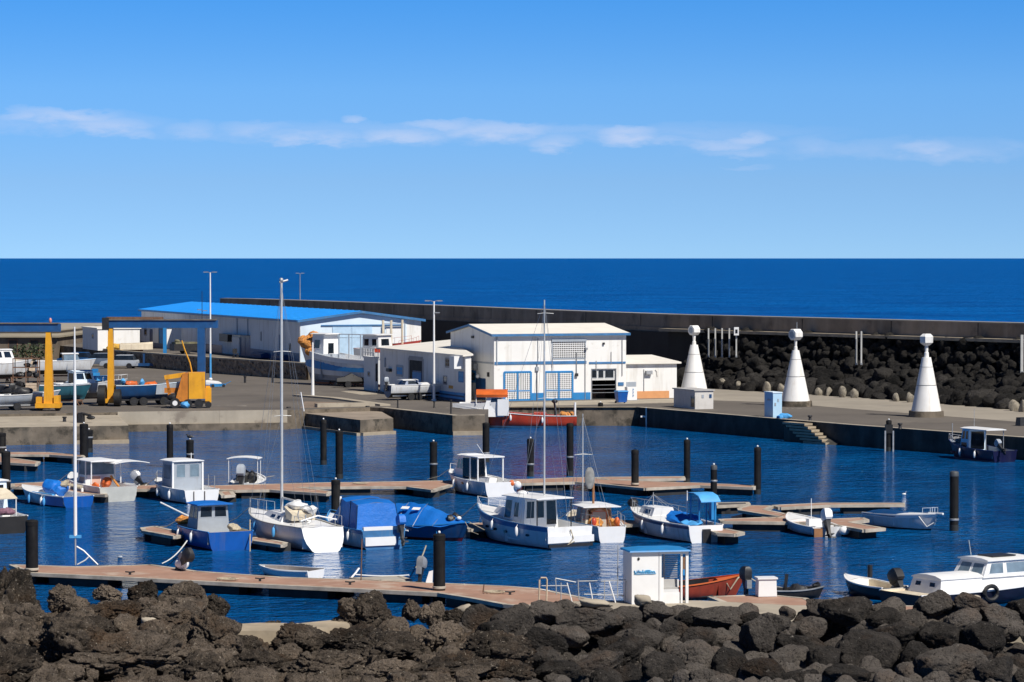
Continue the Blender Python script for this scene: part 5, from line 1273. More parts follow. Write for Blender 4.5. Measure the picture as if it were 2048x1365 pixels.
# wooden wheelhouse boat behind it
b = Boat('small white boat with round orange wood wheelhouse and grey sail bag', (1224, 1086), 1146, 6.2, 2.3, .72, 1.05, tw=.6, transom=cleanw)
b.cockpit(.02, .45, .25); b.deck(.45, 1.0, -.02, cream)
q = b.house(2.0, 3.7, .72, .60, .5, 1.55, rf=.2, mt=cream, ov=(.35, .5, .35), roofm=cleanw, wins=[('back', .22, .78, .05, .80), ('left', .1, .45, .4, .9), ('left', .55, .9, .4, .9)], frame=orange, gm=mat('pale_hatch', (.45, .40, .34), .6))
m = MB(); m.tube([(-.5, 1.96, .7), (-.48, 1.96, 1.35), (0, 1.96, 1.55), (.48, 1.96, 1.35), (.5, 1.96, .7)], .10, 6); m.build('wooden_arch', wood, b.t)
mo, H = b.mast(2.6, 1.6, top=948, r=.06, mt=wood, stays=False, spread=(), x=-.1)
m = MB(); m.ell((-.30, 2.55, 2.9), (.26, .10, .55), 12, 8); m.build('furled_sail', mat('weathered_canvas', (.24, .24, .23), .8, var=.3, ns=4), mo)
b.mast(4.6, .9, top=828, r=.03, mt=alu, stays=True, spread=(.6,), x=0)
m = MB(); m.ell((-.5, 1.2, .85), (.3, .5, .2), 8, 6); m.ell((.5, 1.3, .85), (.25, .4, .22), 8, 6); m.build('deck_gear', netm, b.t)
for sx in (-.62, .55): m = MB(); m.ell((sx, .9, .9), (.14, .14, .24), 8, 6); m.build('gas_bottle', red if sx < 0 else orange, b.t)
b.rails(.0, .4, .5, 4, mt=galv)
# blue striped fishing boat
b = Boat('white open fishing boat with dark blue stripe and light blue sunshade', (1412, 1086), 1262, 7.8, 2.3, .78, 1.15, stripe=blued, rail=cleanw, tw=.8, transom=cleanw)
b.cockpit(.02, .55, .3, mt=greyp); b.deck(.55, 1.0, -.02)
q = b.house(4.3, 6.2, .68, .5, .85, 1.35, rf=.3, taper=.7, roof=False, name='coachroof', wins=[('left', .3, .8, .3, .8)])
b.posts([(-.1, .5), (.75, .5), (-.1, 1.35), (.75, 1.35)], .7, 2.15, .035, bluep, 'shade_post')
m = MB(); m.loft([[(x, y, z) for x, y, z in ((-.2, y_, z_), (.85, y_, z_), (.85, y_, z_ - .04), (-.2, y_, z_ - .04))] for y_, z_ in ((.1, 1.95), (.4, 2.2), (.9, 2.32), (1.5, 2.30))]); m.build('sunshade', tarpl, b.t, ang=70)
m = MB(); m.ell((0, 2.2, .95), (.8, .9, .25), 12, 6); m.ell((.2, 3.0, .95), (.6, .6, .3), 10, 6); m.build('folded_tarpaulin', tarp, b.t)
m = MB(); m.ell((-.3, 1.0, .85), (.5, .8, .15), 10, 6); m.build('net_cover', tarpl, b.t)
b.mast(1.9, .8, top=982, r=.03, stays=False, spread=(), mt=cleanw); b.mast(5.4, 1.2, top=985, r=.025, stays=True, spread=(), mt=galv)
b.rails(.5, 1.0, .45, 6, mt=galv)
m = MB(); m.ell((0, 7.6, 1.35), (.28, .3, .22), 8, 6); m.build('anchor_winch', darkm, b.t)
m = MB(); m.box(-.2, .2, -.12, -.005, .0, .65); m.build('rudder', darkm, b.t, smooth=False)
m = MB(); m.loft([[(x + .9, y + 1.0, z) for x, y in ((-.13, -.13), (.13, -.13), (.13, .13), (-.13, .13))] for z in (1.0, 2.0)]); m.build('blue_locker', bluep, b.t, smooth=False)
# small outboard boat, open, right dock
b = Boat('small open white boat with big white outboard beside the right hand dock', (1657, 1074), 1577, 4.8, 1.9, .42, .78, tw=.85)
b.cockpit(.03, .66, .12); b.deck(.66, 1.0, -.02); b.outboard(-.15, -.15, .38, 1.15, cleanw, tilt=.35); b.posts([(-.2, 1.6)], .3, 1.75, .02)
m = MB(); m.box(-.4, .3, 1.4, 1.8, .12, .75); m.build('console', cleanw, b.t, smooth=False)
m = MB(); m.box(-.85, .85, .9, 1.1, .40, .45); m.build('thwart', cleanw, b.t, smooth=False)
m = MB(); m.ell((.75, -.22, .30), (.28, .22, .22), 12, 7); m.build('round_fender', cleanw, b.t); m = MB(); m.box(-.8, -.35, -.1, -.01, .0, .42); m.build('boarding_ladder', wood, b.t, smooth=False)
# blue covered boat on the right, bow to the right
o_ = P(1742, 1049)
b = Boat('white boat with dark blue cover over its stern, bow pointing right past the dock', (1744, 1050), 1850, 4.5, 1.7, .62, .85, heading=R(-141), moor=False, stripe=cleanw)
b.cockpit(.02, .5, .3); b.deck(.5, 1.0, -.0)
m = MB(); m.loft([[(-w, y, .60), (-w * .7, y, .62 + h), (0, y, .70 + h), (w * .7, y, .62 + h), (w, y, .60)] for y, w, h in ((.05, .80, .05), (.8, .9, .16), (1.8, .92, .12), (2.4, .85, .02))], closed=False); m.build('cover', blued, b.t, ang=70)
m = MB(); m.tube([(0, 3.9, .85), (.05, 4.9, .88)], .06, 6); m.build('bowsprit', cleanw, b.t); b.rails(.85, 1.0, .32, 3)
m = MB(); m.tube([(-.05, 4.35, .8), (-.4, 3.9, .25), (-.7, 3.2, .65)], .035, 5); m.tube([(.5, 3.7, .7), (.35, 4.1, .2), (0, 4.45, .5)], .03, 5); m.build('mooring_line', ropew, b.t)
# navy boat at the outer quay
b = Boat('dark navy boat with white wheelhouse lying against the outer quay', (2010, 925), 1898, 6.6, 2.2, .72, 1.15, moor=False, hull=navy, rail=mat('navy_rail', (.02, .03, .12), .4), heading=None, transom=navy, bottom=mat('pinkish_boot_top', (.40, .24, .24), .6))
b.cockpit(.02, .5, .25, mt=greyp); b.deck(.6, 1.0, -.02, greyp)
b.house(3.2, 4.3, .72, .66, .5, 2.05, rf=.3, mt=walll, ov=(.1, 2.2, .14), roofm=cleanw, wins=[('left', .12, .46, .55, .92), ('left', .56, .9, .55, .92), ('left', .1, .8, .12, .42), ('back', .1, .9, .1, .9)])
b.posts([(-.7, 1.2), (.7, 1.2)], .7, 2.05, .03, greym); b.posts([(0, 3.6)], 2.1, 3.4, .015, galv, 'aerial'); b.rails(.8, 1.0, .4, 3); b.outboard(-.4, .1, .4, .9, greyp, tilt=.9); b.posts([(-.2, 5.9)], 1.1, 2.3, .03, galv, 'bow_post')
m = MB(); m.ell((-.2, 5.0, 1.2), (.5, .5, .2), 10, 6); m.build('rope_heap', mat('grey_gear', (.2, .2, .2), .9, var=.5, ns=8), b.t)
m = MB(); m.ell((-1.05, 2.0, .4), (.08, .25, .08), 8, 6); m.ell((-1.02, 4.6, .45), (.08, .3, .1), 8, 6); m.build('name_plate', redd, b.t)
# red fishing boat in front of the harbour building
b = Boat('red fishing boat with white bow shelter and orange canopy at the quay wall', (1153, 855.3), 921, 9.9, 2.3, .92, 1.85, hull=red, rail=cleanw, transom=red, bottom=mat('white_boot_top', (.62, .60, .56), .6), moor=False, wl=.16, heading=R(90), rake=.30, sheer_p=2.2)
b.cockpit(.02, .55, .45, mt=red); b.deck(.62, 1.0, .02)
# white raised bow bulwark
m = MB()
for sx in (1, -1): m.loft([[(sx * b.hw(t) * .99, b.yy(t, b.sz(t)), b.sz(t) - .22 * t), (sx * (b.hw(t) + .05), b.yy(t, b.sz(t)), b.sz(t) + lerp(.92, .08, (t - .60) / .4)), (sx * max(b.hw(t) - .06, 0), b.yy(t, b.sz(t)), b.sz(t) + lerp(.92, .08, (t - .60) / .4))] for t in [.60 + .4 * k / 10 for k in range(11)]], closed=False)
m.loft([[(-b.hw(t), b.yy(t, 1.5), b.sz(t) + lerp(.90, .08, (t - .60) / .4)), (0, b.yy(t, 1.5), b.sz(t) + .1 + lerp(.90, .08, (t - .60) / .4)), (b.hw(t), b.yy(t, 1.5), b.sz(t) + lerp(.90, .08, (t - .60) / .4))] for t in [.68 + .32 * k / 8 for k in range(9)]], closed=False)
m.build('bow_shelter', cleanw, b.t, ang=50)
b.house(5.7, 7.6, 1.0, .85, .9, 2.45, rf=.5, rb=.15, mt=cleanw, ov=(.0, .0, .0), roof=False, wins=[('left', .25, .90, .58, .97), ('front', .1, .9, .4, .95)])
m = MB(); m.box(-1.17, -1.0, 5.4, 6.3, 1.0, 2.3); m.build('cabin_side', cleanw, b.t, smooth=False)
m = MB(); m.loft([[(-w, y, 2.45), (-w * 1.05, y, 2.66), (-w * .6, y, 2.95), (0, y, 3.05), (w * .6, y, 2.95), (w * 1.05, y, 2.66), (w, y, 2.45)] for y, w in ((5.5, .9), (6.2, 1.05), (7.4, 1.05), (8.0, .8))]); m.build('canopy', orange, b.t, ang=50)
b.posts([(-.7, 8.0), (.7, 8.0)], 1.9, 2.6, .04)
m = MB(); m.box(-.9, .9, 2.4, 3.4, .5, 1.2); m.box(-.6, .6, 4.2, 5.2, .5, 1.15); m.build('deck_locker', red, b.t, smooth=False)
m = MB(); m.tube([(0, 1.7, .9), (.1, 1.7, 1.6), (-.15, 1.8, 2.1)], .09, 6); m.ell((-.1, 1.75, 2.1), (.25, .25, .16), 8, 6); m.build('net_hauler', darkm, b.t)
for px_ in (0,): m = MB(); m.tube([(0, .12, .4), (0, .12, 2.0)], .09, 8); m.build('stern_post', cleanw, b.t)
m = MB(); m.ell((.6, .6, 1.0), (.35, .5, .2), 8, 6); m.ell((-.5, 1.0, 1.05), (.4, .4, .2), 8, 6); m.build('net_pile', netm, b.t)
# small cruiser behind the big one
b = Boat('small white cabin boat with open glazed shelter behind the big cruiser', (1003, 994), 901, 6.6, 2.4, .78, 1.15, transom=cleanw)
b.cockpit(.02, .40, .25); b.deck(.40, 1.0, -.02)
b.house(3.4, 4.5, .80, .68, .7, 2.12, rf=.30, mt=cleanw, ov=(.05, .05, .08), wins=[('left', .12, .5, .48, .88), ('left', .56, .9, .48, .88), ('front', .1, .9, .4, .9), ('back', .05, .95, .0, .95)])
m = MB(); m.box(-.86, .86, 1.3, 3.5, 2.13, 2.20); m.build('shelter_roof', cleanw, b.t, smooth=False)
b.posts([(-.8, 1.4), (.8, 1.4), (-.8, 2.4)], .8, 2.13, .045)
m = MB(); m.box(-.80, -.78, 2.45, 3.35, .9, 2.05); m.box(-.8, -.78, 1.45, 2.3, .9, 2.05); m.build('side_screen', glass, b.t, smooth=False)
b.ports((.62, .4), f=.75, r=.1); b.posts([(-.2, 1.6, -.6, 1.9)], 2.15, 2.9, .015, cleanw, 'aerial'); b.rails(.88, 1.0, .35, 3)
m = MB(); m.ell((.7, .1, .72), (.16, .14, .2), 10, 6); m.build('orange_float', orange, b.t); m = MB(); m.ell((1.0, -.05, .62), (.22, .2, .24), 10, 6); m.build('white_float', cleanw, b.t)
b.house(4.5, 5.6, .62, .5, 1.0, 1.32, rf=.3, taper=.7, roof=False, name='coachroof')
# canopy boat on the left
b = Boat('white boat with tall windscreen shelter and long canopy, left of the wheelhouse boat', (237, 1004), 143, 7.0, 2.6, .78, 1.2, transom=mat('cream_transom', (.46, .47, .44), .5))
b.cockpit(.02, .38, .3); b.deck(.38, 1.0, -.02)
b.house(2.6, 4.0, .95, .78, .7, 1.35, rf=.1, mt=cleanw, roof=False, wins=[('back', .15, .5, .1, .9), ('left', .2, .8, .2, .8)], gm=mat('pink_cushion', (.6, .38, .3), .8), name='console')
b.house(2.7, 3.7, .85, .80, 1.35, 2.12, rf=.1, mt=glassl, ov=(.35, 1.0, .15), roofm=cleanw, name='windscreen')
b.posts([(-.85, 3.75), (.85, 3.75), (-.88, 2.65), (.88, 2.65), (-.88, 1.8), (.88, 1.8)], .9, 2.12, .035)
m = MB(); m.arch(.2, 2.3, 1.0, 2.6, 2.05, .12); m.build('side_awning', cleanw, b.t); m = MB(); m.tube([(.95, 1.6, 1.5), (2.2, 1.4, 1.62)], .02, 5); m.build('awning_pole', alu, b.t)
m = MB(); m.ell((.2, 2.2, .95), (.25, .3, .3), 8, 6); m.ell((-.5, 2.0, .75), (.2, .25, .2), 8, 6); m.build('life_jackets', orange, b.t); m = MB(); m.tube([(.4, 2.1, 1.3), (.7, 1.6, .7)], .06, 6); m.build('rolled_net', netm, b.t)
b.ports((.7,), f=.5, r=.18)
# tender with grey outboard beside it
b = Boat('small white tender with raised outboard lying right of the canopy boat', (272, 984), 258, 3.6, 1.5, .35, .5, heading=R(60))
b.cockpit(.03, .7, .1); b.deck(.7, 1.0); b.outboard(0, -.1, .45, .95, cleanw, tilt=.8)
m = MB(); m.ell((.2, -.5, .3), (.25, .22, .22), 10, 6); m.build('round_fender', cleanw, b.t)
# wheelhouse boat
b = Boat('white boat with square upright wheelhouse, blue grey rear panel', (404, 1008), 315, 6.0, 2.3, .72, 1.05, transom=cleanw, tw=.9)
b.cockpit(.02, .35, .3); b.deck(.35, 1.0, -.02)
b.house(1.9, 3.5, .86, .84, .4, 2.22, rf=.15, mt=greyp, ov=(.18, .12, .12), roofm=cleanw, wins=[('back', .10, .42, .52, .92), ('back', .58, .92, .52, .92), ('left', .15, .8, .45, .9), ('front', .1, .9, .5, .9)], gm=glassl, frame=greyp)
for sx in (-.9, .9): m = MB(); m.box(sx - .05, sx + .05, 1.84, 1.96, .4, 2.22); m.build('corner_post', cleanw, b.t, smooth=False)
b.rails(.72, 1.0, .42, 5, mt=galv); b.ports((.75, .6), f=.55, r=.08); b.posts([(.5, 2.5)], 2.3, 2.65, .02); b.posts([(.95, 1.2), (.95, .4)], .8, 1.5, .02, galv, 'rail_post')
m = MB(); m.tube([(-.5, -.04, .7), (-.5, -.05, .05)], .025, 5); m.tube([(.15, -.04, .7), (.15, -.05, -.05)], .025, 5); m.build('stern_lines', mat('dark_rope', (.15, .12, .09), .9), b.t)
# bimini boat with grey outboard
b = Boat('small white boat under a bimini with covered grey outboard facing the camera', (487, 984), 512, 4.6, 1.9, .45, .75, heading=None, tw=.9)
b.cockpit(.03, .6, .12); b.deck(.6, 1.0); b.outboard(-.1, -.25, .45, 1.35, greyp, tilt=.2)
m = MB(); m.arch(-1.15, .75, 1.0, 2.3, 1.85, .10); m.build('bimini', cleanw, b.t); b.posts([(-1.05, 1.1), (.65, 1.1), (-1.05, 2.2), (.65, 2.2)], .45, 1.88, .022)
m = MB(); m.ell((-.3, 1.8, .8), (.5, .4, .35), 8, 6); m.ell((.3, 1.6, .75), (.35, .4, .3), 8, 6); m.build('stowed_gear', darkm, b.t)
# open boat with blue heap
b = Boat('open boat with white bow, bright blue stern and a crumpled blue cover', (157, 1015), 45, 6.2, 2.2, .55, .85, transom=boatblue, rail=cleanw)
b.cockpit(.02, .6, .2); b.deck(.6, 1.0, -.02)
m = MB(); m.loft([[(-b.hw(t) - .012, b.yy(t, z * .5), z) for z in (b.sz(t) - .04, .08)] for t in (.0, .1, .2, .3)], closed=False, cap0=False, cap1=False); m.build('blue_stern_side', boatblue, b.t)
m = MB(); m.ell((.15, 3.0, .95), (.5, .6, .42), 12, 7); m.ell((.3, 2.5, .85), (.45, .4, .3), 10, 6); m.build('crumpled_cover', tarp, b.t); m = MB(); m.ell((.4, 2.2, 1.15), (.25, .25, .2), 8, 6); m.tube([(.3, 2.4, 1.2), (.9, 1.1, 1.0)], .07, 6); m.build('folded_awning', rope, b.t)
m = MB(); m.box(-.95, -.80, 1.2, 3.6, .55, .68); m.build('side_locker', tarpl, b.t, smooth=False); b.fender(.32, -1)
# white cabin boat cut by the left edge
b = Boat('black hulled boat with pale blue cabin cut by the left edge of the picture', (18, 1068), -90, 7.0, 2.3, .80, 1.2, hull=mat('black_hull', (.02, .018, .016), .5, var=.4), rail=cleanw, stripe=cleanw)
b.cockpit(.02, .3, .3); b.deck(.3, 1.0)
b.house(2.1, 5.0, .85, .75, .7, 2.45, rf=.3, mt=walll, ov=(.1, .1, .1), roofm=cleanw, wins=[('left', .1, .5, .5, .9), ('left', .6, .9, .5, .9), ('back', .1, .9, .5, .9)])
m = MB(); m.loft([[(-.7, y, z), (.7, y, z), (.7, y, z - .05), (-.7, y, z - .05)] for y, z in ((.6, 1.7), (1.4, 1.95), (2.1, 2.1))]); m.build('awning', cream, b.t); b.posts([(-.65, .65), (.65, .65)], .8, 1.7, .03)
m = MB(); m.ell((0, .8, 1.0), (.7, .4, .15), 10, 6); m.build('nets', mat('purple_net', (.2, .10, .14), .9, var=.4, ns=6), b.t)
# dark blue boat with blue roof
b = Boat('dark blue boat with grey cabin and bright blue roof behind the front dock', (462, 1101), 362, 6.4, 2.4, .82, .95, hull=boatblue, transom=boatblue, rail=mat('blue_gunwale', (.03, .20, .50), .5), tw=.92)
b.cockpit(.02, .35, .3, mt=cream); b.deck(.62, 1.0, -.02, cream)
b.house(2.2, 3.6, .82, .72, .5, 1.95, rf=.35, mt=greyp, ov=(.2, .25, .18), roofm=tarp, wins=[('left', .08, .5, .55, .95), ('left', .55, .92, .55, .95), ('back', .06, .46, .6, .95), ('back', .54, .94, .6, .95), ('front', .05, .95, .5, .95)])
m = MB(); m.ell((-.4, 4.6, 1.0), (.5, .6, .2), 10, 6); m.ell((.2, 5.0, 1.0), (.4, .5, .18), 10, 6); m.build('net_heap', netm, b.t); m = MB(); m.tube([(-.3, 4.2, 1.2), (-1.5, 5.2, 1.9)], .035, 5); m.build('boat_hook', cleanw, b.t)
m = MB(); m.ell((.5, .9, .95), (.35, .4, .18), 10, 6); m.build('cockpit_gear', rope, b.t)
# sailing yacht
b = Boat('white sailing yacht with reverse transom and tall mast, largest in the front row', (645, 1103), 500, 8.6, 2.8, 1.05, 1.35, tw=.74, rev=.42, round_=True, transom=cleanw, p=1.9, deep=.5, stripe=hullw, rail=mat('toe_rail', (.5, .49, .45), .5), wl=.05, hull=mat('greying_white_hull', (.62, .64, .66), .35, streak=((.40, .38, .33), .35, 4), var=.05))
b.deck(.0, 1.0, -.02, cleanw, name='deck', crown=.08)
b.house(3.0, 6.3, .80, .55, 1.1, 1.50, rf=.7, rb=.15, taper=.5, mt=cleanw, roof=False, name='coachroof', wins=[('left', .35, .60, .3, .75), ('left', .7, .88, .3, .75)])
mo, H = b.mast(4.7, 1.45, top=566, r=.070, mt=alu, stays=True, spread=(.42, .70), r1=.06)
m = MB(); m.tube([(0, 4.6, 2.15), (0, 3.2, 2.1)], .05, 8); m.build('boom', alu, mo); m = MB(); m.tube([(-.1, 4.7, H + .02), (.35, 4.75, H + .12)], .05, 5); m.ell((.0, 4.7, H + .12), (.10, .10, .12), 8, 6); m.build('masthead_fitting', galv, mo)
m = MB(); m.ell((.05, 3.1, 1.95), (.42, .55, .22), 12, 7); m.ell((.35, 2.3, 1.75), (.30, .7, .16), 10, 6); m.build('white_sail_cover', cleanw, b.t)
m = MB(); m.loft([[(-.55, 2.9, 1.3), (.55, 2.9, 1.3), (.5, 3.3, 1.85), (-.5, 3.3, 1.85)], [(-.6, 2.2, 1.25), (.6, 2.2, 1.25), (.6, 2.1, 1.55), (-.6, 2.1, 1.55)]]); m.build('spray_hood', cream, b.t)
m = MB(); m.tube([(.42 * math.cos(a) - .25, 1.35 + .06 * math.cos(a), 1.60 + .42 * math.sin(a)) for a in [k * math.pi / 8 for k in range(17)]], .03, 5); m.tube([(-.25, 1.35, 1.1), (-.25, 1.35, 1.6)], .04, 5); m.build('steering_wheel', galv, b.t)
b.rails(.82, 1.0, .5, 4, mt=alu); b.rails(.0, .10, .5, 2, mt=alu, name='pushpit_rail')
m = MB(); m.tube([(-.9, .4, 1.4), (-.1, .3, 1.62), (.9, .4, 1.4)], .04, 6); m.build('stern_arch', cleanw, b.t); m = MB(); m.tube([(0, -.02, .95), (0, -.06, .2)], .03, 5); m.tube([(-.3, -.02, .85), (-.25, -.06, .35)], .025, 5); m.tube([(-.8, -.03, .9), (.85, -.03, .9)], .02, 5); m.build('boarding_ladder', darkm, b.t)
b.ports((.8, .75), f=.75, r=.06)
# roller furled line and bow post
# blue canopy boat
b = Boat('white and blue boat completely enclosed by a tall blue canopy', (768, 1099), 660, 6.8, 2.5, .85, 1.15, stripe=trimblue, rail=tarpl, transom=trimblue)
b.cockpit(.02, .45, .35); b.deck(.45, 1.0, -.02)
m = MB(); m.loft([[(-w, y, e), (-w * .93, y + r1 * .5, lerp(e, z, .45)), (-w * .86, y + r1, z - .05), (-w * .5, y + r1, z + .01), (0, y + r1 - .0, z + .03), (w * .5, y + r1, z + .01), (w * .86, y + r1, z - .05), (w * .93, y + r1 * .5, lerp(e, z, .45)), (w, y, e)] for y, w, z, r1, e in ((.70, 1.08, 2.06, .22, .88), (1.6, 1.12, 2.20, .1, .90), (2.3, 1.12, 2.12, 0, .92), (3.0, 1.08, 2.24, -.05, .98), (4.6, .80, 2.18, -1.25, 1.08))]); o_c = m.build('canopy', tarp, b.t, ang=20)
m = MB()
for y, r1 in ((.72, .22), (1.6, .1), (3.0, -.05)): m.tube([(-1.12 if y > 1 else -1.09, y, .9), (-.97, y + r1, 2.16 if y > 1 else 2.0), (0, y + r1, 2.26 if y > 1 else 2.1), (.97, y + r1, 2.16 if y > 1 else 2.0), (1.12 if y > 1 else 1.09, y, .9)], .022, 5)
m.build('canopy_seam', blued, b.t)
m = MB(); m.tube([(-1.1, 3.0, 1.0), (-1.02, 2.9, 1.6), (-.9, 3.15, 2.25)], .05, 6); m.build('windscreen_frame', cleanw, b.t)
m = MB(); m.box(-.95, .60, -.07, -.005, .18, .58); m.build('white_stern_panel', cleanw, b.t, smooth=False); m = MB(); m.box(-1.0, .7, .02, .2, .84, 1.05); m.build('stern_coaming', cleanw, b.t, smooth=False)
b.outboard(.75, -.25, .25, 1.0, tarp, tilt=.25); b.rails(.62, 1.0, .18, 6, mt=tarpl); b.fender(.55, -1); b.fender(.2, -1)
# tarpaulin boat, red bottom, bow to the right
b = Boat('boat under a bright blue tarpaulin with red bottom, bow pointing to the right', (796, 1073), 940, 4.5, 2.1, .62, .92, heading=R(-129), hull=blued, rail=bluep, bottom=redd, wl=.30, transom=blued)
b.cockpit(.02, .3, .3); b.deck(.7, 1.0, -.02, bluep)
m = MB(); rs_ = []
for q in range(19):
    y = -.1 + 4.15 * q / 18; t = max(0, y) / b.L; w = b.hw(t) + .05
    z = lerp(1.62, 1.70, sm(y / 1.2)) if y < 1.9 else lerp(1.70, 1.02, ((y - 1.9) / 2.15) ** .9)
    z -= .06 * math.sin(y * 3.6) ** 2; e = b.sz(t) - .06 + .05 * math.sin(y * 5.1)
    rs_.append([(k * w, y, lerp(z, e, abs(k) ** (1.25 if y < 1.9 else 1.6)) + .035 * math.sin(k * 7 + y * 2.3) * (1 - abs(k))) for k in (-1, -.85, -.6, -.3, 0, .3, .6, .85, 1)])
m.loft(rs_, closed=False); m.build('tarpaulin', tarp, b.t, ang=14)
m = MB()
for y in (.7, 1.9, 3.0):
    t = y / b.L; w = b.hw(t) + .07; m.tube([(k * w, y, lerp(lerp(1.66, 1.25, sm((y - 1.9) / 1.2)), b.sz(t) - .05, abs(k) ** 1.3) + .02) for k in (-1, -.6, -.3, 0, .3, .6, 1)], .018, 4)
m.build('lashing', blued, b.t)
m = MB(); m.tube([(1.0, 0.1, .45), (1.08, .8, .42), (1.08, 1.6, .44)], .045, 6); m.build('white_side_rail', cleanw, b.t)
m = MB(); m.box(1.02, 1.09, 1.0, 1.35, .48, .72); m.build('white_number_patch', cleanw, b.t, smooth=False)
m = MB(); m.ell((.3, 3.6, 1.08), (.2, .25, .13), 8, 6); m.ell((-.3, 3.4, 1.1), (.25, .25, .13), 8, 6); m.build('bow_gear', darkm, b.t); m = MB(); m.ell((.1, 3.95, 1.1), (.12, .12, .1), 8, 6); m.build('lamp', cleanw, b.t)
for (x_, y_, z_, c_) in ((.50, .9, 1.47, 0), (.50, 1.6, 1.46, 0)):
    m = MB(); m.cbox((x_, y_, z_), (.20, .42, .02), .15, (0, .55)); m.build('white_patch', cleanw, b.t, smooth=False)
# white launch at the bottom right, its dark stern to the left
b = Boat('long white launch with dark hull and glazed wheelhouse at the lower right', (1800, 1216), 2110, 9.4, 2.8, .52, .90, hull=mat('black_blue_hull', (.010, .012, .03), .35, var=.3), rail=cleanw, moor=False, heading=R(-58), transom=mat('black_transom', (.012, .013, .016), .4), tw=.9, z0=0)
b.cockpit(.01, .16, .5, mt=cream); b.deck(.14, 1.0, .0)
b.house(1.2, 6.4, .96, .84, .50, 1.06, rf=.2, rb=.15, mt=cleanw, roof=True, roofm=cleanw, ov=(.05, .05, .05), name='trunk_cabin', wins=[('back', .14, .34, .45, .80), ('back', .62, .82, .45, .80)], crown=.1)
b.house(3.4, 6.3, .93, .80, 1.04, 1.66, rf=.45, rb=.35, mt=cleanw, roofm=cleanw, ov=(.15, .1, .1), wins=[('right', .08, .36, .2, .88), ('right', .42, .92, .2, .88), ('back', .1, .48, .2, .85), ('back', .54, .92, .2, .85), ('left', .1, .9, .2, .88)], gm=glassl, name='wheelhouse')
m = MB(); m.box(-.35, .55, 4.2, 5.4, 1.78, 1.83); m.build('roof_hatch', darkm, b.t, smooth=False); b.posts([(-.5, 4.0, -.4, 3.8)], 1.8, 2.4, .015, alu, 'aerial')
m = MB()
for k in range(12):
    pass
m.tube([(1.50 + .0 * k, 3.3 + .33 * math.cos(a), .52 + .27 * math.sin(a)) for a in [k * math.pi / 8 for k in range(17)]], .085, 7); m.build('tyre_fender', black, b.t)
# small open boat with black outboard alongside
b = Boat('open dark hulled boat with tilted black outboard left of the white launch', (1790, 1200), 1712, 3.2, 1.5, .45, .70, hull=mat('dark_hull2', (.015, .016, .02), .4), rail=cleanw, heading=R(32))
b.cockpit(.03, .7, .3, mt=cream); b.deck(.7, 1.0, .02); b.outboard(.1, -.05, .22, 1.15, darkm, tilt=.6)
m = MB(); m.tube([(-.3, 1.2, .8), (-.3, 1.2, 1.3)], .1, 8); m.build('pump', darkm, b.t)
# red inflatable style dinghy behind the kiosk
b = Boat('reddish brown open dinghy moored behind the ticket kiosk with black outboard', (1262, 1198), 1492, 4.6, 1.8, .45, .95, hull=mat('rusty_red_hull', (.30, .045, .02), .5, var=.3, streak=((.14, .05, .03), .5, 4)), rail=orange, heading=R(-86))
b.cockpit(.03, .7, .12, mt=darkm); b.deck(.75, 1.0, -.03, orange)
m = MB(); m.tube([(-.2, 4.6, 1.05), (.35, 4.2, .8), (.5, 3.9, .4), (.4, 3.7, .75)], .03, 5); m.build('bow_rope', rope, b.t)
t = thing('outboard_motor', 'black outboard motor clamped behind the bow of the reddish dinghy', 'outboard motor', P(1492, 1199, .3) + Vector((0, 0, .75)), R(200)); outboard_parts(t, 1.0, darkm)
# black dinghy with white box
b = Boat('low black dinghy loaded with dark gear right of the white box', (1540, 1198), 1642, 2.2, 1.2, .32, .45, hull=black, rail=greym, heading=R(-82))
b.cockpit(.03, .8, .1, mt=darkm)
m = MB(); m.ell((.1, 1.1, .4), (.3, .4, .2), 8, 6); m.tube([(0, .5, .4), (0, .55, .9)], .07, 6); m.ell((.1, 1.9, .5), (.15, .2, .14), 8, 6); m.build('gear', darkm, b.t)
t = thing('storage_box', 'white upright box standing on the dock behind the reddish dinghy', 'box', P(1532, 1192, .62), R(8)); m = MB(); m.loft([[(-.36, -.3, 0), (.36, -.3, 0), (.36, .3, 0), (-.36, .3, 0)], [(-.34, -.28, .66), (.34, -.28, .66), (.34, .28, .66), (-.34, .28, .66)]]); m.build('box', cleanw, t, smooth=False)
m = MB(); m.box(-.39, .39, -.33, .33, .661, .72); m.build('lid', cleanw, t, smooth=False)
# half sunk dinghy behind the front dock
b = Boat('grey waterlogged dinghy with white gunwale behind the front dock', (632, 1158), 586, 2.9, 1.5, .32, .42, hull=cleanw, heading=R(60))
b.cockpit(.03, .92, .16, mt=mat('wet_grey_inside', (.30, .27, .25), .5, var=.3))
rope_line('mooring_line', 'white curved hose rising from the waterlogged dinghy', P(640, 1156, .5), P(718, 1137, .6), .5, .045, cleanw, 'hose')
rope_line('mooring_line', 'thin white pole lying along the dock right of the waterlogged dinghy', P(712, 1150, .4), P(818, 1151, .45), .05, .04, cleanw, 'pole')

# ================================================================== kiosk, railing, poles, motors on the front dock
KO = P(1317, 1208, .93)
ks = thing('ticket_kiosk', 'white kiosk with blue lettering and open side on the shore wall', 'kiosk', KO, R(12))
ks.scale = (.84, .84, .82)
kw, kd, kh = 1.45, 1.35, 2.32
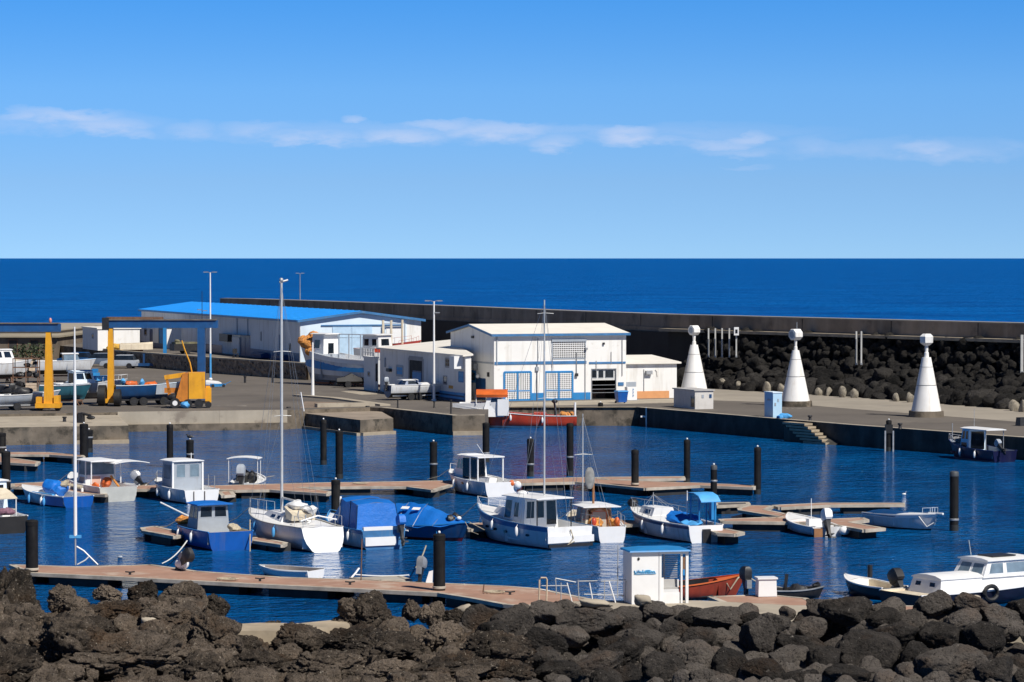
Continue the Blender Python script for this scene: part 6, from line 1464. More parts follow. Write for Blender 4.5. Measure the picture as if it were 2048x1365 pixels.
# left leaf (front-left face) and right open face, meeting in the middle corner
m = MB()
m.box(-1.20, 0, -.02, .06, 0, kh); m.build('side_panel', cleanw, ks, smooth=False)
m = MB(); m.box(-1.20, -1.14, .06, 1.5, 0, kh); m.box(-1.14, 1.30, 1.44, 1.5, 0, .9); m.build('rear_panel', cleanw, ks, smooth=False)
for x in (0.03, 1.22):
    m = MB(); m.box(x, x + (.10 if x < 1 else .12), -.02, .10, 0, kh); m.build('door_post', cleanw, ks, smooth=False)
m = MB(); m.box(.13, 1.22, -.02, .10, kh - .12, kh); m.build('lintel', cleanw, ks, smooth=False)
m = MB(); m.box(.13, .95, .02, .08, 0.0, .45); m.box(.13, .24, .02, .08, .45, 1.15); m.box(.24, .95, .025, .075, .45, .50); m.build('lower_panel', cleanw, ks, smooth=False)
m = MB(); m.box(1.0, 1.08, 0, .1, 0, kh - .12); m.build('mullion', cleanw, ks, smooth=False)
m = MB(); m.box(.20, .95, .15, .55, .62, .70); m.loft([[(.30, .3, .70), (.93, .3, .70), (.93, .34, 1.05), (.25, .34, 1.05)], [(.30, .36, .70), (.93, .36, .70), (.93, .40, 1.05), (.25, .40, 1.05)]]); m.build('counter', mat('counter_grey', (.40, .39, .37), .6), ks, smooth=False)
m = MB()
for k in range(13): m.box(.2, 1.2, 1.30, 1.33, 1.0 + k * .095, 1.04 + k * .095)
m.box(.55, .62, 1.26, 1.34, .95, kh - .1); m.build('louvre', galv, ks, smooth=False)
m = MB(); m.loft([[(-1.34, -.18, kh + .001), (1.42, -.18, kh + .001), (1.42, 1.62, kh + .001), (-1.34, 1.62, kh + .001)], [(-1.30, -.14, kh + .06), (1.38, -.14, kh + .06), (1.38, 1.58, kh + .06), (-1.30, 1.58, kh + .06)], [(-.6, .4, kh + .15), (.7, .4, kh + .15), (.7, 1.2, kh + .15), (-.6, 1.2, kh + .15)]]); m.build('roof', bluep, ks, smooth=False)
m = MB(); m.box(1.10, 1.20, .02, .08, 1.3, 2.05); m.build('post_strip', rusty, ks, smooth=False); m = MB(); m.box(1.09, 1.17, -.03, .015, 1.25, 1.5); m.build('blue_latch', bluep, ks, smooth=False)
m = MB(); m.ell((-.90, -.04, 2.02), (.055, .03, .07), 8, 6); m.build('round_badge', darkm, ks)
# running blue script, as joined brush strokes
m = MB(); y = -.045
def stroke(pts, r=.022): m.tube([(x, y, z) for x, z in pts], r, 5)
base = 1.40
stroke([(-1.08, base + .10), (-1.06, base), (-1.02, base - .03), (-.98, base + .02), (-.97, base + .11), (-.93, base), (-.89, base + .12), (-.86, base + .0)], .026)
x = -.86
for k in range(7):
    stroke([(x, base), (x + .03, base + .06), (x + .06, base + .055), (x + .075, base + .0), (x + .1, base + .01)]); x += .1
stroke([(-.72, base + .02), (-.70, base + .13)]); stroke([(-.42, base), (-.41, base + .12)]); stroke([(-1.1, base - .05), (-.9, base - .065), (-.6, base - .05), (-.3, base - .06), (-.12, base - .04)], .014); stroke([(-.62, base + .09), (-.5, base + .11), (-.36, base + .09)], .018)
m.build('blue_lettering', mat('sign_blue', (.04, .33, .62), .6), ks)
# paved shore strip with its small ground
m = MB(); poly = [P(1010, 1222, .9), P(1066, 1209, .9), P(1180, 1203, .9), P(1262, 1203, .9), P(1400, 1203, .9), P(1520, 1209, .9), P(1700, 1219, .9), P(2200, 1232, .9), P(2200, 1262, .9), P(1000, 1262, .9)]
m.prism([xy(p) for p in poly], -1.5, .93); o = m.build('shore_path', concl, smooth=False); struct(o)
# rail and gangway
rl = thing('metal_railing', 'bent weathered metal railing of the gangway left of the kiosk', 'railing', P(1080, 1205, .95), 0)
o_ = rl.location
def gp(px, py, ref): return Vector(PD(px, py, ref)) - Vector(o_)
Y0 = rl.location.y
m = MB(); m.tube([gp(1078, 1203, Y0), gp(1079, 1160, Y0), gp(1082, 1156, Y0), gp(1092, 1156, Y0), gp(1094, 1160, Y0), gp(1093, 1203, Y0)], .035, 6); m.build('hoop', woodl, rl)
for i, (a, b_) in enumerate((((1111, 1157), (1113, 1190)), ((1122, 1166), (1122, 1203)), ((1134, 1166), (1144, 1204)), ((1156, 1160), (1158, 1200)), ((1179, 1166), (1186, 1204)), ((1209, 1160), (1209, 1210)), ((1218, 1163), (1231, 1206)), ((1236, 1091), (1235, 1196)), ((1252, 1162), (1250, 1205)))):
    m = MB(); m.tube([gp(*a, Y0), gp(*b_, Y0)], .022 if i != 6 else .03, 6); m.build('stanchion', cleanw if i in (2, 4, 6) else galv, rl)
for a in (((1111, 1157), (1152, 1165)), ((1158, 1163), (1195, 1162)), ((1202, 1163), (1222, 1161), (1252, 1160)), ((1083, 1172), (1135, 1172)), ((1168, 1189), (1248, 1191)), ((1085, 1180), (1100, 1182))):
    m = MB(); m.tube([gp(*p_, Y0) for p_ in a], .02, 6); m.build('rail', galv, rl)
# tall mast with stays standing on the front dock
b = P(151, 1131, DZ); H = PD(151, 654, b.y).z - DZ
t = thing('dinghy_mast', 'tall slim white mast standing at the edge of the front dock on the left', 'mast', b)
m = MB(); m.lathe([(.035, 0), (.035, 1.25)], 8); m.build('foot', galv, t); m = MB(); m.lathe([(.075, 1.25), (.07, H * .6), (.03, H)], 10); m.build('spar', cleanw, t)
m = MB(); m.cbox((0, 0, 1.22), (.5, .12, .12)); m.build('step', tarpl, t, smooth=False)
m = MB(); m.tube([(.05, 0, .80), (.35, 0, .62), (.95, 0, .02)], .035, 6); m.tube([(.08, 0, .03), (.42, 0, .22), (.6, 0, .40)], .03, 6); m.build('brace', cleanw, t)
for px, y0, y1, lab in ((722, 1078, 1161, 'thin rusty rod standing on the front dock below the yacht stern'), (966, 1185, 1172, 'short mooring cleat on the front dock')):
    b = P(px, max(y0, y1), DZ); H = max(.3, PD(px, min(y0, y1), b.y).z - DZ)
    t = thing('rod', lab, 'rod', b); m = MB(); m.tube([(0, 0, 0), (.04, 0, H)], .025, 5); m.build('shaft', rusty, t)
for (px, py, lab, rot, sc, cw) in ((371, 1143, 'black outboard motor with round white fender lying on the dock corner', 40, 1.0, darkm), (842, 1164, 'silver and black outboard motor standing beside the thick piling', 160, .9, greym)):
    t = thing('outboard_motor', lab, 'outboard motor', P(px, py, DZ) + Vector((0, 0, .55)), R(rot)); outboard_parts(t, sc, cw); t.rotation_euler = (R(50 if sc == 1 else 15), 0, R(rot))
t = thing('round_fender', 'round white fender beside the black outboard on the dock corner', 'fender', P(364, 1141, DZ)); m = MB(); m.ell((0, 0, .28), (.30, .26, .26), 14, 8); m.build('ball', cleanw, t)
t = thing('dock_box', 'small white dock bracket and hose below the silver outboard', 'bracket', P(858, 1166, DZ)); m = MB(); m.loft([[(-.14, -.1, 0), (.14, -.1, 0), (.14, .1, 0), (-.14, .1, 0)], [(0, -.06, .45), (.16, -.06, .5), (.16, .06, .5), (0, .06, .45)]]); m.build('bracket', cleanw, t)
rope_line('mooring_line', 'pale mooring rope rising from the dock corner to the dark blue boat', P(325, 1127, .5), P(374, 1082, .6), .15, .03, ropew)
rope_line('mooring_line', 'old mooring rope from the dock to the blue tarpaulin boat', P(832, 1140, .5) + Vector((0, 0, .1)), P(852, 1092, .6), .1, .03, rope)
rope_line('mooring_line', 'rope hanging from the bow of the white yacht to the water', P(500, 1040, 1.3), P(500, 1104, 0), .05, .03, rope)
for (px, py, lab) in ((240, 1116, 'small grey water bird floating behind the front dock'), (1808, 990, 'white gull floating in open water right of the thin finger')):
    t = thing('water_bird', lab, 'bird', P(px, py)); t.scale = (.6, .6, .6); m = MB(); m.ell((0, 0, .06), (.20, .11, .10), 10, 6); m.tube([(.12, 0, .1), (.16, 0, .28), (.26, 0, .28)], .045, 6, .015); m.build('body', cleanw if px > 1000 else greyp, t)

t = thing('depth_gauge', 'white gauge post with short arm on the quay corner face', 'gauge post', P(1292, 816, QZ) + Vector((0, -.35, 0)))
m = MB(); m.box(-.06, .06, -.06, .06, -1.55, .05); m.box(-.45, -.061, -.05, .05, -.75, -.62); m.build('post', cleanw, t, smooth=False)
for px, py, lab in ((700, 1170, 'small dark cleat on the front dock below the rusty rod'), (520, 1163, 'small dark cleat on the front dock below the narrow plank dock'), (260, 1150, 'small dark cleat on the front dock right of the tall mast'), (1020, 1190, 'small dark cleat on the front dock left of the railing'), (1600, 1024, 'small dark cleat on the right hand dock crossing')):
    t = thing('dock_cleat', lab, 'cleat', P(px, py, DZ)); m = MB(); m.box(-.05, .05, -.04, .04, 0, .10); m.tube([(-.2, 0, .13), (0, 0, .11), (.2, 0, .13)], .03, 5); m.build('cleat', darkm, t)
for px, py, lab in ((455, 1161, 'coiled pale rope on the front dock below the dark blue boat'), (990, 1187, 'coiled pale rope on the front dock right of the thick piling'), (720, 969, 'coiled rope on the middle walkway behind the blue canopy boat')):
    t = thing('rope_coil', lab, 'rope', P(px, py, DZ)); m = MB(); m.tube([((.12 + .012 * k) * math.cos(k * .6), (.12 + .012 * k) * math.sin(k * .6), .02 + .002 * k) for k in range(32)], .022, 5); m.build('coil', rope, t)

# ================================================================== boat yard
def wheel(par, c, r, w, rz=0, name='wheel', hub=darkm):
    m = MB(); d = Vector((math.cos(rz), math.sin(rz), 0)) * w / 2; c = Vector(c)
    m.tube([c - d, c + d], r, 16); t_ = m.build(name, black, par, ang=50)
    m = MB(); m.tube([c - d * 1.08, c + d * 1.08], r * .5, 10); m.build('hub', hub, t_, ang=50)
def boat_hoist(label, px_leg, ybase, ytop, px_far, px_l, px_r, legm, farm, y_far=None, wf=1.0):
    b = P(px_leg, ybase, QZ); Y = b.y; H = PD(px_leg, ytop, Y).z - QZ; t = thing('boat_hoist', label, 'boat hoist', b, 0)
    X = lambda px: PD(px, 700, Y).x - b.x
    th = .62
    m = MB(); m.box(X(px_l), X(px_r), -.35, .35, H - th, H); m.build('top_beam', mat('hoist_blue', (.010, .075, .22), .5, var=.2, streak=((.06, .07, .10), .4, 2.0)), t, smooth=False)
    m = MB(); m.box(X(px_l) + .1, X(px_r) - .1, -.45, .45, H + .001, H + .08); m.build('walkway', mat('dirty_top', (.14, .12, .10), .9, var=.4), t, smooth=False)
    for k, dy in ((0, 0),):
        m = MB(); m.loft([[(-.36 * wf, -.36, .6), (.36 * wf, -.36, .6), (.36 * wf, .36, .6), (-.36 * wf, .36, .6)], [(-.19, -.3, H - th - .01), (.19, -.3, H - th - .01), (.19, .3, H - th - .01), (-.19, .3, H - th - .01)]]); m.build('leg', legm, t, smooth=False)
        m = MB(); m.box(-1.0 * wf, .95 * wf, -.6, .6, .25, .6); m.box(-.95 * wf, -.5 * wf, -.5, .5, .61, 1.1); m.box(.45 * wf, .85 * wf, -.5, .5, .61, 1.2); m.build('leg_base', legm, t, smooth=False)
        for sx in (-.7 * wf, .7 * wf): wheel(t, (sx, 0, .26), .26, .3, math.pi / 2)
    if px_far is not None:
        xf = X(px_far); z0 = .5
        m = MB(); m.box(xf - .30, xf + .30, -.35, .35, z0, H - th - .01); m.build('leg', farm, t, smooth=False)
    m = MB(); m.box(X(px_l) - .25, X(px_l) + .3, -.55, .55, H - th - .15, H + .22); m.build('hoist_winch', darkm, t, smooth=False)
    return t, X, H
t1, X1, H1 = boat_hoist('boat hoist with yellow leg and dark blue beam at the left edge', 98, 822, 648, None, -200, 121, yellow, blued)
m = MB(); m.ell((X1(101), 0, H1 + .25), (.12, .12, .22), 8, 6); m.build('warning_lamp', mat('lamp_pink', (.6, .25, .22), .5), t1)
t2, X2, H2 = boat_hoist('boat hoist with yellow left leg and blue right leg beside the orange machine', 222, 812, 641, 403, 212, 436, yellow, mat('hoist_blue', (.010, .075, .22)), wf=.72)
wheel(t2, (X2(205), -.2, .85), .85, .6, 0); wheel(t2, (X2(238), -1.0, .7), .7, .5, 0)
m = MB(); m.cbox((X2(270), 0, H2 + .16), (4.6, .5, .22)); m.build('cable_tray', rusty, t2, smooth=False)
# orange machine
b = P(384, 816, QZ)
t = thing('yard_tractor', 'rusty orange yard machine with tall engine housing and white hubbed wheels', 'tractor', b, R(6))
m = MB(); m.box(-.25, 1.05, -.8, .9, .75, 2.85); m.build('engine_housing', yellow, t, smooth=False)
m = MB(); m.loft([[(-1.35, -.7, .55), (-.26, -.7, .55), (-.26, .8, .55), (-1.35, .8, .55)], [(-.75, -.7, 2.75), (-.26, -.7, 2.85), (-.26, .8, 2.85), (-.75, .8, 2.75)]]); m.build('hood', yellowd, t, smooth=False)
m = MB(); m.box(1.06, 1.55, -.5, .6, .45, 1.6); m.box(1.1, 1.45, -.45, .5, 1.601, 1.75); m.build('rear_box', yellow, t, smooth=False)
m = MB(); m.cbox((-1.35, .2, 2.55), (1.7, .5, .35), 0, (0, R(-8))); m.build('boom', yellow, t, smooth=False)
m = MB(); m.loft([[(-2.1, 0, 2.3), (-1.9, 0, 2.3), (-1.9, .3, 2.3), (-2.1, .3, 2.3)], [(-1.9, 0, .9), (-1.6, 0, .9), (-1.6, .3, .9), (-1.9, .3, .9)]]); m.box(-2.2, -1.0, .0, .3, 1.2, 1.6); m.build('side_frame', yellowd, t, smooth=False)
m = MB(); m.tube([(-.0, .3, 2.85), (-.15, .3, 3.6), (-.55, .3, 4.6), (-.8, .3, 5.4)], .06, 6); m.build('exhaust_pole', yellow, t)
m = MB(); m.box(-2.2, 1.4, -.5, .7, .35, .55); m.ell((-1.3, -.1, .85), (.7, .4, .35), 10, 6); m.build('chassis', darkm, t, smooth=False)
wheel(t, (-1.35, -.75, .42), .42, .3, math.pi / 2, hub=cleanw); wheel(t, (-.35, -.75, .36), .36, .3, math.pi / 2); wheel(t, (.55, -.75, .36), .36, .3, math.pi / 2); wheel(t, (1.3, -.5, .26), .26, .2, math.pi / 2)
m = MB(); m.ell((-.5, -1.0, .3), (.35, .25, .25), 8, 6); m.build('rag', tarpl, t)
# steel frame further back
b = P(330, 737, QZ); t = thing('steel_frame', 'tall thin blue steel post with long base beam in front of the terrace', 'frame', b, 0)
m = MB(); m.box(-.18, .18, -.2, .2, 0, 4.7); m.build('post', bluep, t, smooth=False); m = MB(); m.box(-4.6, -.19, -.15, .15, .25, .55); m.box(-2.4, -2.2, -.1, .1, .56, 1.6); m.build('base_beam', blued, t, smooth=False)
# props, trestle
def stands(par, pts, h, mt=rusty):
    for (x, y) in pts:
        m = MB(); m.tube([(x - .25, y, 0), (x, y, h)], .05, 5); m.tube([(x + .25, y, 0), (x, y, h)], .05, 5); m.tube([(x, y + .3, 0), (x, y, h)], .05, 5); m.build('prop', mt, par)
def cradle(label, b, rz, L=3, h=.8, name='boat_stand'):
    t = thing(name, label, 'boat stand', b, rz); stands(t, ((-.6, -L * .3), (.6, -L * .3), (-.6, L * .3), (.6, L * .3)), h)
    m = MB(); m.box(-.1, .1, -L / 2, L / 2, h - .18, h - .02); m.build('keel_beam', rusty, t, smooth=False); return t
b = Boat('white cabin boat standing on rusty props between the two hoists', (112, 787), 216, 6.2, 2.3, .75, 1.05, z0=2.45, heading=R(-62), bottom=mat('grey_bottom', (.30, .31, .33), .6), deep=.5, wl=.0, transom=hullw)
b.cockpit(.02, .35, .3); b.deck(.35, 1.0); b.house(1.3, 3.2, .85, .75, .7, 1.75, rf=.4, mt=walll, ov=(.1, .1, .1), wins=[('right', .1, .5, .4, .9), ('right', .55, .9, .4, .9), ('back', .1, .9, .0, .9)]); b.rails(.6, 1.0, .4, 5)
m = MB(); m.box(-.7, .7, 3.3, 4.6, 1.0, 1.35); m.build('blue_hatch', tarpl, b.t, smooth=False)
g = b.t.location; cradle('rusty props under the white cabin boat between the hoists', (g.x + 2.5, g.y + 1.3, QZ), R(-62), 3.4, .62)
b = Boat('dark blue workboat with grey bow resting on the trailer by the orange machine', (228, 793), 328, 5.6, 2.1, .85, 1.1, z0=2.25, heading=R(-72), hull=blued, bottom=blued, deep=.4, transom=blued, rail=walll)
b.cockpit(.02, .75, .3, mt=inside); b.deck(.75, 1.0, -.02, greyp)
m = MB()
for sx in (1,): m.loft([[(sx * b.hw(t) * 1.012, b.yy(t, z), z) for z in (b.sz(t) - .04, .15)] for t in (.60, .7, .8, .9, .97)], closed=False, cap0=False, cap1=False)
m.build('grey_bow_patch', greyp, b.t)
m = MB(); m.ell((0, 1.4, 1.0), (.4, .6, .25), 8, 6); m.ell((.1, 3.0, .95), (.4, .7, .2), 8, 6); m.build('deck_gear', orange, b.t); m = MB(); m.ell((.2, .7, 1.15), (.22, .22, .25), 8, 6); m.ell((.3, 2.2, 1.1), (.15, .2, .35), 8, 6); m.build('stowed_gear', tarpl, b.t)
g = b.t.location; t = thing('boat_trailer', 'low dark trailer with black tyres under the dark blue workboat', 'trailer', (g.x + 2.3, g.y + .9, QZ), R(-72))
m = MB(); m.box(-.8, -.7, -2.6, 2.6, .4, .52); m.box(.7, .8, -2.6, 2.6, .4, .52)
for y in (-2.3, -.8, .8, 2.3): m.box(-.69, .69, y - .06, y + .06, .41, .51)
m.tube([(0, 2.6, .45), (0, 3.9, .4)], .06, 6); m.build('chassis', darkm, t, smooth=False)
for sx in (-1, 1):
    for y in (-1.0, -.2, 1.5): wheel(t, (sx * .98, y, .34), .34, .22, 0)
# big fishing boat on the hard
b = Boat('big blue and white wooden fishing boat with orange nets on the hard', (765, 763), 602, 11.5, 3.6, 1.9, 3.0, z0=2.05, hull=hullw, stripe=cleanw, bottom=mat('grey_bottom', (.30, .31, .33), .6), deep=.35, transom=hullw, tw=.8, rake=.12, wl=.55)
b.cockpit(.02, .6, 1.2); b.deck(.6, 1.0, -.05, greyp)
m = MB(); m.loft([[(-b.hw(t) * (1 - .06) - .04, b.yy(t, 1.5), z) for z in (b.sz(t) * .72, b.sz(t) * .42)] for t in [k / 14 for k in range(15)]], closed=False, cap0=False, cap1=False); m.build('blue_band', bluep, b.t)
m = MB(); m.box(-.08, .08, .2, 9.6, -.50, -.30); m.build('keel', orange, b.t, smooth=False)
b.house(7.2, 9.0, .95, .9, 2.2, 4.25, rf=.25, mt=cleanw, ov=(.3, .4, .15), wins=[('left', .2, .7, .35, .75), ('back', .3, .7, .1, .6)])
m = MB(); m.ell((-.3, 10.3, 3.6), (.9, .9, .5), 24, 16); m.ell((-.6, 9.7, 3.3), (.7, 1.0, .55), 24, 16); m.ell((.2, 9.8, 4.0), (.6, .7, .45), 20, 14); m.ell((.3, 10.8, 3.2), (.6, .5, .4), 20, 12); m.ell((-.7, 9.3, 2.7), (.5, .8, .5), 20, 12); m.build('orange_nets', netm, b.t)
b.posts([(-.4, 5.6), (.5, 5.2), (0, 3.0)], 2.0, 4.3, .06, greyp, 'gallows_post'); m = MB(); m.tube([(-.4, 5.6, 4.3), (0, 3.0, 4.3)], .05, 6); m.build('gallows_beam', greyp, b.t)
g = b.t.location; cradle('timber cradle under the big blue and white fishing boat', (g.x - 3.4, g.y + 4.0, QZ), b.th, 6, .5)
# red and white boat behind the workshop
b = Boat('red bowed white fishing boat laid up behind the workshop roof', (728, 738), 842, 9, 3.0, 1.9, 2.5, z0=2.9, hull=hullw, stripe=red, transom=hullw)
b.cockpit(.02, .5, 1.2); b.deck(.6, 1.0, .0, red); b.house(1.0, 3.2, 1.0, .95, 1.5, 3.2, rf=.2, mt=cleanw, wins=[('back', .1, .4, .4, .8), ('back', .6, .9, .4, .8), ('right', .2, .8, .4, .8)], ov=(.2, .4, .2))
m = MB(); m.loft([[(b.hw(t) * 1.015, b.yy(t, 2), z) for z in (b.sz(t) + .05, b.sz(t) - .75)] for t in (.45, .6, .7, .8, .9, .97)], closed=False, cap0=False, cap1=False); m.build('red_bulwark', red, b.t)
b.posts([(-.5, 3.6), (.5, 3.6), (0, 6.0)], 1.8, 4.6, .12, cream, 'mast_post'); b.rails(.4, .9, .6, 6, mt=red)
g = b.t.location; cradle('timber props under the red bowed boat behind the workshop', (g.x + 3.5, g.y + 1.5, QZ), b.th, 6, 1.4)
# motorboat on trailer in front of the workshop
b = Boat('white and blue motorboat on a trailer in front of the workshop door', (775, 788), 866, 5.8, 2.1, .70, .85, z0=2.05, heading=R(-66), hull=hullw, stripe=cleanw, bottom=black, transom=blued)
b.cockpit(.02, .4, .3); b.deck(.40, 1.0, -.0, cleanw, crown=.16)
b.house(1.2, 3.2, .85, .62, .66, 1.12, rf=.9, rb=.3, mt=blued, roofm=cleanw, ov=(.25, .35, .08), wins=[('right', .15, .8, .3, .9)], name='cuddy', th=.04); b.outboard(0, -.1, .3, .8, greyp)
g = b.t.location; t = thing('boat_trailer', 'galvanised trailer carrying the white and blue motorboat by the workshop', 'trailer', (g.x + 2.2, g.y + 1.0, QZ), b.th)
m = MB(); m.box(-.65, -.55, -2.2, 2.6, .35, .45); m.box(.55, .65, -2.2, 2.6, .35, .45)
for y in (-1.6, 0, 1.6): m.box(-.54, .54, y - .05, y + .05, .36, .44)
m.tube([(0, 2.6, .4), (0, 3.6, .35)], .05, 6); m.build('chassis', galv, t, smooth=False)
for sx in (-1, 1): wheel(t, (sx * .85, -.6, .3), .3, .2, 0); wheel(t, (sx * .85, .1, .3), .3, .2, 0)
t = thing('net_pile', 'pale rope heap behind the trailer near the lamp post', 'nets', P(858, 797, QZ)); m = MB(); m.ell((0, 0, .25), (.6, .4, .3), 12, 8); m.ell((-.7, -.2, .15), (.4, .3, .2), 10, 6); m.build('net_pile', mat('pale_net', (.5, .44, .32), .9, var=.3, ns=8, bump=1, bs=15), t)
t = thing('jet_ski', 'dark jet ski on a small trailer beside the big fishing boat', 'jet ski', P(700, 775, QZ), R(-75)); m = MB(); m.loft([[(-w, y, .55), (0, y, .35), (w, y, .55), (w * .6, y, .55 + h), (-w * .6, y, .55 + h)] for y, w, h in ((-1.3, .35, .3), (-.6, .45, .42), (.1, .42, .75), (.7, .35, .45), (1.5, .05, .15))]); m.build('body', black, t)
m = MB(); m.box(-.5, .5, -1.4, -1.3, .3, .4); m.box(-.05, .05, -1.3, 2.4, .3, .4); m.build('trailer_frame', black, t, smooth=False); wheel(t, (-.6, -.3, .3), .3, .2); wheel(t, (.6, -.3, .3), .3, .2)
m = MB(); m.tube([(-.3, .3, 1.1), (.3, .3, 1.1)], .04, 5); m.build('handlebar', black, t)
t = thing('upturned_dinghy', 'small upturned white and blue dinghy on the apron behind the orange machine', 'dinghy', P(416, 773, QZ), R(60)); m = MB(); m.loft([[(-w, y, 0), (-w * .8, y, h * .7), (0, y, h), (w * .8, y, h * .7), (w, y, 0)] for y, w, h in ((-1.2, .6, .5), (0, .7, .6), (.9, .5, .5), (1.5, .05, .3))]); m.build('hull', cleanw, t); m = MB(); m.box(-.72, .72, -1.25, .8, -.0, .18); m.build('blue_rim', bluep, t, smooth=False)
t = thing('hand_cart', 'low blue cart on the apron right of the upturned dinghy', 'cart', P(436, 775, QZ), R(10)); m = MB(); m.box(-.7, .7, -.3, .3, .2, .32); m.build('platform', bluep, t, smooth=False); wheel(t, (.5, -.3, .15), .15, .1, math.pi / 2); wheel(t, (-.5, -.3, .15), .15, .1, math.pi / 2); m = MB(); m.tube([(.7, 0, .3), (1.2, 0, .55)], .03, 5); m.build('handle', bluep, t)
# cluttered left corner of the yard
b = Boat('grey blue open boat on a trailer at the left edge of the yard', (-15, 806), 62, 5.5, 2.0, .55, .9, z0=2.1, heading=R(-66), hull=greyp, transom=greyp, bottom=greyp)
b.cockpit(.02, .6, .2); b.deck(.6, 1.0, 0, greyp); b.outboard(.0, 1.6, .5, .9, darkm); m = MB(); m.ell((.1, 2.4, .85), (.6, .8, .35), 10, 7); m.build('stowed_gear', darkm, b.t)
g = b.t.location; t = thing('boat_trailer', 'pale galvanised trailer under the grey blue boat at the left edge', 'trailer', (g.x + 2.0, g.y + .8, QZ), b.th); m = MB(); m.box(-.6, -.5, -2.4, 2.8, .35, .45); m.box(.5, .6, -2.4, 2.8, .35, .45); m.box(-.49, .49, -1, -.9, .36, .44); m.box(-.49, .49, 2.5, 2.6, .36, .44); m.build('chassis', galv, t, smooth=False)
for sx in (-1, 1): wheel(t, (sx * .8, -.4, .3), .3, .2, 0)
b = Boat('large white boat laid up at the left edge below the storehouse', (-75, 752), 30, 7.0, 2.5, 1.0, 1.4, z0=2.3, heading=R(-60), transom=hullw)
b.cockpit(.02, .3, .5); b.deck(.3, 1.0); b.house(2.5, 5.0, 1.0, .85, 1.2, 2.4, rf=.4, mt=cleanw, wins=[('right', .1, .5, .4, .9), ('right', .6, .9, .4, .9)])
g = b.t.location; cradle('props under the large white boat at the left edge', (g.x + 3, g.y + 1.7, QZ), b.th, 4, .6)
b = Boat('white boat with blue deck cover stored behind the yellow hoist leg', (72, 742), 124, 5.8, 2.2, .9, 1.1, z0=2.6, heading=R(-75), transom=hullw); b.cockpit(.02, .5, .3); b.deck(.5, 1.0, 0, tarpl); b.house(2.6, 4.2, .8, .7, .9, 1.6, mt=glassl, roofm=cleanw, rf=.3)
g = b.t.location; cradle('props under the boat with blue deck cover', (g.x + 2.6, g.y + .7, QZ), b.th, 4, .7)
b = Boat('small teal hulled boat between the yellow hoist leg and the propped cabin boat', (78, 792), 118, 4.2, 1.8, .8, .9, z0=2.3, heading=R(-80), hull=teal, transom=teal, bottom=teal, rail=greyp); b.cockpit(.02, .6, .3); b.deck(.6, 1.0, 0, greyp)
g = b.t.location; cradle('props under the small teal boat', (g.x + 2, g.y + .3, QZ), b.th, 3, .5)
t = thing('storage_rack', 'dark rusty rack full of nets and gear behind the left hoist', 'rack', P(52, 775, QZ), 0)
m = MB()
for x in (-1.2, 0, 1.1): m.box(x - .04, x + .04, -.04, .04, 0, 2.7); m.box(x - .04, x + .04, 1.1, 1.18, 0, 2.7)
for z in (.9, 1.8, 2.62): m.box(-1.25, 1.15, -.05, 1.2, z + .001, z + .06)
m.build('frame', rusty, t, smooth=False)
m = MB(); rr = random.Random(4)
for _ in range(16): m.ell((rr.uniform(-1, 1), rr.uniform(.1, 1), rr.choice((.25, 1.2, 2.1)) + rr.uniform(-.1, .1)), (rr.uniform(.2, .45), .3, rr.uniform(.15, .35)), 8, 6)
m.build('stowed_gear', darkm, t)
t = thing('rubbish_heap', 'heap of dark nets and planks left of the hoist rack', 'heap', P(28, 790, QZ)); m = MB(); m.ell((0, 0, .3), (1.1, .6, .5), 12, 8); m.ell((-.8, .3, .4), (.6, .5, .4), 10, 7); m.build('net_pile', darkm, t); m = MB(); m.cbox((.2, -.3, .7), (1.8, .2, .06), .3, (0, .2)); m.build('plank', woodl, t, smooth=False)
t = thing('crate_stack', 'brown wooden crate under the rack beside the yellow leg', 'crate', P(62, 782, QZ), R(10)); m = MB()
for z in (0, .25, .5): m.box(-.5, .5, -.4, .4, z, z + .18)
m.box(-.48, .48, -.38, .38, 0, .66); m.build('box', woodl, t, smooth=False)
m = MB()
t = thing('dark_bush', 'dark tangled bush growing against the old storehouse', 'bush', P(62, 722, QZ)); rr = random.Random(8)
for _ in range(420):
    a = rr.uniform(0, 6.28); u = rr.random() ** .5; c = Vector((2.6 * u * math.cos(a), 1.2 * u * math.sin(a), 1.1 + rr.uniform(-1, 1) * 1.1 * (1 - u * u * .6))); d1_ = Vector((rr.uniform(-1, 1), rr.uniform(-1, 1), rr.uniform(-1, 1))).normalized() * .22; d2_ = Vector((rr.uniform(-1, 1), rr.uniform(-1, 1), rr.uniform(-1, 1))).normalized() * .14
    m.add([c - d1_, c + d2_, c + d1_, c - d2_], [(0, 1, 2, 3)])
tag(m.build('leaves', mat('dark_leaf', (.035, .05, .02), .8, var=.5), t, smooth=False), kind='stuff'); m = MB(); m.tube([(0, 0, 0), (.1, 0, 1.2)], .08, 5, .03); m.tube([(0, 0, .2), (-.9, .1, 1.2)], .05, 5, .02); m.tube([(0, 0, .2), (1.0, .1, 1.3)], .05, 5, .02); m.build('stem', wood, t)
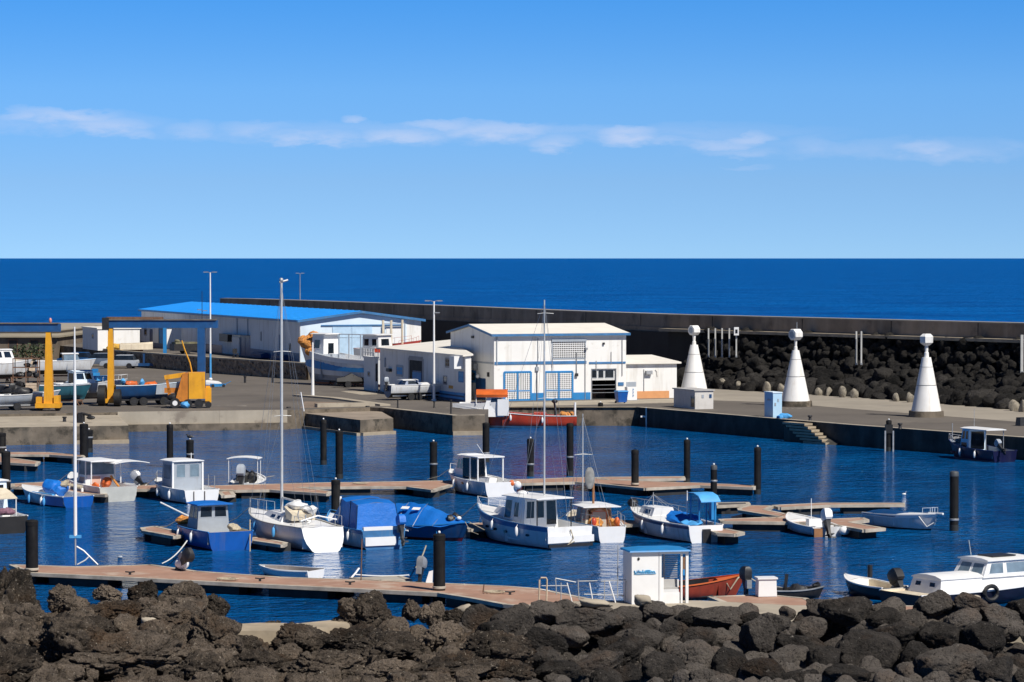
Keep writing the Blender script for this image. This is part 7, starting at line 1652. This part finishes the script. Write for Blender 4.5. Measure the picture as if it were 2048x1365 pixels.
def car(label, b, rz, mt):
    t = thing('parked_car', label, 'car', b, rz, 'cars parked at the back of the yard')
    m = MB(); m.loft([[(-.82, y, .28), (.82, y, .28), (.86, y, z * .7), (.80, y, z), (-.80, y, z), (-.86, y, z * .7)] for y, z in ((-2.0, .75), (-1.9, .92), (1.0, .92), (1.9, .78), (2.05, .6))]); m.build('body', mt, t, ang=30)
    m = MB(); m.loft([[(-.78, -1.8, .9), (.78, -1.8, .9), (.78, 1.0, .9), (-.78, 1.0, .9)], [(-.62, -1.4, 1.42), (.62, -1.4, 1.42), (.62, .3, 1.42), (-.62, .3, 1.42)]]); m.build('window', glass, t, smooth=False)
    m = MB(); m.loft([[(-.64, -1.42, 1.421), (.64, -1.42, 1.421), (.64, .32, 1.421), (-.64, .32, 1.421)], [(-.58, -1.3, 1.48), (.58, -1.3, 1.48), (.58, .2, 1.48), (-.58, .2, 1.48)]]); m.build('roof', mt, t, smooth=False)
    for sx in (-.82, .82):
        for y in (-1.25, 1.3): wheel(t, (sx, y, .3), .3, .2, 0)
    return t
car('dark blue car parked left of the white shed', P(152, 731, QZ), R(75), blued); car('grey blue car parked in front of the terrace wall below the white shed', P(196, 733, QZ), R(80), mat('grey_car', (.12, .15, .2), .35)); car('silver car parked at the foot of the terrace wall near the blue frame', P(240, 737, QZ), R(82), mat('silver_car', (.35, .38, .42), .3))
# gear on the terrace
t = thing('fish_trailer', 'dark trailer with crates on the terrace in front of the cold store', 'trailer', P(370, 708, TZ), R(-65)); m = MB(); m.box(-.8, .8, -1.5, 1.5, .35, 1.1); m.build('box', darkm, t, smooth=False); m = MB(); m.box(-.7, .7, -1.3, 1.3, 1.101, 1.3); m.ell((0, -.9, 1.4), (.4, .3, .2), 8, 6); m.build('crates', mat('khaki_gear', (.16, .15, .09), .9, var=.4), t, smooth=False); wheel(t, (-.85, 0, .3), .3, .2); wheel(t, (.85, 0, .3), .3, .2)
t = thing('yellow_netting', 'yellow and orange netting on the terrace below the white shed', 'nets', P(240, 702, TZ)); m = MB(); m.ell((0, 0, .35), (1.6, .8, .45), 14, 8); m.ell((1.8, .2, .25), (.9, .6, .3), 12, 7); m.build('net_pile', mat('yellow_net', (.62, .36, .06), .9, var=.4, ns=4, bump=1, bs=9, bd=.06), t)
t = thing('covered_boat', 'small pale boat hull lying on the terrace in front of the hut', 'boat', P(268, 703, TZ), R(-80)); m = MB(); m.loft([[(-w, y, .2), (-w, y, h), (0, y, h + .2), (w, y, h), (w, y, .2)] for y, w, h in ((-1.6, .7, .7), (0, .8, .75), (1.3, .5, .8), (2.1, .03, .85))]); m.build('hull', cream, t); m = MB(); m.box(-.3, .3, -1.2, 1, 0, .19); m.build('chock', wood, t, smooth=False)
t = thing('plastic_chair', 'dark chair beside the blue warehouse door', 'chair', P(471, 716, TZ), RZ); m = MB(); m.box(-.25, .25, -.25, .25, .42, .47); m.build('seat', darkm, t, smooth=False); m = MB(); m.box(-.25, .25, .22, .27, .48, .95); m.build('backrest', darkm, t, smooth=False)
for sx in (-.22, .22):
    for sy in (-.22, .22): m = MB(); m.box(sx - .03, sx + .03, sy - .03, sy + .03, 0, .419); m.build('leg', darkm, t, smooth=False)
for i, (px, py, lab) in enumerate(((520, 716.5, 'dark covered skiff lying along the warehouse wall'), (560, 721, 'second dark skiff lying along the warehouse wall near its corner'))):
    t = thing('covered_skiff', lab, 'boat', P(px, py, TZ), R(20) * 1 + .0 + R(0)); t.rotation_euler = (0, 0, RZ); m = MB(); m.loft([[(-w, y, .05), (-w * 1.1, y, .45), (0, y, .62), (w * 1.1, y, .45), (w, y, .05)] for y, w in ((-2.2, .5), (-.5, .65), (1.2, .5), (2.4, .04))]); m.build('hull', blued, t)
# winch gear on the lower slip
t = thing('slip_winch', 'dark rusty winch and bollard on the lower slip behind the black piling', 'winch', P(160, 846, 1.3), R(-20)); m = MB(); m.lathe([(.20, 0), (.18, .15), (.12, .5), (.2, .62), (.2, .72)], 12, (-.3, 0, 0)); m.build('bollard', rusty, t); m = MB(); m.box(-.1, .3, -.2, .2, 0, .75); m.tube([(.1, 0, .7), (.9, 0, .55)], .1, 6); m.ell((.9, 0, .4), (.35, .2, .15), 8, 6); m.build('winch_body', darkm, t, smooth=False)
t = thing('small_bollard', 'short dark bollard on the lower slip left of the winch', 'bollard', P(129, 844, 1.3)); m = MB(); m.lathe([(.14, 0), (.11, .25), (.17, .3), (.17, .38)], 10); m.build('bollard', darkm, t)
for px, lab in ((577, 'small black mooring cleat at the left end of the pier block'), (735, 'black mooring cleat on the back of the pier block'), (1800, 'dark mooring bollard on the outer quay left of the navy boat'), (1620, 'small mooring bollard on the outer quay right of the steps')):
    p = P(px, {577: 824, 735: 822, 1800: 858, 1620: 842}[px], QZ if px > 1000 else 1.2)
    t = thing('mooring_bollard', lab, 'bollard', p); m = MB(); m.lathe([(.15, 0), (.11, .1), (.1, .25), (.18, .32), (.16, .4)], 12); m.build('bollard', darkm, t)
t = thing('mooring_block', 'dark square block on the outer quay at the right edge', 'block', P(2044, 852, QZ), RZ); m = MB(); m.loft([[(-.35, -.35, 0), (.35, -.35, 0), (.35, .35, 0), (-.35, .35, 0)], [(-.3, -.3, .6), (.3, -.3, .6), (.3, .3, .6), (-.3, .3, .6)]]); m.build('block', darkm, t, smooth=False)

# assorted gear crowding the left corner
def drum(px, py, lab, mt):
    t = thing('oil_drum', lab, 'drum', P(px, py, QZ)); m = MB(); m.lathe([(.29, 0), (.29, .28), (.31, .30), (.29, .32), (.29, .58), (.31, .6), (.29, .62), (.29, .88)], 14); m.build('drum', mt, t)
drum(118, 800, 'rusty oil drum just right of the left hoist leg', rusty); drum(14, 758, 'blue oil drum below the storehouse doorway', bluep); drum(196, 790, 'dark oil drum left of the second hoist wheel', darkm)
def pile_of(px, py, lab, name, cat, n, sz, mts, seed, sp=(1.2, .7)):
    t = thing(name, lab, cat, P(px, py, QZ)); r_ = random.Random(seed)
    for k in range(n):
        a = r_.uniform(0, 3.1); m = MB(); m.cbox((r_.uniform(-sp[0], sp[0]), r_.uniform(-sp[1], sp[1]), sz[2] / 2 + (k // 3) * sz[2] * 1.02), (sz[0] * r_.uniform(.8, 1.1), sz[1], sz[2] * .96), a); m.build('crate', r_.choice(mts), t, smooth=False)
pile_of(40, 742, 'stack of mixed fish crates left of the dark bush', 'crate_pile', 'crates', 9, (.8, .5, .35), [bluep, woodl, greyp], 3)
pile_of(108, 745, 'low stack of pale crates behind the yellow hoist leg', 'crate_pile', 'crates', 7, (.9, .5, .4), [cream, woodl, darkm], 5)
pile_of(170, 752, 'scattered blue and grey crates near the parked cars', 'crate_pile', 'crates', 6, (.8, .5, .35), [bluep, greyp, walll], 8)
for px, py, lab, rz, mt_, L_ in ((20, 730, 'upturned pale skiff below the old storehouse', 70, cream, 4.2), (128, 738, 'upturned dark blue skiff right of the bush', 80, blued, 3.8), (165, 772, 'small grey skiff lying beside the propped cabin boat', 75, greyp, 3.4), (-10, 785, 'black covered skiff at the left edge of the yard', 65, black, 4.4)):
    t = thing('skiff', lab, 'skiff', P(px, py, QZ), R(rz)); m = MB(); m.loft([[(-w, y, .02), (-w * .9, y, h * .7), (0, y, h), (w * .9, y, h * .7), (w, y, .02)] for y, w, h in ((-L_ * .45, .65, .55), (-L_ * .1, .8, .68), (L_ * .25, .6, .6), (L_ * .5, .04, .4))]); m.build('hull', mt_, t)
    m = MB(); m.box(-.03, .03, -L_ * .45, L_ * .35, .58, .74); m.build('keel', greym, t, smooth=False)
for px, lab in ((545, 'short dark post on the apron in front of the right end of the retaining wall'), (490, 'short dark post on the apron in front of the warehouse door')):
    t = thing('small_post', lab, 'post', P(px, 766, QZ)); m = MB(); m.lathe([(.12, 0), (.1, .5), (.14, .55), (.14, .7)], 8); m.build('post', darkm, t)

# ================================================================== foreground lava rocks
def interp(tab, x):
    if x <= tab[0][0]: return tab[0][1]
    for (a, b), (c, d) in zip(tab, tab[1:]):
        if x <= c: return lerp(b, d, (x - a) / (c - a))
    return tab[-1][1]
YT = [(-200, 1195), (0, 1200), (60, 1205), (100, 1215), (150, 1205), (200, 1200), (250, 1215), (300, 1200), (350, 1205), (400, 1200), (440, 1228), (470, 1262), (560, 1266), (650, 1262), (700, 1248), (770, 1250), (830, 1262), (900, 1250), (960, 1240), (1060, 1232), (1300, 1232), (2300, 1232)]
DC = 99.0
def crest_z(px): return CAM_H - (interp(YT, px) - 517) * DC / 6000
def shore_z(x, y):
    """mean height of the lava bank"""
    px = 1024 + 6000 * x / y
    cz = crest_z(px)
    if y > DC: return cz - (y - DC) * .42 - .1
    k = (DC - y) / 14.0
    lo = lerp(1.25, .85, sm((px - 950) / 250))
    if px > 1000:      # piled boulder wall on the right: steeper
        cz = lerp(cz, CAM_H - (interp(YT, px) + 8 - 517) * 97 / 6000, sm((px - 1000) / 150))
    z = lerp(cz, lo, sm(min(k * lerp(1.0, 2.5, sm((px - 1000) / 150)), 1)))
    return z
nx, ny = 700, 460
xs = np.linspace(-22, 24, nx); ys = np.linspace(76, 108, ny)
X_, Y_ = np.meshgrid(xs, ys, indexing='ij')
Z_ = np.zeros_like(X_)
cols = {}
px_ = 1024 + 6000 * X_ / Y_
yt = np.interp(px_, [a for a, b in YT], [b for a, b in YT])
cz = CAM_H - (yt - 517) * DC / 6000
def nsm(t): t = np.clip(t, 0, 1); return t * t * (3 - 2 * t)
rt = nsm((px_ - 1000) / 150)
cz2 = cz * (1 - rt) + (CAM_H - (yt + 8 - 517) * 97 / 6000) * rt
lo = 1.25 + (.85 - 1.25) * nsm((px_ - 950) / 250)
k = np.clip((DC - Y_) / 14.0 * (1 + 1.5 * rt), 0, 1)
Z_ = np.where(Y_ > DC, cz - (Y_ - DC) * .42 - .1, cz2 + (lo - cz2) * nsm(k))
pp = np.stack([X_.ravel(), Y_.ravel(), np.zeros(X_.size)], 1)
big = ridg(pp * .42 + 5, 4, .55).reshape(X_.shape); med = ridg(pp * 1.3 + 31, 4, .6).reshape(X_.shape); fin = fbm(pp * 4.2 + 3, 4, .6).reshape(X_.shape)
amp = np.where(px_ < 1050, 1.25, .45) * np.clip((110 - Y_) / 8, .2, 1)
bl1 = blocks(pp * .85 + 3, 5, .45).reshape(X_.shape); bl2 = blocks(pp * 2.3 + 9, 11, .4).reshape(X_.shape)
Z_ = Z_ + amp * (.22 * big + .08 * med + .06 * fin + .34 * bl1 + .13 * bl2) - .30 - .80 * rt
vs = np.stack([X_.ravel(), Y_.ravel(), Z_.ravel()], 1)
ii = np.arange(nx * ny).reshape(nx, ny)
fs = np.stack([ii[:-1, :-1].ravel(), ii[1:, :-1].ravel(), ii[1:, 1:].ravel(), ii[:-1, 1:].ravel()], 1)
me = bpy.data.meshes.new('lava_shore'); me.from_pydata(vs.tolist(), [], fs.tolist()); me.materials.append(lavab); me.materials.append(lava)
pf = px_[:-1, :-1].ravel() + 60 * np.sin(Y_[:-1, :-1].ravel() * 1.7); me.polygons.foreach_set('material_index', (pf > 1010).astype(int).tolist())
me.polygons.foreach_set('use_smooth', [True] * len(me.polygons)); me.update()
o = bpy.data.objects.new('lava_shore', me); COL.objects.link(o); struct(o)
# ground carrying on below the frame towards the viewpoint
m = MB(); m.add([(-60, 76.2, .9), (60, 76.2, .9), (60, 20, 3), (-60, 20, 3), (60, -30, 11.5), (-60, -30, 11.5)], [(0, 3, 2, 1), (3, 5, 4, 2)]); struct(m.build('bank', lavab, smooth=False))
m = MB(); m.add([(-60, 76.2, .9), (-22, 76.2, .9), (-22, 104, 1.5), (-60, 108, 1.2), (-22, 112, -1), (-60, 116, -1)], [(0, 1, 2, 3), (3, 2, 4, 5)]); m.add([(24, 76.2, .9), (60, 76.2, .9), (60, 104, 1.2), (24, 104, 1.2)], [(0, 1, 2, 3)]); struct(m.build('bank', lavab, smooth=False))
slab = [P(462, 1250, 1.5), P(520, 1247, 1.5), P(600, 1248, 1.5), P(690, 1239, 1.5), P(700, 1252, 1.5), P(600, 1262, 1.5), P(465, 1264, 1.5)]
m = MB(); m.prism([xy(p) for p in slab], 1.0, 1.52); struct(m.build('shore_slab', conct, smooth=False))

rn = random.Random(21)
NEAR_T = [rock_mesh('boulder', 500 + i, 4, 9, .10, lava, jag=.06) for i in range(4)]
NEAR_B = [rock_mesh('boulder', 520 + i, 4, 8, .12, lavab, jag=.20) for i in range(5)]
def fit_rock(px, py, w, h, kind, label, tilt=0, grp=None, dz=.0, scale=1.0):
    """a boulder resting on the bank where it is seen"""
    best = None
    for q in range(260):
        d = 82 + q * .08; p = PD(px, py, d); e = abs(p.z - (shore_z(p.x, d) + h / 2 * d / 6000 * .35 + dz - .2))
        if best is None or e < best[0]: best = (e, p, d)
    p, d = best[1], best[2]
    s = d / 6000 / 2 * scale
    lib = ROCK_N if kind == 'n' else ROCK_B
    me = rn.choice(lib)
    o = rock(me, 'boulder', p, (w * s * 1.10, (w + h) / 2 * s * 1.0, h * s * 1.18), (tilt, rn.uniform(-.25, .25), rn.choice((0, math.pi)) + rn.uniform(-.35, .35)), label, 'boulder', grp)
    return o
def side(px): return 'left' if px < 500 else 'middle' if px < 1000 else 'right'
LEFT = [(18, 1232, 140, 168, 'b', 'huge dark lava boulder at the left edge, tallest of all'), (18, 1342, 150, 90, 'b', 'rounded boulder in the bottom left corner'),
 (150, 1300, 190, 130, 'b', 'sloping grey slab between the huge left boulder and the dark hollow'), (123, 1200, 55, 50, 'b', 'small dark rock at the water right of the huge boulder'), (212, 1190, 55, 40, 'b', 'reddish little rock at the water edge on the left'),
 (292, 1192, 66, 55, 'b', 'knobbly rock on the left crest, left of the twin knobs'), (372, 1200, 95, 62, 'b', 'broad rock on the left crest below the outboard motor'), (432, 1215, 50, 45, 'b', 'sloping end rock of the left crest'),
 (235, 1235, 150, 60, 'b', 'long pitted rock below the left crest'), (340, 1245, 120, 60, 'b', 'grey hump in the middle of the left lava mass'), (420, 1280, 110, 110, 'b', 'steep dark rock face at the right end of the left mass'),
 (270, 1320, 260, 95, 'b', 'big smooth sloping slab at the bottom left'), (395, 1345, 120, 70, 'b', 'dark rock at the bottom below the steep face'), (190, 1262, 80, 50, 'b', 'lumpy brown rock left of centre in the lava mass'),
 (305, 1262, 60, 40, 'b', 'small rock with yellowish lichen in the lava mass'), (480, 1305, 80, 60, 'b', 'brown rock right of the steep dark face'), (545, 1262, 60, 40, 'b', 'small brown rocks in front of the pale slab'),
 (520, 1340, 140, 70, 'b', 'rounded brown rock at the bottom beside the slab'), (600, 1290, 130, 70, 'b', 'low craggy rock right of the pale slab'), (700, 1222, 60, 50, 'b', 'left knob of the double rock on the middle crest'), (740, 1232, 95, 85, 'b', 'right larger knob of the double rock on the middle crest'),
 (640, 1340, 160, 80, 'b', 'wide brown boulder in the bottom middle left'), (700, 1290, 120, 60, 'b', 'flat pitted rock below the double rock'), (820, 1222, 34, 46, 'b', 'small upright dark stone on the middle crest'), (850, 1228, 30, 30, 'b', 'tiny pale stone on the middle crest'), (872, 1232, 38, 50, 'b', 'dark pointed stone on the middle crest'),
 (905, 1240, 60, 45, 'b', 'dark rock on the crest left of the white chip'), (775, 1305, 170, 75, 'b', 'big light brown rock overhanging the black hollow'), (880, 1285, 110, 70, 'b', 'rock right above the black hollow'), (760, 1350, 130, 50, 'b', 'row of rounded stones at the bottom below the hollow'), (900, 1345, 180, 70, 'b', 'pale pitted slab at the bottom middle'),
 (985, 1310, 150, 80, 'b', 'light brown pitted outcrop left of the stacked boulders'), (1020, 1350, 120, 50, 'b', 'low brown rock at the bottom below the pitted outcrop')]
RIGHT = [(965, 1240, 75, 60), (1025, 1245, 72, 62), (985, 1275, 62, 55), (1004, 1280, 30, 40), (1088, 1284, 82, 46), (1155, 1286, 60, 60), (1218, 1272, 72, 42), (1290, 1282, 78, 52), (1245, 1308, 88, 66), (1100, 1232, 110, 44), (1180, 1240, 112, 46), (1250, 1236, 66, 36), (1288, 1252, 48, 36), (1345, 1266, 58, 48), (1312, 1226, 60, 34),
 (1384, 1236, 60, 36), (1090, 1318, 62, 42), (1120, 1345, 90, 46), (1190, 1336, 115, 62), (1250, 1350, 50, 38), (1328, 1338, 78, 62), (1392, 1318, 88, 62), (1350, 1308, 40, 36), (1400, 1276, 62, 42), (1455, 1272, 52, 48), (1440, 1238, 110, 40), (1515, 1284, 68, 74), (1462, 1332, 66, 66), (1545, 1247, 60, 42), (1500, 1240, 50, 34), (1622, 1250, 94, 56), (1600, 1290, 98, 38), (1578, 1322, 82, 62), (1650, 1326, 66, 72), (1676, 1292, 52, 34), (1700, 1222, 112, 50), (1712, 1246, 84, 52),
 (1740, 1306, 118, 86), (1790, 1272, 92, 56), (1640, 1216, 60, 34), (1830, 1244, 112, 48), (1866, 1208, 66, 46), (1942, 1208, 62, 36), (1885, 1276, 84, 62), (1962, 1284, 84, 64), (1905, 1330, 124, 74), (1995, 1345, 84, 54), (2032, 1302, 56, 62), (2000, 1236, 92, 46), (2042, 1222, 56, 38), (1920, 1242, 72, 44), (1834, 1318, 66, 60), (1530, 1346, 82, 48), (1410, 1356, 60, 34), (1768, 1238, 60, 40), (1960, 1322, 50, 40), (1700, 1352, 92, 40), (1600, 1356, 70, 34)]
for (px, py, w, h, k_, lab) in LEFT: fit_rock(px, py, w, h, k_, lab, scale=.88)
SHAPES = ['broad', 'blocky', 'rounded', 'flat', 'upright']
def where(px, py):
    anchor = [(990, 'right of the middle crest'), (1100, 'below the bent railing'), (1210, 'left of the kiosk'), (1330, 'below the kiosk'), (1450, 'below the reddish dinghy'), (1560, 'below the white box'), (1670, 'below the brown ramp planks'), (1790, 'below the launch stern'), (1900, 'below the launch cabin'), (2040, 'below the launch wheelhouse')]
    a = min(anchor, key=lambda q: abs(q[0] - px))[1]
    row = 'crest row' if py < 1256 else 'second row' if py < 1300 else 'bottom row'
    return a, row
used = {}
for (px, py, w, h) in RIGHT:
    a, row = where(px, py); sh_ = 'flat' if w > 1.9 * h else 'upright' if h > w * 1.04 else 'small' if w < 52 else 'blocky' if w < 75 else 'broad'
    lab = '%s black boulder %s, %s' % (sh_, a, row)
    k_ = used.get(lab, 0); used[lab] = k_ + 1
    if k_: lab = '%s black boulder %s, %s, further right' % (sh_, a, row) if k_ == 1 else '%s black boulder %s, %s, furthest right' % (sh_, a, row)
    fit_rock(px, py, w, h, 'n', lab, grp='stacked boulders of the shore wall', scale=.98, dz=-.06)
# the boulders that fill between, in the wall
def to_item(o):
    r_ = (o.data, tuple(o.location), tuple(o.scale), tuple(o.rotation_euler)); bpy.data.objects.remove(o); return r_
fill = []
for _ in range(330):
    px = rn.uniform(930, 2150); py = rn.uniform(1224, 1400); w = rn.uniform(30, 62)
    if _ > 52: rn_lib = ROCK_N
    a_, row = where(px, py)
    o = fit_rock(px, py, w, w * rn.uniform(.65, .95), 'n', 'filler boulder wedged between larger ones %s, %s' % (a_, row), grp='filler boulders of the shore wall', dz=-.3)
    o.location.y += .5
    if _ > 52: o.data = NEAR_T[_ % 4]; fill.append(to_item(o))
join_rocks('wall_filling', fill, lava, 'dark basalt stones filling the gaps deep in the shore wall')
fill = []
for _ in range(260):
    px = rn.uniform(-150, 1040); py = rn.uniform(1205, 1400); w = rn.uniform(14, 60)
    if interp(YT, px) + 4 > py: continue
    o = fit_rock(px, py, w, w * rn.uniform(.55, .9), 'b', 'x', dz=-.05); o.data = NEAR_B[_ % 5]; fill.append(to_item(o))
join_rocks('lava_rubble', fill, lavab, 'broken brown lava rubble lying among the larger rocks on the left bank')
# pale chips
for px, py, lab in ((930, 1236, 'white chip of plaster lying between dark boulders'), (1190, 1222, 'long pale plank fragment on the crest left of the kiosk'), (1285, 1216, 'white rubble below the kiosk'), (300, 1262, 'round yellowish stone in the left lava mass'), (1945, 1216, 'white broken stone below the launch')):
    o = fit_rock(px, py, 34 if 'plank' not in lab else 60, 16 if 'plank' in lab else 22, 'n', lab); o.data = ROCK_F[2].copy(); o.data.materials[0] = concl; o.name = 'pale_stone'; o.location.z += .25; o['category'] = 'stone'
